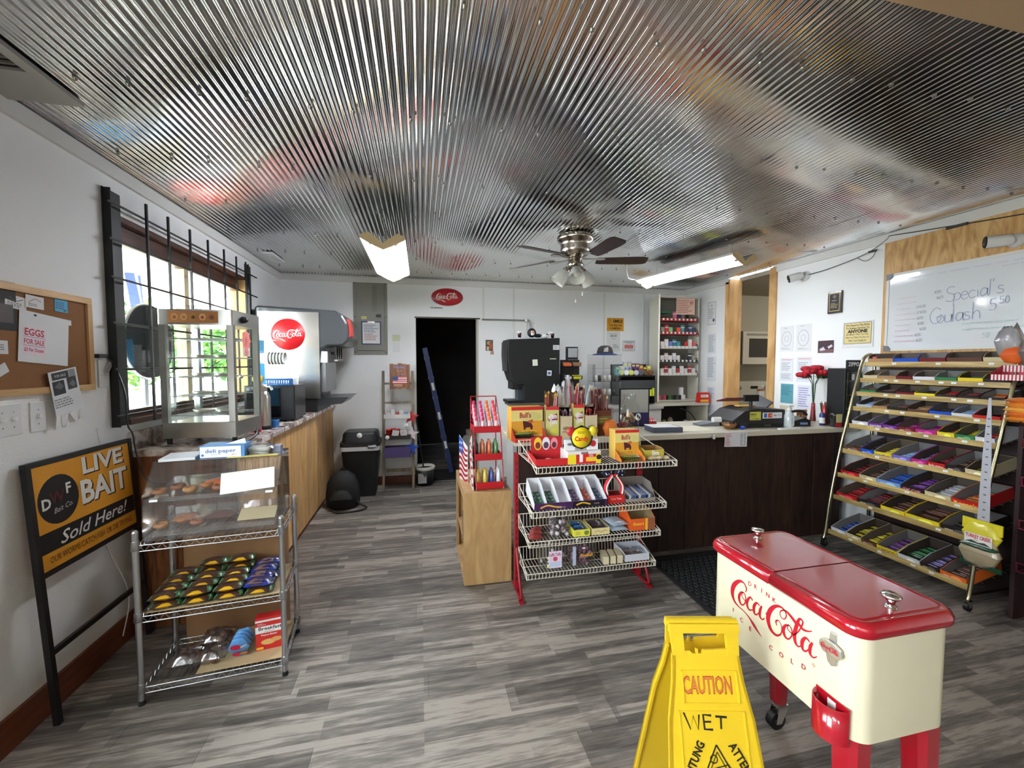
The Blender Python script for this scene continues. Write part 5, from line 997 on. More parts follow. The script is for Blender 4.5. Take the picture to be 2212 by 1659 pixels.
printed(t, face(-.01, .017, .15), [('t', 'Candy', 0, -.006, .026, (206, 40, 30), dict(bold=.03, w=.085)), ('g', 0, .028, .05, .014, 2, (60, 50, 20))], 'topper_print')
for x, c in ((-.072, (196, 50, 44)), (.062, (240, 220, 60))):
    b = B(C(c, .4)); b.T = Matrix.Translation((x, .022, .185)) @ Matrix.Rotation(math.pi/2, 4, 'X'); b.lathe([(.028, 0), (.028, .002), (0, .002)], 16); put('topper_disc', b, t)
for x, c, lab in ((-.075, (120, 120, 120), 'white'), (.065, (196, 40, 50), 'red spotted')):
    b = B(C((232, 230, 230), .4)); b.box(-.03, .03, 0, .02, 0, .06); pk = T('candy_packet_box', lab+' small pack standing on the candy carton', 'box', onr(0, .905+x, .06, .0755)); put('carton', b, pk); printed(pk, face(0, 0, .03), [('c', 0, .005, .018, .018 if x > 0 else .008, c)])
t = cbox('snack_box', 'yellow meat stick carton with an open tray on the top wire shelf', onr(0, 1.205, .10), .155, .08, .175, (230, 190, 90), BULL(.155, .175)); b = B(C((226, 130, 50), .4)); b.prism([(0, 0), (-.08, .0), (-.08, .015), (0, .06)], -.0775, -.0745, 'yz'); b.prism([(0, 0), (-.08, .0), (-.08, .015), (0, .06)], .0745, .0775, 'yz'); b.box(-.0775, .0775, -.08, 0, 0, .002); put('open_tray', b, t)
for i in range(7):
    b = B(C([(120, 124, 50), (90, 96, 40), (170, 160, 70)][i % 3], .3, coat=.4)); b.pack(-.062, .062, -.008, .008, 0, .008, 5, 3, .5, .1, rr); one('meat_stick', 'olive wrapped meat stick, number '+['one', 'two', 'three', 'four', 'five', 'six', 'seven'][i]+' from the front of the yellow carton', 'snack', onr(0, 1.205, .03+i*.009, .003+.0*i+.0085*(i % 3)), b, 'meat sticks in the open tray')
t = tray('snack_tray', 'crumpled yellow and brown snack carton at the far end of the top wire shelf', onr(0, 1.375, .08), .13, .10, .05, .06, (196, 180, 70), (150, 110, 60)); printed(t, face(0, 0, .032), [('t', 'Jim', .005, 0, .028, (236, 236, 236), dict(bold=.03))])
for i in range(3):
    b = B(C((206, 180, 130), .4)); b.pack(-.035, .035, -.02, .02, 0, .02, 4, 4, .5, .15, rr); one('snack_packet', ['front', 'middle', 'rear'][i]+' tan snack packet lying beside the crumpled carton', 'packet', onr(0, 1.34+i*.045, .04, .0, 30*i), b)
# second shelf: divided tray of small packs
DT = onr(1, .865, .03)
t = T('divided_tray', 'white divided cardboard tray of small candies on the second wire shelf', 'tray', DT); Wd = .455; tl = Matrix.Rotation(.28, 4, 'X'); b = B(C((70, 34, 84), .5)); b.T = tl; b.box(-Wd/2, Wd/2, 0, .002, 0, .045); b.c((222, 222, 226)); b.box(-Wd/2, Wd/2, .002, .21, 0, .002); b.box(-Wd/2, Wd/2, .208, .21, .002, .09)
put('tray', b, t)
for i, x in enumerate((-.228, -.152, -.076, 0, .076, .152, .226)):
    b = B(C((226, 226, 230), .5)); b.T = tl; b.prism([(.004, .002), (.208, .002), (.208, .088), (.15, .086), (.05, .055), (.004, .04)], x, x+.002, 'yz'); put('divider', b, t)
printed(t, tl @ face(0, 0, .022), [('r', .11, 0, .2, .04, (24, 18, 30)), ('l', [(-.19, -.008), (-.15, .008), (-.1, -.004), (-.06, -.01)], .01, (226, 180, 60), 1), ('l', [(.03, -.004), (.07, .01), (.12, -.004)], .01, (226, 180, 60), 1), ('t', 'CARAMEL', -.06, -.01, .009, (200, 180, 200)), ('t', 'SOUR', .16, -.0, .009, (200, 190, 200))])
cc = [(30, 86, 54), (26, 76, 48), None, (80, 34, 84), (196, 74, 40), (60, 84, 110)]; cn = ['green', 'dark green', '', 'purple', 'orange', 'slate blue']
for i in range(6):
    if cc[i] is None: continue
    for r in range(5):
        for c in range(2):
            b = B(C(cc[i], .25, coat=.6)); b.pack(-.016, .016, -.015, .015, 0, .014, 3, 3, .5, .15, rr); b.c(tuple(min(255, v+90) for v in cc[i]), rough=.3); b.pack(-.007, .007, -.007, .007, .009, .0165, 2, 2, .5, .1, rr)
            one('wrapped_candy', f'{cn[i]} wrapped candy in its compartment of the divided tray', 'candy', DT @ tl @ M(-.19+i*.076+(c-.5)*.033, .03+r*.034, .0035+.004*(r % 2), rr.uniform(-8, 8)), b, cn[i]+' wrapped candies')
t = tray('candy_basket', 'red candy carton with a striped ribbon bow on the second wire shelf', onr(1, 1.165, .05), .11, .09, .05, .05, (200, 36, 34), (120, 30, 30), prints=[('t', 'Cow Tales', 0, .004, .012, (236, 220, 210), dict(w=.07))])
for sx in (-1, 1):
    b = B(C((206, 30, 44), .5)); b.tube(cat([(sx*.05, .03, .05), (sx*.055, .035, .1), (sx*.01, .04, .17)]), .012, 6); b.c((236, 232, 232)); b.tube(cat([(sx*.048, .018, .05), (sx*.052, .022, .1), (sx*.012, .028, .165)]), .005, 5); put('ribbon', b, t)
    b = B(C((28, 36, 66), .5)); b.pack(sx*.045-.035, sx*.045+.035, .03, .06, .155, .2, 5, 4, .5, .1, rr); b.c((236, 236, 236))
    for k in range(6): b.sph((sx*.045+rr.uniform(-.026, .026), .032, .178+rr.uniform(-.014, .014)), .004, 5)
    put('bow', b, t)
t = tray('candy_tray', 'grey carton of silver and blue candy tubes on the second wire shelf', onr(1, 1.33, .05), .2, .17, .02, .11, (150, 140, 130), (120, 112, 106))
for i in range(11):
    c = [(40, 44, 70), (190, 196, 206), (90, 92, 104), (60, 90, 170)][i % 4]; b = B(C(c, .25, coat=.5)); b.box(-.006, .006, 0, .15, 0, .035); one('candy_bar', ['navy', 'silver', 'grey', 'blue'][i % 4]+' flat candy bar standing in the grey carton, '+['first', 'second', 'third', 'fourth', 'fifth', 'sixth', 'seventh', 'eighth', 'ninth', 'tenth', 'last'][i]+' in line', 'candy', onr(1, 1.245+i*.0165, .06, .0035) @ Matrix.Rotation(.15, 4, 'X'), b, 'flat bars in the grey carton')
# third shelf
def jar_hex(s, x, y, label, w=.075, h=.19, bits=((70, 66, 72), (214, 206, 210), (150, 130, 140)), tilt=0, lab=None, nb=60, mt=None):
    t = T('candy_jar', label, 'jar', onr(s, x, y)); b = B(mt or ACRYL)
    b.rbox(-w, w, -w*.85, w*.85, 0, h*.8, .03, 3); b2 = B(mt or ACRYL); b2.rbox(-w, w, -w*.85, w*.85, .003, h*.78, .03, 3)
    b.lathe([(w*.75, h*.8), (w*.6, h*.92), (w*.62, h)], 18, cap=False); put('shell', b, t)
    b = B()
    for i in range(nb): b.c(bits[i % len(bits)], rough=.35, coat=.4); b.sph((rr.uniform(-w*.75, w*.75), rr.uniform(-w*.6, w*.6), rr.uniform(.012, h*.5)), .013, 6, jit=.3)
    put('sweets', b, t, kind='stuff')
    if lab: printed(t, face(0, -w*.85, h*.4), lab)
    return t
for i in range(3):
    b = B(C((140, 44, 38), .35, coat=.4)); b.pack(-.045, .045, -.03, .03, 0, .03, 5, 4, .5, .2, rr); one('jerky_bag', ['front', 'middle', 'rear'][i]+' dark red candy bag at the crate end of the third wire shelf', 'bag', onr(2, .665+i*.02, .04+i*.055, .0, 20*i), b)
jar_hex(2, .825, .09, 'clear candy jar of dark and silver sweets on the third wire shelf', .07, .2)
def lowbox(s, x, w, label, col, inner, cn, pr): 
    t = tray('candy_tray', label, onr(s, x, .02), w, .15, .042, .045, col, inner, prints=pr)
    for i in range(5):
        b = B(C(cn[i % len(cn)][1], .3, coat=.4)); b.pack(-w/2+.008, w/2-.008, -.013, .013, 0, .03, 4, 3, .5, .15, rr); one('candy_packet', f'{cn[i % len(cn)][0]} packet, {["first", "second", "third", "fourth", "fifth"][i]} from the front of the {label.split(" tray")[0]} tray', 'packet', onr(s, x, .04+i*.025, .006+.003*i), b)
lowbox(2, .955, .105, 'yellow printed tray of blue and black packets on the third wire shelf', (226, 220, 80), (150, 150, 120), (('blue', (40, 110, 180)), ('black', (50, 46, 50))), [('c', .03, .0, .016, .014, (120, 130, 60)), ('g', -.02, 0, .04, .02, 3, (140, 140, 60))])
lowbox(2, 1.08, .115, 'cream printed tray of dark brown packets on the third wire shelf', (222, 206, 150), (120, 110, 90), (('brown', (64, 48, 48)), ('dark', (50, 40, 42))), [('l', [(-.04, -.004), (-.02, .006), (0, -.004), (.03, .006), (.04, 0)], .003, (150, 110, 70), 1)])
for i in range(2):
    b = B(C((176, 190, 204), .3, coat=.5, bump=.3, bscale=90)); b.pack(-.06, .06, -.075, .075, 0, .03, 6, 6, .4, .15, rr); one('candy_bag', ['silver blue patterned bag at the bottom of its pile on the third wire shelf', 'silver blue patterned bag on top of its pile on the third wire shelf'][i], 'bag', onr(2, 1.21, .095, .031*i, 8*i), b)
tray('candy_tray', 'orange carton of peanut butter candies on the third wire shelf', onr(2, 1.37, .03), .17, .16, .075, .115, (232, 96, 36), (150, 130, 90), prints=[('r', .06, 0, .045, .075, (150, 90, 60)), ('r', .025, 0, .016, .075, (240, 190, 60)), ('t', "Reese's", -.03, .005, .018, (246, 206, 60), dict(bold=.03, shear=.2, w=.075))])
# bottom shelf
jar_hex(3, .80, .085, 'large clear tub with a pink taffy label on the bottom wire shelf', .082, .2, ((226, 222, 140), (200, 200, 196)), nb=14, lab=[('r', 0, -.01, .085, .105, (226, 206, 226)), ('t', 'Laffy Taffy', 0, .022, .018, (140, 40, 70), dict(bold=.02, w=.075)), ('c', 0, -.006, .014, .014, (200, 60, 90)), ('r', 0, -.04, .08, .03, (190, 200, 226))])
jar_hex(3, .985, .085, 'large clear tub of purple fireball sweets on the bottom wire shelf', .084, .2, ((110, 70, 96), (90, 50, 60), (140, 100, 120)), nb=90, lab=[('t', 'FireBall', .02, .0, .02, (236, 170, 50), dict(bold=.02, w=.08)), ('r', .0, .045, .02, .01, (230, 230, 230)), ('g', .02, .03, .05, .006, 1, (200, 60, 60)), ('r', -.062, .0, .022, .12, (176, 186, 206))])
for i in range(3): b = B(C((206, 194, 162), .5)); b.box(-.018, .018, 0, .10, 0, .05); one('small_carton', ['first', 'second', 'third'][i]+' small cream carton beside the fireball tub', 'carton', onr(3, 1.14+i*.048, .02, 0, -12), b)
t = tray('candy_tray', 'white tray of clear wrapped candies at the far end of the bottom wire shelf', onr(3, 1.36, .025), .17, .16, .045, .06, (206, 208, 216), (190, 194, 204)); 
for i in range(2): b = B(C((96, 60, 48), .4)); b.pack(-.03, .03, -.02, .02, 0, .02, 5, 4, .5, .2, rr); b.c(FILM); b.pack(-.04, .04, -.05, .05, -.001, .04, 6, 6, .45, .25, rr); one('candy_bag', ['nearer', 'farther'][i]+' clear bag of brown candies in the white bottom tray', 'bag', onr(3, 1.325+i*.07, .095, .01), b)
# ================================================================ on the bar, crate end
def onb(x, y, z=0, deg=0): return M(x, y, BT+z+.0005, deg)
t = cbox('snack_box', 'large yellow meat stick carton with a bull picture at the crate end of the bar', onb(.735, 2.84, 0, 4), .235, .10, .235, (226, 170, 70), BULL(.235, .235)); b = B(C((190, 60, 40), .4)); b.prism([(0, 0), (-.09, .0), (-.09, .03), (0, .09)], -.1175, -.1145, 'yz'); b.prism([(0, 0), (-.09, .0), (-.09, .03), (0, .09)], .1145, .1175, 'yz'); b.box(-.1175, .1175, -.09, 0, 0, .002); b.box(-.1175, .1175, -.092, -.09, 0, .03); put('open_tray', b, t)
rr = random.Random(31)
for i in range(3):
    b = B(C([(90, 110, 40), (40, 36, 34), (150, 160, 80)][i], .3, coat=.5)); b.pack(-.085, .06, -.014, .014, 0, .02, 6, 3, .5, .1, rr); one('meat_stick', ['green', 'black', 'olive'][i]+' wrapped stick lying in the open front of the large carton', 'snack', onb(.72, 2.785+i*.012, .004+.018*i, -12+8*i), b)
def sticks(name, label, mat, w, d, h, col, pr, n, sc, lab2, sh=.2, back=None):
    t = T(name, label, 'display box', mat); b = B(C(col, .45)); k = .003
    b.box(-w/2, w/2, 0, k, 0, h); b.box(-w/2, w/2, d-k, d, 0, h*(1.35 if back else 1.05)); b.box(-w/2, -w/2+k, k, d-k, 0, h*1.03); b.box(w/2-k, w/2, k, d-k, 0, h*1.03); b.box(-w/2, w/2, k, d-k, 0, k); put('carton', b, t)
    if back: b = B(C(back, .6)); b.prism([(-w/2, h*1.0), (w/2, h*1.0), (w/2, h*1.5), (w*.2, h*1.42), (0, h*1.46), (-w*.25, h*1.42), (-w/2, h*1.5)], d-k, d); put('backboard', b, t)
    if pr: printed(t, face(0, 0, h/2), pr)
    for i in range(n):
        c = sc[i % len(sc)]; b = B(C(c[0], .3, coat=.5)); hh = h+sh*rr.uniform(.6, 1); b.tube([(0, 0, .004), (0, 0, hh*.5), (0, 0, hh-.03)], [.007, .008, .007], 7); b.c(c[1], rough=.35); b.pack(-.009, .009, -.004, .004, hh-.035, hh, 2, 2, .5, .2, rr)
        x = -w/2+.014+(w-.028)*((i*.618) % 1); y = .014+(d-.028)*((i*.37) % 1)
        one('snack_stick', f'{c[2]} snack stick {["standing upright", "leaning a little", "poking highest", "set low", "near the edge", "at the back"][i % 6]} in the {lab2}', 'snack', mat @ Matrix.Translation((x, y, 0)) @ Matrix.Rotation(rr.uniform(-.1, .1), 4, 'Y'), b, 'snack sticks in the '+lab2)
    return t
SJ = lambda w, h: [('r', 0, 0, w*.96, h*.98, (206, 198, 120)), ('r', 0, h*.45, w, h*.1, (206, 40, 50)), ('p', [(-w*.4, h*.12), (w*.34, h*.3), (w*.4, h*.1), (-w*.1, -h*.02)], (150, 24, 40)), ('t', 'slim', 0, h*.2, h*.15, (236, 234, 236), dict(bold=.04, w=w*.66, rot=.1)), ('t', 'jim', w*.04, h*.04, h*.16, (236, 234, 236), dict(bold=.04, w=w*.55, rot=.1)), ('r', w*.12, -h*.22, w*.6, h*.07, (220, 210, 60), .3), ('r', w*.14, -h*.32, w*.6, h*.06, (220, 210, 60), .3), ('r', 0, -h*.46, w*.96, h*.08, (190, 90, 40))]
stk = [((150, 26, 34), (226, 190, 70), 'red and yellow'), ((120, 24, 30), (230, 200, 150), 'dark red')]
sticks('stick_box', 'tall yellow printed stick carton with a brown backboard next to the bull carton', onb(.925, 2.85, 0, -8), .095, .085, .23, (206, 196, 110), SJ(.095, .23), 5, stk, 'first tall yellow carton', .13, (90, 54, 36))
sticks('stick_box', 'cream carton of purple sausage sticks between the two tall yellow cartons', onb(1.03, 2.845), .088, .08, .16, (214, 196, 160), [('c', 0, -.01, .028, .014, (150, 130, 100)), ('t', "STICKS", 0, -.035, .014, (90, 70, 60), dict(bold=.02))], 8, [((78, 40, 62), (130, 90, 110), 'purple'), ((100, 44, 56), (220, 216, 220), 'plum')], 'first cream carton', .06, (186, 170, 150))
sticks('stick_box', 'second tall yellow printed stick carton crowded with long red sticks', onb(1.13, 2.86, 0, -6), .082, .085, .24, (206, 196, 110), SJ(.082, .24), 13, [((120, 26, 34), (226, 196, 160), 'dark red'), ((150, 30, 36), (236, 170, 110), 'red')], 'second tall yellow carton', .17)
sticks('stick_box', 'cream carton of dark red sausage sticks beside the second yellow carton', onb(1.225, 2.85), .09, .08, .16, (216, 200, 166), [('c', 0, -.005, .028, .015, (160, 140, 110)), ('t', "SMOKED", 0, -.035, .014, (90, 70, 60), dict(bold=.02))], 8, [((130, 30, 36), (190, 60, 60), 'dark red')], 'second cream carton', .07, (180, 168, 150))
sticks('stick_box', 'dark carton of leaning jerky sticks towards the jars on the bar', onb(1.345, 2.90, 0, 10), .14, .10, .19, (110, 60, 40), [('r', 0, .02, .13, .06, (120, 110, 60)), ('g', 0, .02, .1, .04, 2, (200, 190, 90))], 15, [((96, 26, 28), (150, 60, 50), 'dark brown'), ((130, 60, 40), (226, 196, 90), 'brown')], 'dark jerky carton', .17)
for i, (x, y, z, c, n) in enumerate(((1.0, 2.96, .14, (220, 216, 212), 'white crumpled'), (1.09, 2.99, .18, (206, 200, 204), 'pale crumpled'), (1.05, 3.02, .05, (90, 60, 80), 'purple'), (1.30, 3.02, .12, (200, 204, 206), 'silver'))):
    b = B(C(c, .4, coat=.3)); b.pack(-.06, .06, -.035, .035, 0, .22+z, 7, 6, .4, .4, rr); one('snack_bag', n+' snack bag tucked behind the stick cartons', 'bag', onb(x, y, z if False else 0), b)
b = B(C((222, 120, 50), .35, coat=.4)); b.pack(-.055, .055, -.04, .04, 0, .12, 6, 5, .45, .25, rr); one('orange_bag', 'shiny orange bag on the bar beside the small bull carton', 'bag', onb(1.37, 2.84), b)
# jars on the bar
def bjar(x, y, label, r, h, mt, bits, top, neck=True):
    t = T('counter_jar', label, 'jar', onb(x, y)); b = B(mt); b.lathe([(0, .002), (r*.95, .002), (r, .01), (r, h*.68), (r*.7, h*.84), (r*.62, h*.9), (r*.66, h)] if neck else [(0, .002), (r*.9, .002), (r, h*.9), (r, h)], 24, cap=False); put('glass', b, t); b = B()
    for i in range(46): b.c(bits[i % len(bits)], rough=.4); a, q = rr.uniform(0, 6.28), r*.72*math.sqrt(rr.random()); b.sph((q*math.cos(a), q*math.sin(a), rr.uniform(.014, h*top)), .014, 6, jit=.35)
    put('contents', b, t, kind='stuff'); return t
bjar(1.60, 2.98, 'big clear glass jar of cream and brown wrapped treats on the bar', .07, .30, GLASS, ((186, 140, 96), (120, 84, 60), (206, 180, 140)), .5)
bjar(1.51, 2.93, 'narrow clear jar of pink sweets in front of the big jar', .042, .22, GLASS, ((190, 110, 120), (150, 60, 70)), .4)
bjar(1.43, 3.08, 'purple tinted wide jar behind the narrow jar', .07, .19, PURPLEJAR, ((190, 186, 206), (150, 146, 170)), .4, False)
bjar(1.34, 3.30, 'clear jar of reddish candies at the back of the bar', .06, .26, GLASS, ((140, 70, 70), (190, 150, 150)), .5)
bjar(1.47, 3.34, 'clear jar of brown candies at the back beside the black display', .055, .24, GLASS, ((110, 80, 70), (180, 170, 160)), .5)
t = T('disc_tag', 'black and white round tag on the front of the big glass jar', 'tag', onb(1.632, 2.905, .13, 20)); b = B(WHITE); b.T = Matrix.Rotation(math.pi/2, 4, 'X'); b.lathe([(.028, 0), (.028, .003), (0, .003)], 18); put('disc', b, t); printed(t, face(0, -.003, 0), [('c', -.01, .008, .01, .013, (20, 20, 22)), ('c', .01, -.005, .008, .012, (20, 20, 22))])
t = T('display_frame', 'grey and purple poster in a black stand behind the jars', 'stand', onb(1.79, 3.25)); b = B(BLACK); b.box(-.14, .14, 0, .012, 0, .33); put('frame', b, t); b = B(C((176, 174, 168), .6)); b.box(-.128, .128, -.002, -.0002, .12, .318); b.c((46, 36, 100)); b.box(-.128, .128, -.002, -.0002, .012, .119); put('poster', b, t)
b = B(C((90, 92, 108), .7)); 
for i in range(5): b.box(-.12+.002*(i % 2), .12, -.09, .08+.003*(i % 3), i*.008, i*.008+.0065)
b.c((226, 224, 222)); b.box(-.12, .10, -.08, .09, .040, .042); one('magazine_stack', 'stack of grey papers on the bar beside the big jar', 'papers', onb(1.90, 2.99, 0, -6), b)
b = B(C((232, 226, 200), .7)); b.box(-.17, .17, -.14, .12, 0, .0012); one('paper_sheet', 'wide cream paper sheet lying on the bar before the card reader', 'paper', onb(2.17, 3.06, 0, -5), b)
t = T('checkered_hat', 'small red and white checkered cap at the back of the bar', 'cap', onb(2.0, 3.36)); b = B(C((176, 30, 44), .6)); b.sph((0, 0, .0), .06, 12, sz=.75); b2 = B(C((176, 30, 44), .6)); b2.lathe([(.06, 0), (.062, .01), (.05, .04), (.02, .055), (0, .056)], 16); put('crown', b2, t); b = B(WHITE)
for i in range(6): a = -2.6+i*.4; b.sph((.05*math.cos(a), .05*math.sin(a), .036), .008, 6)
put('dots', b, t)
t = T('card_reader', 'grey card terminal with a white paper roll lying on the bar', 'card reader', onb(2.44, 3.18, 0, -6)); b = B(C((120, 122, 126), .4)); b.prism([(-.09, 0), (.09, 0), (.09, .03), (.03, .035), (-.09, .014)], -.06, .06); put('body', b, t, bevel=.003); b = B(WHITE); b.tube([(.03, -.05, .055), (.1, -.05, .055)], .024, 14); put('paper_roll', b, t)
b = B(C((130, 84, 34), .25, coat=.5)); b.lathe([(0, 0), (.03, 0), (.05, .02), (.062, .048), (.056, .048), (.046, .024), (0, .008)], 12); one('amber_bowl', 'amber glass bowl on the bar in front of the register', 'bowl', onb(2.50, 2.97), b)
b = B(C((30, 60, 170), .4)); b.sph((0, 0, .014), .022, 10, sz=.7); one('blue_cap', 'tiny blue lid lying beside the amber bowl', 'lid', onb(2.585, 2.92), b)
rg = T('cash_register', 'black cash register with card stickers and a raised display on the bar', 'cash register', onb(2.80, 2.96, 0, -3)); RG = C((44, 42, 42), .4)
b = B(RG); b.prism([(-.27, 0), (.23, 0), (.23, .15), (-.05, .165), (-.16, .14), (-.27, .06)], 0, .32); put('body', b, rg, bevel=.006)
b = B(C((20, 20, 20), .4)); b.box(-.12, .2, -.004, -.0002, .005, .032); put('drawer', b, rg); b = B(C((110, 110, 110), .4, 1)); b.box(.03, .09, -.006, -.0042, .012, .026); put('lock_plate', b, rg)
printed(rg, face(0, -.0002, .09), [('r', -.055, .01, .105, .07, (206, 200, 90)), ('t', 'SMILE', -.075, .024, .016, (60, 60, 30), dict(bold=.03)), ('t', "YOU'RE", -.08, .005, .011, (80, 80, 40)), ('t', 'ON CAMERA', -.055, -.014, .01, (50, 50, 30), dict(bold=.02, w=.08)), ('r', .105, .012, .185, .05, (232, 230, 232)), ('r', .04, .012, .03, .036, (60, 100, 170)), ('r', .085, .012, .04, .036, (196, 60, 40)), ('c', .077, .012, .012, .012, (220, 60, 50)), ('c', .093, .012, .012, .012, (236, 150, 50)), ('t', 'VISA', .13, .012, .014, (50, 60, 120), dict(bold=.03, w=.03)), ('t', 'DISCOVER', .172, .014, .01, (70, 70, 76), dict(w=.035))], 'stickers')
b = B(BLACK); b.cyl((-.06, .05, .163), (-.06, .05, .22), .013); b.box(-.13, -.0, .03, .055, .22, .275); put('pole_display', b, rg)
b = B(RG); b.T = Matrix.Translation((.10, .2, .14)) @ Matrix.Rotation(-.6, 4, 'Y') @ Matrix.Rotation(.5, 4, 'X'); b.box(-.12, .14, -.07, .07, .0, .014); put('raised_screen', b, rg)
b = B(C((110, 20, 30), .5)); b.T = Matrix.Translation((-.02, .30, .16)) @ Matrix.Rotation(-.25, 4, 'X'); b.box(-.12, .12, -.06, .08, .05, .06); put('red_cover', b, rg)
b = B(C((226, 180, 90), .6)); b.box(-.1, .06, .14, .2, .163, .172); b2 = one('envelope', 'manila envelope on top of the black register', 'envelope', rg.matrix_world @ M(0, 0, .002), b)
t = T('sanitizer_bottle', 'clear pump bottle of hand sanitizer beside the register', 'bottle', onb(3.05, 2.93)); b = B(C((206, 214, 216), .15, coat=.5)); b.lathe([(0, 0), (.034, 0), (.038, .01), (.038, .10), (.026, .125), (.014, .135), (.014, .145)], 20); put('body', b, t); b = B(WHITE); b.lathe([(.018, .145), (.018, .16), (.006, .162), (.006, .18), (.012, .185), (0, .187)], 14); b.tube([(0, 0, .182), (.035, -.01, .18)], .005, 6); put('pump', b, t); printed(t, face(0, -.0385, .06), [('r', 0, 0, .03, .08, (224, 230, 232)), ('g', 0, 0, .024, .06, 6, (130, 140, 150))])
b = B(WHITE); b.rbox(-.1, .1, -.02, .02, 0, .008, .01); one('white_tray', 'flat white tray on the bar edge before the sanitizer bottle', 'tray', onb(2.98, 2.86), b)
t = T('phone', 'black desk phone and handset on the bar beside the sanitizer', 'phone', onb(3.20, 3.03, 0, -15)); b = B(BLK2); b.prism([(-.08, 0), (.10, 0), (.10, .05), (.05, .075), (-.08, .03)], -.08, .08); put('base', b, t, bevel=.005); b = B(BLK2); b.tube(cat([(-.06, -.02, .08), (-.02, -.02, .12), (.06, -.02, .125), (.10, -.02, .09)]), [.012]*19, 8); put('handset', b, t); b = B(C((120, 140, 190), .3)); b.box(.01, .07, -.084, -.0802, .016, .034); put('badge', b, t)
# right end of the bar: flowers, bucket, candle, lighter display
t = T('rose_vase', 'glass vase of red artificial roses by the wall at the end of the bar', 'flowers', onb(3.60, 3.20)); b = B(GLASS); b.lathe([(.03, .002), (.022, .06), (.016, .2), (.022, .33), (.03, .38)], 18, cap=False); put('vase', b, t)
b = B(C((160, 22, 40), .4)); b.lathe([(0, .004), (.026, .004), (.02, .06), (.014, .17), (0, .175)], 14); put('red_water', b, t)
b = B(C((46, 84, 44), .6))
for i in range(5): a = i*1.256; b.tube([(0, 0, .1), (.015*math.cos(a), .015*math.sin(a), .35), (.06*math.cos(a), .06*math.sin(a), .44)], .003, 5); b.prism([(0, 0), (.02, .01), (.045, 0), (.02, -.01)], .40+.004*i, .401+.004*i, 'xy') if i == 0 else None
for i in range(10): a = i*.63; b.add([(.03*math.cos(a), .03*math.sin(a), .42), (.08*math.cos(a+.2), .08*math.sin(a+.2), .43), (.125*math.cos(a), .125*math.sin(a), .415), (.08*math.cos(a-.2), .08*math.sin(a-.2), .40)], [(0, 1, 2, 3)])
put('stems', b, t)
for (x, y, z) in ((0, -.02, .50), (-.075, -.02, .465), (.08, -.01, .46), (-.035, .04, .49), (.045, .04, .49), (.12, .02, .44), (-.11, .02, .435), (.02, -.06, .46)):
    b = B()
    for ring, (r, n, up) in enumerate(((.052, 7, 0), (.04, 6, .016), (.024, 4, .03))):
        for k in range(n):
            a = k*6.283/n+ring*.5; c = (x+r*.6*math.cos(a), y+r*.6*math.sin(a), z+up*.5); b.c([(176, 16, 38), (150, 12, 30), (120, 8, 22)][ring], rough=.7); b.sph(c, r*.62, 6, sx=.9, sy=.9, sz=.75)
    put('rose', b, t)
t = T('ice_bucket', 'brushed metal bucket holding scoops beside the vase', 'bucket', onb(3.63, 3.06)); b = B(C((150, 140, 130), .3, 1)); b.lathe([(.0, .0), (.055, 0), (.075, .17), (.08, .175), (.075, .18), (.05, .01)], 22); put('pail', b, t); b = B(STEEL); b.tube([(-.02, -.02, .04), (-.03, -.03, .25), (-.02, -.04, .27)], .006, 6); b.tube([(.03, 0, .04), (.04, 0, .27)], .006, 6); put('scoop', b, t)
b = B(STEEL); b.lathe([(0, 0), (.032, 0), (.026, .02), (.024, .17), (.03, .2), (.024, .2), (.02, .02)], 16); one('metal_vase', 'slim polished metal vase in front of the bucket', 'vase', onb(3.525, 3.02), b)
t = T('candle_jar', 'dark jar candle with a yellow note and red label at the end of the bar', 'candle', onb(3.465, 2.875)); b = B(C((30, 26, 26), .2, coat=.6)); b.lathe([(0, 0), (.035, 0), (.037, .10), (.037, .115), (0, .116)], 18); put('jar', b, t); b = B(C((226, 214, 150), .7)); b.box(-.032, .03, -.0395, -.0385, .04, .112); b.c((190, 40, 50)); b.box(-.032, .03, -.0392, -.038, .0, .038); put('label', b, t)
t = T('candle_picture', 'small glowing orange picture of candles behind the phone', 'picture', onb(3.40, 3.13, 0, 0)); b = B(C((216, 160, 140), .5)); b.box(-.055, .055, 0, .008, 0, .12); put('card', b, t); printed(t, face(0, 0, .06), [('r', 0, -.02, .11, .08, (196, 110, 90)), ('c', -.035, .005, .012, .012, (250, 226, 150)), ('c', 0, .005, .012, .012, (250, 226, 150)), ('c', .035, .005, .012, .012, (250, 226, 150)), ('r', -.035, -.035, .018, .05, (40, 20, 20)), ('r', 0, -.035, .02, .05, (40, 20, 20)), ('r', .035, -.035, .018, .05, (40, 20, 20))])
b = B(C((190, 30, 40), .3, coat=.5)); b.lathe([(0, 0), (.018, 0), (.018, .1), (.012, .16), (0, .2)], 12); one('red_bottle', 'slim red bottle between the candle picture and the metal vase', 'bottle', onb(3.475, 2.98), b)
b = B(C((40, 60, 120), .3)); b.lathe([(0, 0), (.022, 0), (.022, .09), (.014, .11), (0, .112)], 12); b.c(WHITE); b.lathe([(.0225, .02), (.0225, .07)], 12, cap=False); one('pill_bottle', 'small blue and white bottle beside the slim red bottle', 'bottle', onb(3.43, 2.96), b)
t = T('lighter_display', 'tall black lighter display tower behind the candy rack end', 'display', onb(3.60, 2.72+.14, 0, -90) @ Matrix.Translation((-.0, .0, 0))); t.matrix_world = M(3.622, 2.925, BT+.0005) ; b = B(BLACK); b.box(-.10, .07, -.08, .08, 0, .50); put('tower', b, t, bevel=.004); b = B(BLACK); b.box(-.075, .065, -.075, -.06, .50, .57); put('header', b, t)
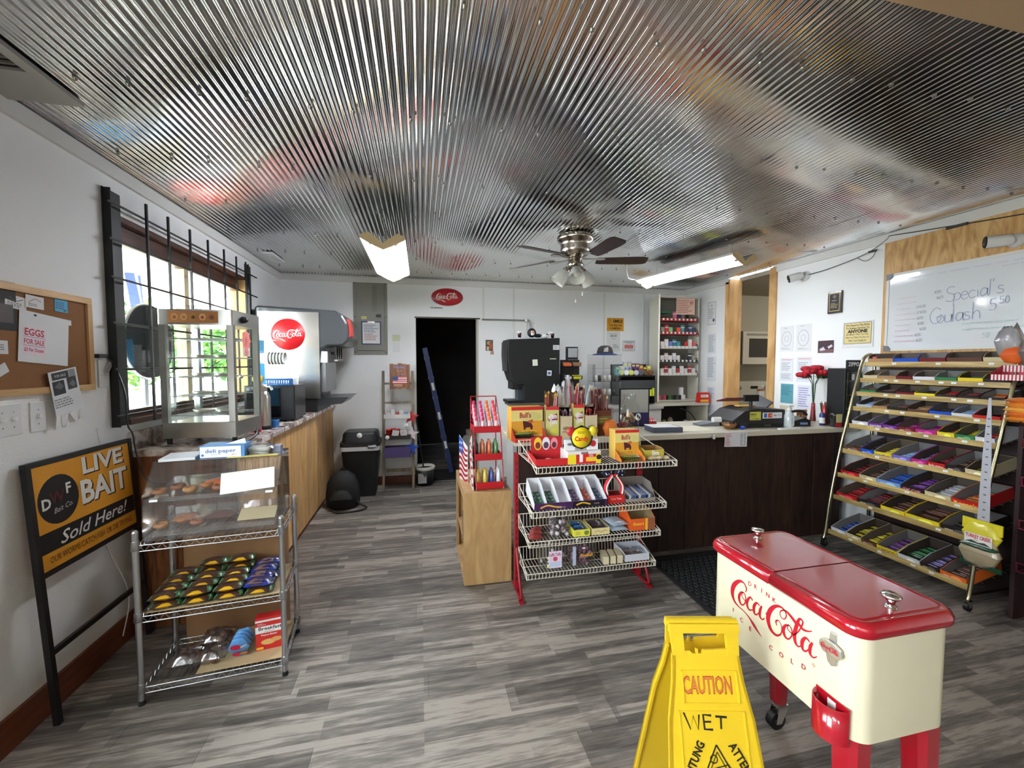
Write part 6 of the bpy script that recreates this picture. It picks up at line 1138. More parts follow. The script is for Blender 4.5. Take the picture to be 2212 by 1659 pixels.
printed(t, face(-.01, -.075, .535), [('t', 'ZIPPO', 0, 0, .032, (236, 236, 238), dict(bold=.04, w=.12))]); b = B(C((14, 14, 15), .1, coat=1)); b.box(-.085, .055, -.084, -.0805, .04, .47); put('door', b, t)
for z in (.15, .27, .39): b = B(C((150, 152, 156), .3, 1)); b.box(-.08, .05, -.0865, -.0845, z, z+.004); put('shelf', b, t)
b = B(WHITE); b.box(-.04, -.01, -.0875, -.0868, .40, .45); put('tag', b, t)
# ================================================================ behind the bar: second dispenser, racks, cigarette cabinet
bs = T('back_stand', 'small white stand under the black drink dispenser', 'stand', M(1.16, 4.3, 0)); b = B(C((206, 206, 204), .5)); b.box(-.24, .56, -.16, .16, 0, 1.06); b.c((70, 64, 58)); b.box(-.22, .24, -.162, -.1601, .9, 1.05); put('body', b, bs); b = B(C((90, 84, 76), .5)); b.box(-.26, .58, -.18, .17, 1.061, 1.09); put('top', b, bs)
d2 = T('drink_dispenser', 'tall black fountain dispenser with curved front panel, seen from the side', 'drink dispenser', M(1.17, 4.2, 1.0905)); BB = C((12, 12, 12), .6)
b = B(BB); b.prism([(-.19, .19), (-.24, .23), (-.275, .33), (-.29, .5), (-.285, .66), (.27, .68), (.27, 0), (-.12, 0), (-.12, .19)], -.0, .3); put('head', b, d2, bevel=.006)
b = B(C((150, 146, 150), .25, 1)); b.prism([(-.288, .34), (-.296, .5), (-.292, .64), (-.30, .64), (-.304, .5), (-.293, .33)], .02, .28); put('front_panel', b, d2)
b = B(BLACK); b.box(-.235, -.155, .02, .26, .14, .22); put('valve_block', b, d2)
for i in range(6): b = B(C((120, 120, 124), .4)); b.box(-.225+(i % 3)*.025, -.21+(i % 3)*.025, -.003, -.0, .155+(i//3)*.03, .172+(i//3)*.03); put('button', b, d2) if False else None
b = B(C((60, 66, 72), .5)); b.box(-.17, -.12, .05, .2, -.0, .19); put('column', b, d2); b = B(BLACK); b.box(-.29, -.13, -.02, .26, -.0, .028); put('drip_tray', b, d2)
printed(d2, face(0, 0, .34), [('r', .23, .24, .07, .05, (214, 214, 214)), ('g', .23, .24, .05, .03, 3, (120, 120, 126)), ('r', .0, .08, .055, .065, (222, 226, 206), .05), ('r', .155, -.03, .05, .055, (226, 228, 230), -.05), ('c', .155, -.03, .016, .014, (60, 100, 150)), ('r', .195, .12, .07, .01, (196, 196, 160))], 'stickers')
for x, lab in ((-.155, 'crate'), (.205, 'wall')):
    b = B(C((50, 22, 20), .15, coat=.6)); b.lathe([(0, 0), (.016, 0), (.022, .06), (.02, .062), (0, .055)], 12); b.c((226, 226, 226)); b.lathe([(.0222, .048), (.0235, .062)], 12, cap=False); one('toy_cup', f'tiny dark cola glass on the black dispenser, {"by its front" if lab == "crate" else "by its rear edge"}', 'cup', d2.matrix_world @ M(x, .05, .6815), b)
t = T('winter_figure', 'small figure in a dark hood with a white beard on the black dispenser', 'figurine', d2.matrix_world @ M(-.02, .06, .6825)); b = B(C((22, 22, 26), .6)); b.sph((0, 0, .05), .05, 12, sy=.8); b.sph((.07, .01, .022), .035, 10, sx=1.4, sz=.6); b2 = B(C((20, 20, 24), .6)); put('body', b, t); b = B(C((206, 150, 130), .5)); b.sph((0, -.026, .052), .025, 10); put('face', b, t); b = B(WHITE); b.sph((0, -.036, .034), .02, 8, sz=.8); put('beard', b, t)
b = B(WHITE); b.sph((0, 0, .02), .026, 8, sx=1.5); b.sph((.04, 0, .045), .018, 8); b.sph((.05, 0, .065), .007, 6); b.sph((-.03, 0, .012), .012, 6); b.c((40, 40, 44)); b.sph((.02, -.016, .04), .008, 6); one('dog_figure', 'small white and grey dog figurine on the black dispenser', 'figurine', d2.matrix_world @ M(.12, .05, .6805), b)
# paper tray organiser and cup tower
t = T('tray_organizer', 'black stepped tray organizer of coloured cards beside the black dispenser', 'organizer', M(1.58, 4.25, 1.0905-.0)); b = B(BLACK)
for i, z in enumerate((.0, .12, .24, .38)): b.box(-.10, .12, -.10+.03*i, .05, z, z+.012); b.box(-.10, .12, -.10+.03*i, -.095+.03*i, z+.012, z+.04)
b.box(-.10, .12, .05, .06, 0, .45); b.box(-.104, -.10, -.1, .06, 0, .3); put('frame', b, t)
for i, (z, c1, c2, n) in enumerate(((.39, (226, 110, 60), (150, 110, 80), 'top'), (.252, (196, 196, 196), (214, 206, 40), 'middle'), (.132, (150, 152, 150), (60, 60, 60), 'lower'))):
    for x, c, nn in ((-.05, c1, 'first'), (.06, c2, 'second')): b = B(C(c, .6)); b.box(-.04, .045, -.03, .04, 0, .025); one('card_pack', f'{nn} pack of cards in the {n} tray of the black organizer', 'cards', M(1.58+x, 4.235, 1.0905+z+.0005) @ Matrix.Rotation(.25, 4, 'X'), b)
b = B(C((120, 84, 60), .5)); b.lathe([(.0, 0), (.06, 0), (.065, .01), (.03, .09), (.0, .1)], 16); one('brown_hat', 'round brown cap resting on the black organizer', 'hat', M(1.65, 4.27, 1.42), b) if False else None
st_ = T('back_counter', 'white back counter under the racks behind the bar', 'counter', M(2.2, 4.9, 0)); b = B(C((196, 194, 188), .5)); b.box(-.78, .62, -.42, .42, 0, .96); put('body', b, st_); b = B(C((180, 176, 168), .4)); b.box(-.80, .64, -.44, .44, .961, .99); put('top', b, st_)
t = T('brochure_rack', 'grey clear pocket rack of papers behind the organizer', 'rack', M(1.85, 4.9, .991)); b = B(C((50, 52, 54), .4)); b.box(-.07, .09, .06, .07, 0, .72); 
put('back', b, t)
for i in range(4): b = B(ACRYL); b.box(-.06, .08, .0, .004, .16+i*.14, .26+i*.14); put('pocket', b, t); b = B(C((190, 194, 194), .6)); b.box(-.05, .07, .03, .034, .17+i*.14, .28+i*.14); put('paper', b, t)
t = T('clear_cabinet', 'clear plastic dispenser tower of small packs behind the bar', 'display case', M(2.21, 4.75, .991)); b = B(ACRYL); w = .17
for q in ((-w, w, .14, .144, 0, .62), (-w, -w+.004, -.1, .14, 0, .5), (w-.004, w, -.1, .14, 0, .62), (-w, w, -.1, .14, .12, .124), (-w, w, -.1, .14, .29, .294), (-w, w, -.1, .14, .45, .454)): b.box(*q)
put('case', b, t)
for lvz, lab in ((.126, 'lower'), (.296, 'upper')):
    for i in range(5):
        b = B(C([(206, 204, 196), (60, 56, 54), (190, 186, 170)][i % 3], .4)); b.lathe([(0, 0), (.022, 0), (.022, .07), (0, .072)], 10); one('small_tin', f'{["first", "second", "third", "fourth", "fifth"][i]} small tin on the {lab} shelf of the clear tower', 'tin', t.matrix_world @ M(-.13+i*.063, 0, lvz), b, 'small tins in the clear tower')
hat = T('trucker_hat', 'blue brimmed mesh cap on top of the clear tower behind the bar', 'hat', t.matrix_world @ M(.0, .0, .621)); b = B(C((60, 54, 52), .8)); b.lathe([(.10, 0), (.10, .03), (.085, .08), (.05, .105), (0, .11)], 20, e=.85); put('crown', b, hat); b = B(C((32, 60, 130), .7)); b.lathe([(.10, 0), (.15, -.006), (.15, .002), (.10, .012)], 20, cap=False, e=.95); put('brim', b, hat)
b = B(C((176, 172, 164), .7)); b.prism([(-.06, .03), (.0, .03), (-.0, .09), (-.05, .07)], -.092, -.080); put('front_patch', b, hat)
# tobacco shelf
ts = T('tobacco_shelf', 'black shelf unit of snack and tobacco packs behind the bar', 'shelf', M(2.66, 4.86, .991)); b = B(BLACK); b.box(-.26, .24, .12, .13, 0, .50); b.box(-.26, .24, -.1, .12, .0, .012); b.box(-.26, .24, -.1, .12, .345, .36); b.box(-.26, -.25, -.1, .12, .012, .345); b.box(.235, .24, -.1, .12, .012, .345); put('frame', b, ts)
b = B(C((70, 70, 72), .5)); b.box(-.25, .235, -.1, -.09, .20, .30); put('front_rail', b, ts)
for i in range(14):
    b = B(C((220, 226, 60), .45)); hh = .085+.008*((i*5) % 3); b.box(-.012, .012, -.006, .006, 0, hh); one('yellow_tag', f'upright yellow price tag, {["first","second","third","fourth","fifth","sixth","seventh","eighth","ninth","tenth","eleventh","twelfth","thirteenth","last"][i]} from the drink dispensers', 'price tag', ts.matrix_world @ M(-.235+i*.0345, -.107, .10), b, 'yellow tags on the black shelf')
for i, (c, hh, n) in enumerate((((60, 170, 170), .11, 'teal'), ((206, 210, 216), .12, 'white'), ((190, 196, 206), .17, 'silver'), ((170, 176, 200), .17, 'pale blue'), ((96, 50, 110), .15, 'purple'), ((120, 70, 120), .15, 'violet'), ((190, 120, 70), .13, 'copper'), ((120, 84, 60), .11, 'brown'), ((214, 206, 90), .12, 'yellow'))):
    t = T('snack_package', n+' upright package on top of the black shelf unit', 'package', ts.matrix_world @ M(-.225+i*.055, .02, .3605)); b = B(C(c, .4)); b.box(-.025, .025, -.02, .02, 0, hh); put('pack', b, t); printed(t, face(0, -.02, hh/2), [('c', 0, 0, .014, .016, tuple(max(0, v-70) for v in c)), ('r', 0, hh*.32, .04, hh*.15, (226, 220, 110))])
for i, (c, n) in enumerate((((206, 214, 150), 'pale green'), ((220, 220, 216), 'white'), ((206, 210, 90), 'lime'), ((200, 200, 204), 'grey'), ((90, 92, 110), 'slate'), ((110, 74, 50), 'bronze'), ((120, 80, 54), 'brown'))):
    b = B(C(c, .35)); b.T = Matrix.Rotation(math.pi/2, 4, 'X'); b.lathe([(.033, 0), (.033, .02), (.026, .022), (0, .022)], 20); one('round_tin', n+' round tin facing out on the black shelf unit', 'tin', ts.matrix_world @ M(-.21+i*.068, -.06, .394), b)
# cigarette cabinet
cb2 = T('cigarette_cabinet', 'tall cream cabinet of cigarette racks with one door open', 'cabinet', M(3.33, 4.93, 1.0)); CRM = C((206, 202, 186), .5); w, zt = .30, 1.38
b = B(CRM); b.box(-w, -w+.02, -.02, .2, 0, zt); b.box(w-.02, w, -.02, .2, 0, zt); b.box(-w+.02, w-.02, -.02, .2, zt-.02, zt); b.box(-w+.02, w-.02, -.02, .2, 0, .02); put('case', b, cb2)
b = B(C((120, 116, 104), .7)); b.box(-w+.02, w-.02, .18, .2, .02, zt-.02); put('back', b, cb2)
b = B(CRM); b.T = Matrix.Translation((-w, -.02, 0)) @ Matrix.Rotation(math.radians(58), 4, 'Z'); b.box(-.29, 0, -.018, 0, .02, zt-.02); dr = put('door', b, cb2); b = B(C((90, 86, 80), .4, 1)); b.T = Matrix.Translation((-w, -.02, 0)) @ Matrix.Rotation(math.radians(58), 4, 'Z'); b.box(-.02, -.012, -.022, -.018, .95, 1.02); put('hinge', b, dr)
# labelled heights of the racks
PK = [(1.06, (170, 30, 36), [(0, 3, None), (3, 6, ((206, 110, 130), (60, 44, 90), (120, 110, 96))), (6, 9, None)]),
      (.885, (160, 30, 36), [(0, 3, ((150, 140, 130), (206, 60, 50), (150, 196, 140))), (4, 6, ((226, 90, 50), (90, 150, 170))), (6, 9, ((60, 66, 80), (70, 84, 110), (60, 76, 100)))]),
      (.70, (200, 196, 184), [(0, 3, ((226, 222, 220), (228, 224, 222), (110, 130, 190))), (3, 5, ((70, 130, 150), (80, 150, 160))), (6, 9, ((190, 50, 56), (220, 220, 210), (206, 90, 90)))]),
      (.52, (60, 54, 50), [(0, 5, ((222, 216, 214), (214, 196, 196), (224, 220, 218), (206, 206, 206))), (6, 9, ((60, 58, 56), (56, 60, 62), (160, 150, 130)))]),
      (.35, (200, 196, 184), [(0, 9, ((206, 204, 200), (170, 60, 60), (226, 222, 218)))])]
for li, (z, rc, segs) in enumerate(PK):
    b = B(C(rc, .5)); b.box(-w+.022, w-.04, -.045, .12, z-.006, z); b.box(-w+.022, w-.04, -.049, -.045, z-.006, z+.03); rk2 = put('rack_shelf', b, cb2); b = B(C((60, 60, 60), .4, 1)); b.tube([(w-.045, .1, z+.06), (w-.035, -.04, z+.05), (w-.035, -.06, z-.02), (w-.06, -.06, z-.03)], .004, 5); put('bracket', b, rk2)
    sn = ['top', 'second', 'third', 'fourth', 'lowest'][li]
    for i in range(9):
        b = B(WHITE); b.box(-.013, .013, -.052, -.0492, z+.004, z+.028); b.T = Matrix(); x = -w+.052+i*.058
        one('price_label', f'{["first","second","third","fourth","fifth","sixth","seventh","eighth","last"][i]} square price label on the {sn} cigarette rack', 'label', cb2.matrix_world @ M(x, 0, 0), b, 'cigarette price labels')
    for a, e, cl in segs:
        if not cl: continue
        for i in range(a, e):
            c = cl[(i-a) % len(cl)]; b = B(C(c, .4)); b.box(-.024, .024, -.011, .011, 0, .088); b.c((228, 226, 222)); b.box(-.0242, .0242, -.0112, .0112, .05 if i % 2 else .0, .062 if i % 2 else .03)
            one('cigarette_pack', f'{["first","second","third","fourth","fifth","sixth","seventh","eighth","last"][i]} cigarette pack along the {sn} rack of the cream cabinet', 'cigarette pack', cb2.matrix_world @ M(-w+.052+i*.058, -.028, z+.0005+.03*(i % 2)), b, 'cigarette packs')
for i, c in enumerate(((206, 120, 60), (120, 60, 120), (190, 70, 60), (30, 28, 30), (60, 120, 60), (40, 60, 50), (30, 30, 34), (70, 74, 70), (30, 30, 32))):
    b = B(C(c, .4)); b.box(-.017, .017, -.02, .02, 0, .06); one('tobacco_box', ['orange', 'purple', 'red', 'black', 'green', 'dark green', 'charcoal', 'grey', 'dark'][i]+f' small box on the cabinet floor, {["first","second","third","fourth","fifth","sixth","seventh","eighth","last"][i]} in line', 'box', cb2.matrix_world @ M(-w+.045+i*.038, .02, .0205), b, 'small boxes on the cabinet floor')
b = B(WHITE); b.box(-.045, .045, -.02, .02, 0, .06); b.box(-.03, .015, -.018, .018, .06, .16); one('white_packs', 'pile of white packs on the cabinet floor near the red box', 'packs', cb2.matrix_world @ M(.11, .06, .0205), b)
b = B(C((30, 110, 76), .5)); b.box(-.06, .06, -.05, -.045, 0, .02); b.box(-.06, .06, -.05, .1, -.004, 0); one('green_rack', 'green plastic rack piece at the top corner inside the cream cabinet', 'rack', cb2.matrix_world @ M(-.215, 0, 1.16), b)
sheet('warning_sign', 'pinkish printed no smoking law sign taped to the cream cabinet top', 'sign', cb2.matrix_world @ M(.065, -.055, 1.245), .27, .21, (226, 188, 166), [('g', -.01, .0, .23, .18, 8, (170, 110, 96)), ('r', .085, .05, .06, .065, (226, 188, 166)), ('o', .085, .05, .026, .026, .005, (176, 50, 50)), ('r', .085, .05, .03, .012, (70, 50, 50)), ('l', [(.067, .032), (.103, .068)], .005, (176, 50, 50))], thick=.002)
lc = T('lower_cabinet', 'low cream cabinet with an open dark interior under the cigarette cabinet', 'cabinet', M(3.26, 4.82, .0)); b = B(CRM); b.box(-.38, .40, -.10, .35, .962, .995); b.box(.37, .40, -.08, .35, 0, .961); b.box(-.38, -.35, -.08, .35, 0, .961); b.box(-.35, .37, -.08, .35, .60, .63); put('case', b, lc); b = B(C((40, 38, 36), .8)); b.box(-.35, .37, .33, .35, .0, .961); put('back', b, lc)
for i, (x, c, h_, n) in enumerate(((-.12, (190, 160, 130), .13, 'wooden'), (-.03, (190, 184, 160), .16, 'pale'), (.2, (190, 190, 196), .12, 'silver'))): b = B(C(c, .4)); b.lathe([(0, 0), (.035, 0), (.035, h_*.8), (.015, h_), (0, h_)], 12); one('cabinet_jar', n+' container inside the low cream cabinet', 'container', lc.matrix_world @ M(x, .1, .6305), b)
b = B(BLACK); b.tube(cat([(-.02, -.09, .93), (.12, -.10, .87), (.26, -.10, .70), (.34, -.10, .62)]), .006, 6); one('black_cord', 'black cord sagging across the low cream cabinet', 'cord', lc.matrix_world @ M(0, -.0, 0), b)
t = T('red_toy_box', 'red and yellow slanted counter box beside the cigarette cabinet', 'box', M(3.60, 4.72, .9955)); b = B(C((206, 40, 34), .4)); b.prism([(-.1, 0), (.08, 0), (.06, .13), (-.08, .13)], 0, .06); put('case', b, t); printed(t, face(-.01, 0, .06), [('r', 0, .025, .11, .035, (236, 230, 220)), ('g', 0, .025, .09, .02, 1, (150, 60, 50)), ('r', 0, -.035, .12, .03, (240, 190, 60))])
# ================================================================ kitchen seen through the opening
t = T('microwave', 'cream over-range microwave seen through the kitchen opening', 'microwave', M(4.72, 4.98, 1.49)); b = B(C((206, 202, 190), .4)); b.box(-.34, .42, 0, .36, 0, .46); put('body', b, t, bevel=.006); b = B(C((60, 58, 56), .15, coat=.8)); b.box(-.24, .22, -.006, -.0002, .10, .36); put('window', b, t); b = B(C((150, 146, 138), .3)); b.box(-.28, .28, -.004, -.0002, .40, .43); b.tube([(.27, -.02, .08), (.27, -.03, .2), (.27, -.02, .36)], .01, 6); put('handle', b, t)
b = B(C((20, 18, 18), .5)); b.box(-.43, -.345, .01, .36, .0, .46); put('side_gap', b, t)
t = T('kitchen_cabinet', 'honey oak wall cabinet beside the microwave in the kitchen', 'cabinet', M(4.24, 5.0, 1.42)); b = B(wood('oak', (120, 76, 34), (166, 112, 56), rough=.4)); b.box(-.20, .04, 0, .34, 0, .92); put('case', b, t); b = B(wood('oak_door', (110, 70, 32), (156, 104, 52), rough=.4)); b.box(-.19, .03, -.016, -.0005, .02, .90); put('door', b, t, bevel=.004)
t = T('oven_mitt', 'pale checked oven mitt hanging on the oak cabinet', 'oven mitt', M(4.13, 4.972, 1.60)); b = B(C((196, 194, 188), .8, noise=.1, nscale=60)); b.pack(-.07, .09, -.015, .008, .08, .28, 6, 5, .4, .1, rr); b.sph((-.02, -.004, .03), .045, 8, sy=.3, sz=1.6); put('mitt', b, t)
t = T('kitchen_range', 'cream electric range with a row of knobs in the kitchen', 'range', M(4.80, 4.70, .001)); CR = C((206, 202, 192), .35); b = B(CR); b.box(-.38, .40, 0, .6, 0, .90); b.box(-.38, .40, .52, .62, .90, 1.24); put('body', b, t, bevel=.006)
for i, x in enumerate((-.33, -.25, .16, .24, .32)):
    b = B(C((226, 222, 214), .3)); b.T = Matrix.Translation((x, .52, 1.15)) @ Matrix.Rotation(math.pi/2, 4, 'X'); b.lathe([(.03, 0), (.028, .02), (0, .022)], 14); b.c((60, 58, 54)); b.box(-.003, .003, -.024, .024, .0222, .028); put('knob', b, t)
b = B(BLACK); b.box(-.06, .06, .515, .5195, 1.13, 1.17); put('clock', b, t); b = B(C((24, 24, 25), .2, coat=.6)); b.box(-.37, .39, .01, .51, .901, .915); put('cooktop', b, t); b = B(CHROME); b.tube([(-.3, -.03, .78), (.3, -.03, .78)], .012, 8); put('handle', b, t)
for i, (x, r, h, c, n) in enumerate(((-.26, .05, .2, (196, 196, 194), 'pale canister with a brown lid'), (-.02, .045, .16, (120, 126, 130), 'small steel pot'), (.12, .045, .15, (160, 164, 166), 'light steel shaker'))):
    b = B(C(c, .3)); b.lathe([(0, 0), (r, 0), (r, h), (r*.9, h+.01)], 14); b.c([(150, 80, 40), (30, 30, 30), (30, 30, 30)][i]); b.lathe([(r*.95, h+.011), (r*.9, h+.03), (0, h+.035)], 14); one('canister', n+' standing on the range', 'canister', M(4.80+x, 4.82, .917), b)
# ================================================================ notices on the short wall and the right wall
RW = lambda px, py, off=.002: (lambda q: M(RX-off, q.y, q.z, -90))(P(px, py, x=RX))
LG = (150, 150, 156)
for px, py, w, h, it, lab in ((1538, 677, .16, .30, [('r', 0, 0, .15, .29, (70, 70, 74)), ('r', 0, 0, .144, .284, (226, 226, 226)), ('c', 0, .1, .012, .012, LG), ('g', 0, .0, .11, .14, 6, LG), ('c', .04, -.09, .022, .022, (90, 90, 100))], 'framed certificate high on the short wall beside the cigarette cabinet'),
                             (1538, 742, .15, .26, [('g', 0, 0, .12, .22, 12, LG)], 'long typed notice under the framed certificate'),
                             (1537, 797, .17, .32, [('g', 0, .02, .14, .26, 12, LG)], 'large typed notice halfway down the short wall'),
                             (1536, 848, .15, .16, [('g', 0, 0, .12, .12, 6, (120, 130, 170))], 'blue printed notice low on the short wall'),
                             (1536, 884, .14, .14, [('g', 0, 0, .12, .1, 5, (120, 130, 170))], 'lowest blue printed notice on the short wall')):
    sheet('notice', lab, 'notice', RW(px, py), w, h, (222, 224, 228), it)
for px, py, w, h, it, c, lab in ((1700, 732, .16, .26, [('o', 0, 0, .056, .075, .004, LG), ('o', 0, 0, .024, .03, .003, LG), ('g', 0, -.1, .12, .02, 2, LG), ('g', 0, .11, .07, .012, 1, LG)], (222, 222, 222), 'white sheet with a ring diagram nearest the kitchen opening'),
                                 (1736, 730, .17, .27, [('o', 0, 0, .06, .078, .004, LG), ('o', 0, 0, .025, .03, .003, LG), ('g', 0, -.105, .12, .02, 2, LG), ('g', 0, .12, .07, .012, 1, LG)], (222, 222, 222), 'white sheet with a ring diagram, second from the kitchen opening'),
                                 (1699, 798, .155, .24, [('r', 0, .1, .12, .008, (226, 150, 150)), ('g', 0, .03, .11, .09, 5, LG), ('g', 0, -.07, .12, .06, 4, LG)], (220, 222, 226), 'typed sheet with a pink heading under the first ring diagram'),
                                 (1737, 798, .165, .25, [('r', 0, .105, .13, .008, (226, 150, 150)), ('g', 0, .03, .12, .09, 5, LG), ('g', 0, -.07, .13, .06, 4, LG)], (220, 222, 226), 'typed sheet with a pink heading under the second ring diagram'),
                                 (1700, 850, .15, .20, [('g', 0, .03, .12, .1, 6, (50, 110, 126))], (92, 156, 168), 'teal notice sheet low on the wall'), (1698, 884, .15, .075, [], (206, 200, 176), 'cream strip of paper under the teal notice'),
                                 (1738, 858, .165, .24, [('g', 0, .0, .13, .2, 9, (130, 130, 190))], (222, 222, 230), 'handwritten white sheet beside the teal notice'),
                                 (1784, 749, .155, .115, [('r', 0, .0, .15, .11, (70, 50, 58)), ('r', 0, -.04, .15, .03, (120, 90, 90)), ('p', [(-.06, -.02), (-.02, -.0), (.0, -.03), (-.05, -.04)], (206, 206, 214)), ('p', [(.02, .0), (.06, .02), (.07, -.0), (.03, -.02)], (214, 206, 210))], (70, 50, 58), 'small dark photo of racing cars on the wall above the roses')):
    sheet('notice' if 'photo' not in lab else 'photo', lab, 'notice' if 'photo' not in lab else 'photo', RW(px, py), w, h, c, it)
t = T('award_plaque', 'black and gold award plaque on the wall above the racing photo', 'plaque', RW(1806, 653, .001)); b = B(C((28, 20, 18), .3, coat=.6)); b.box(-.065, .065, -.018, 0, -.10, .10); put('board', b, t, bevel=.003)
printed(t, face(0, -.018, 0), [('r', 0, 0, .10, .165, (190, 160, 100)), ('r', 0, 0, .088, .15, (26, 22, 20)), ('c', 0, .05, .016, .016, (120, 110, 90)), ('g', 0, .015, .05, .012, 1, (220, 210, 190)), ('g', 0, -.03, .07, .05, 4, (190, 170, 120))])
t = sheet('sign', 'aged yellow reserve the right sign framed on white, beside the plywood', 'sign', RW(1853, 722), .26, .225, (224, 224, 224), [('r', 0, .01, .235, .185, (70, 50, 40)), ('r', 0, .01, .228, .178, (222, 204, 140)), ('t', 'We Reserve The Right', 0, .08, .016, (90, 70, 50), dict(bold=.03, w=.2)), ('t', 'To Refuse Service To', 0, .055, .016, (90, 70, 50), dict(bold=.03, w=.2)), ('t', 'ANYONE', 0, .027, .026, (50, 36, 28), dict(bold=.06, w=.17)), ('t', 'No Matter Who You Are,', 0, -.0, .014, (90, 70, 50), dict(bold=.02, w=.19)), ('t', 'Who You Think You Are, Or', 0, -.026, .014, (90, 70, 50), dict(bold=.02, w=.2)), ('t', 'Who Your Daddy Is!', 0, -.054, .014, (90, 70, 50), dict(bold=.02, w=.15))], thick=.004)
def seccam(mat, label, dx=-.14, dz=-.03, dy=-.15):
    t = T('security_camera', label, 'security camera', mat); b = B(WHITE); b.T = Matrix.Rotation(math.pi/2, 4, 'X'); b.lathe([(.045, 0), (.042, .02), (.02, .03)], 18); put('mount', b, t)
    b = B(WHITE); b.tube([(0, -.02, 0), (0, -.06, .0)], .014, 8); put('arm', b, t); d = Vector((dx, dy, dz)).normalized(); a = Vector((0, -.07, .0)); b = B(WHITE); b.tube([a-d*.02, a, a+d*.10], [.025, .036, .038], 16); bd = put('housing', b, t)
    b = B(C((8, 8, 9), .5)); b.tube([a+d*.1005, a+d*.106], [.0385, .034], 16); put('lens_cover', b, bd); b = B(C((200, 200, 206), .3)); b.sph(a+d*.104+Vector((0, 0, -.012)), .005, 6); put('lens', b, bd); return t
seccam(RW(1742, 596, .001), 'white bullet security camera on the wall by the kitchen opening', -.10, -.05)
seccam(RW(2200, 520, .016), 'white bullet security camera mounted on the plywood panel', -.16, -.0)
b = B(C((40, 40, 42), .5)); O_ = Vector((RX-.02, 2.8, 2.45))
for pts, r in ((cat([(0, .59, -.085), (0, .4, -.075), (0, .15, -.04), (0, -.0, -.0), (0, -.10, .052), (.0, -.12, .075)]), .003), (cat([(0, .12, -.04), (0, .06, -.08), (0, .0, -.06), (0, -.03, -.0)]), .0025), (cat([(0, -.12, .078), (-.004, -.5, .03), (-.004, -.95, -.02), (-.004, -1.2, -.03)]), .004)): b.tube(pts, r, 5)
b.box(-.008, .004, -.03, .03, -.02, -.005); b.box(-.010, .0, -.62, -.5, .008, .026); one('camera_cable', 'dark camera cable sagging along the top of the wall', 'cable', M(*O_), b)
# whiteboard
WBY0, WBY1, WBZ0, WBZ1 = 1.50, 2.675, 1.60, 2.215; ww, wh = (WBY1-WBY0)/2, (WBZ1-WBZ0)/2
wbd = T('whiteboard', 'large whiteboard with handwritten specials and prices on the plywood', 'whiteboard', M(RX-.0155, (WBY0+WBY1)/2, (WBZ0+WBZ1)/2, -90))
b = B(C((224, 226, 228), .08, coat=.8)); b.box(-ww+.01, ww-.01, -.008, 0, -wh+.01, wh-.01); put('surface', b, wbd)
for q in ((-ww, ww, -wh, -wh+.018), (-ww, ww, wh-.018, wh), (-ww, -ww+.018, -wh, wh), (ww-.018, ww, -wh, wh)): b = B(C((216, 214, 208), .4)); b.box(q[0], q[1], -.014, 0, q[2], q[3]); put('frame', b, wbd)
for x, z in ((-1, 1), (-1, -1), (1, 1), (1, -1)):
    b = B(C((120, 120, 126), .4)); pts = [(0, 0), (.05, 0), (.048, .02), (.03, .042), (0, .05)]; b.prism([(x*(ww+.002-p[0]), z*(wh+.002-p[1])) for p in (pts if x*z > 0 else pts[::-1])], -.018, .0); put('corner_cap', b, wbd)
HW = {'S': [[(.5,.92),(.3,1),(.08,.85),(.15,.6),(.45,.45),(.5,.2),(.3,0),(.02,.08)]], 'p': [[(.08,.5),(.06,-.35)],[(.06,.35),(.25,.52),(.42,.35),(.35,.08),(.1,.05)]], 'e': [[(.05,.28),(.38,.32),(.32,.5),(.15,.5),(.04,.25),(.2,.0),(.42,.1)]], 'c': [[(.38,.42),(.2,.5),(.04,.25),(.18,.0),(.4,.08)]], 'i': [[(.1,.45),(.1,0)]],
 'a': [[(.36,.45),(.15,.5),(.03,.22),(.15,.0),(.34,.2),(.37,.48),(.38,.1),(.46,0)]], 'l': [[(.1,1),(.08,.0)]], "'": [[(.05,1),(.03,.8)]], 's': [[(.32,.45),(.12,.48),(.1,.32),(.32,.2),(.25,.02),(.02,.05)]], 'G': [[(.6,.85),(.35,1),(.08,.7),(.05,.3),(.25,0),(.55,.15),(.6,.42),(.35,.4)]], 'o': [[(.2,.5),(.03,.25),(.2,0),(.4,.22),(.25,.5),(.18,.48)]], 'u': [[(.05,.48),(.06,.08),(.25,.02),(.38,.2),(.4,.48),(.4,.0)]],
 'h': [[(.08,1),(.06,0)],[(.07,.3),(.25,.5),(.38,.35),(.4,0)]], '5': [[(.48,1),(.12,.98)],[(.12,.98),(.1,.58),(.35,.6),(.48,.3),(.3,.02),(.03,.08)]], '0': [[(.25,1),(.05,.6),(.12,.1),(.35,.02),(.48,.4),(.4,.9),(.22,1)]], '$': [[(.4,.8),(.1,.75),(.15,.5),(.38,.4),(.3,.15),(.05,.2)],[(.22,1),(.22,0)]], '2': [[(.08,.8),(.3,1),(.4,.75),(.05,.05),(.45,.05)]], '3': [[(.08,.95),(.35,.9),(.2,.55),(.4,.3),(.25,.02),(.05,.1)]], '6': [[(.4,1),(.1,.5),(.15,.05),(.38,.1),(.35,.42),(.1,.35)]], '/': [[(.3,1),(.05,0)]], ' ': []}
def hand(s, x, y, h, w, col, rise=0, adv=.6):
    out = []; cx = x
    for i, ch in enumerate(s):
        for stt in HW.get(ch, []): out.append(('l', [(cx+p[0]*h, y+p[1]*h+(cx-x)*rise) for p in stt], w, col, 1))
        cx += h*(adv if ch not in "il' " else adv*.5)
    return out
def wy(Y): return (WBY1+WBY0)/2-Y   # board x from world y
BI = (146, 152, 182); GI = (166, 196, 196); PI_ = (214, 176, 192); DI = (110, 110, 122)
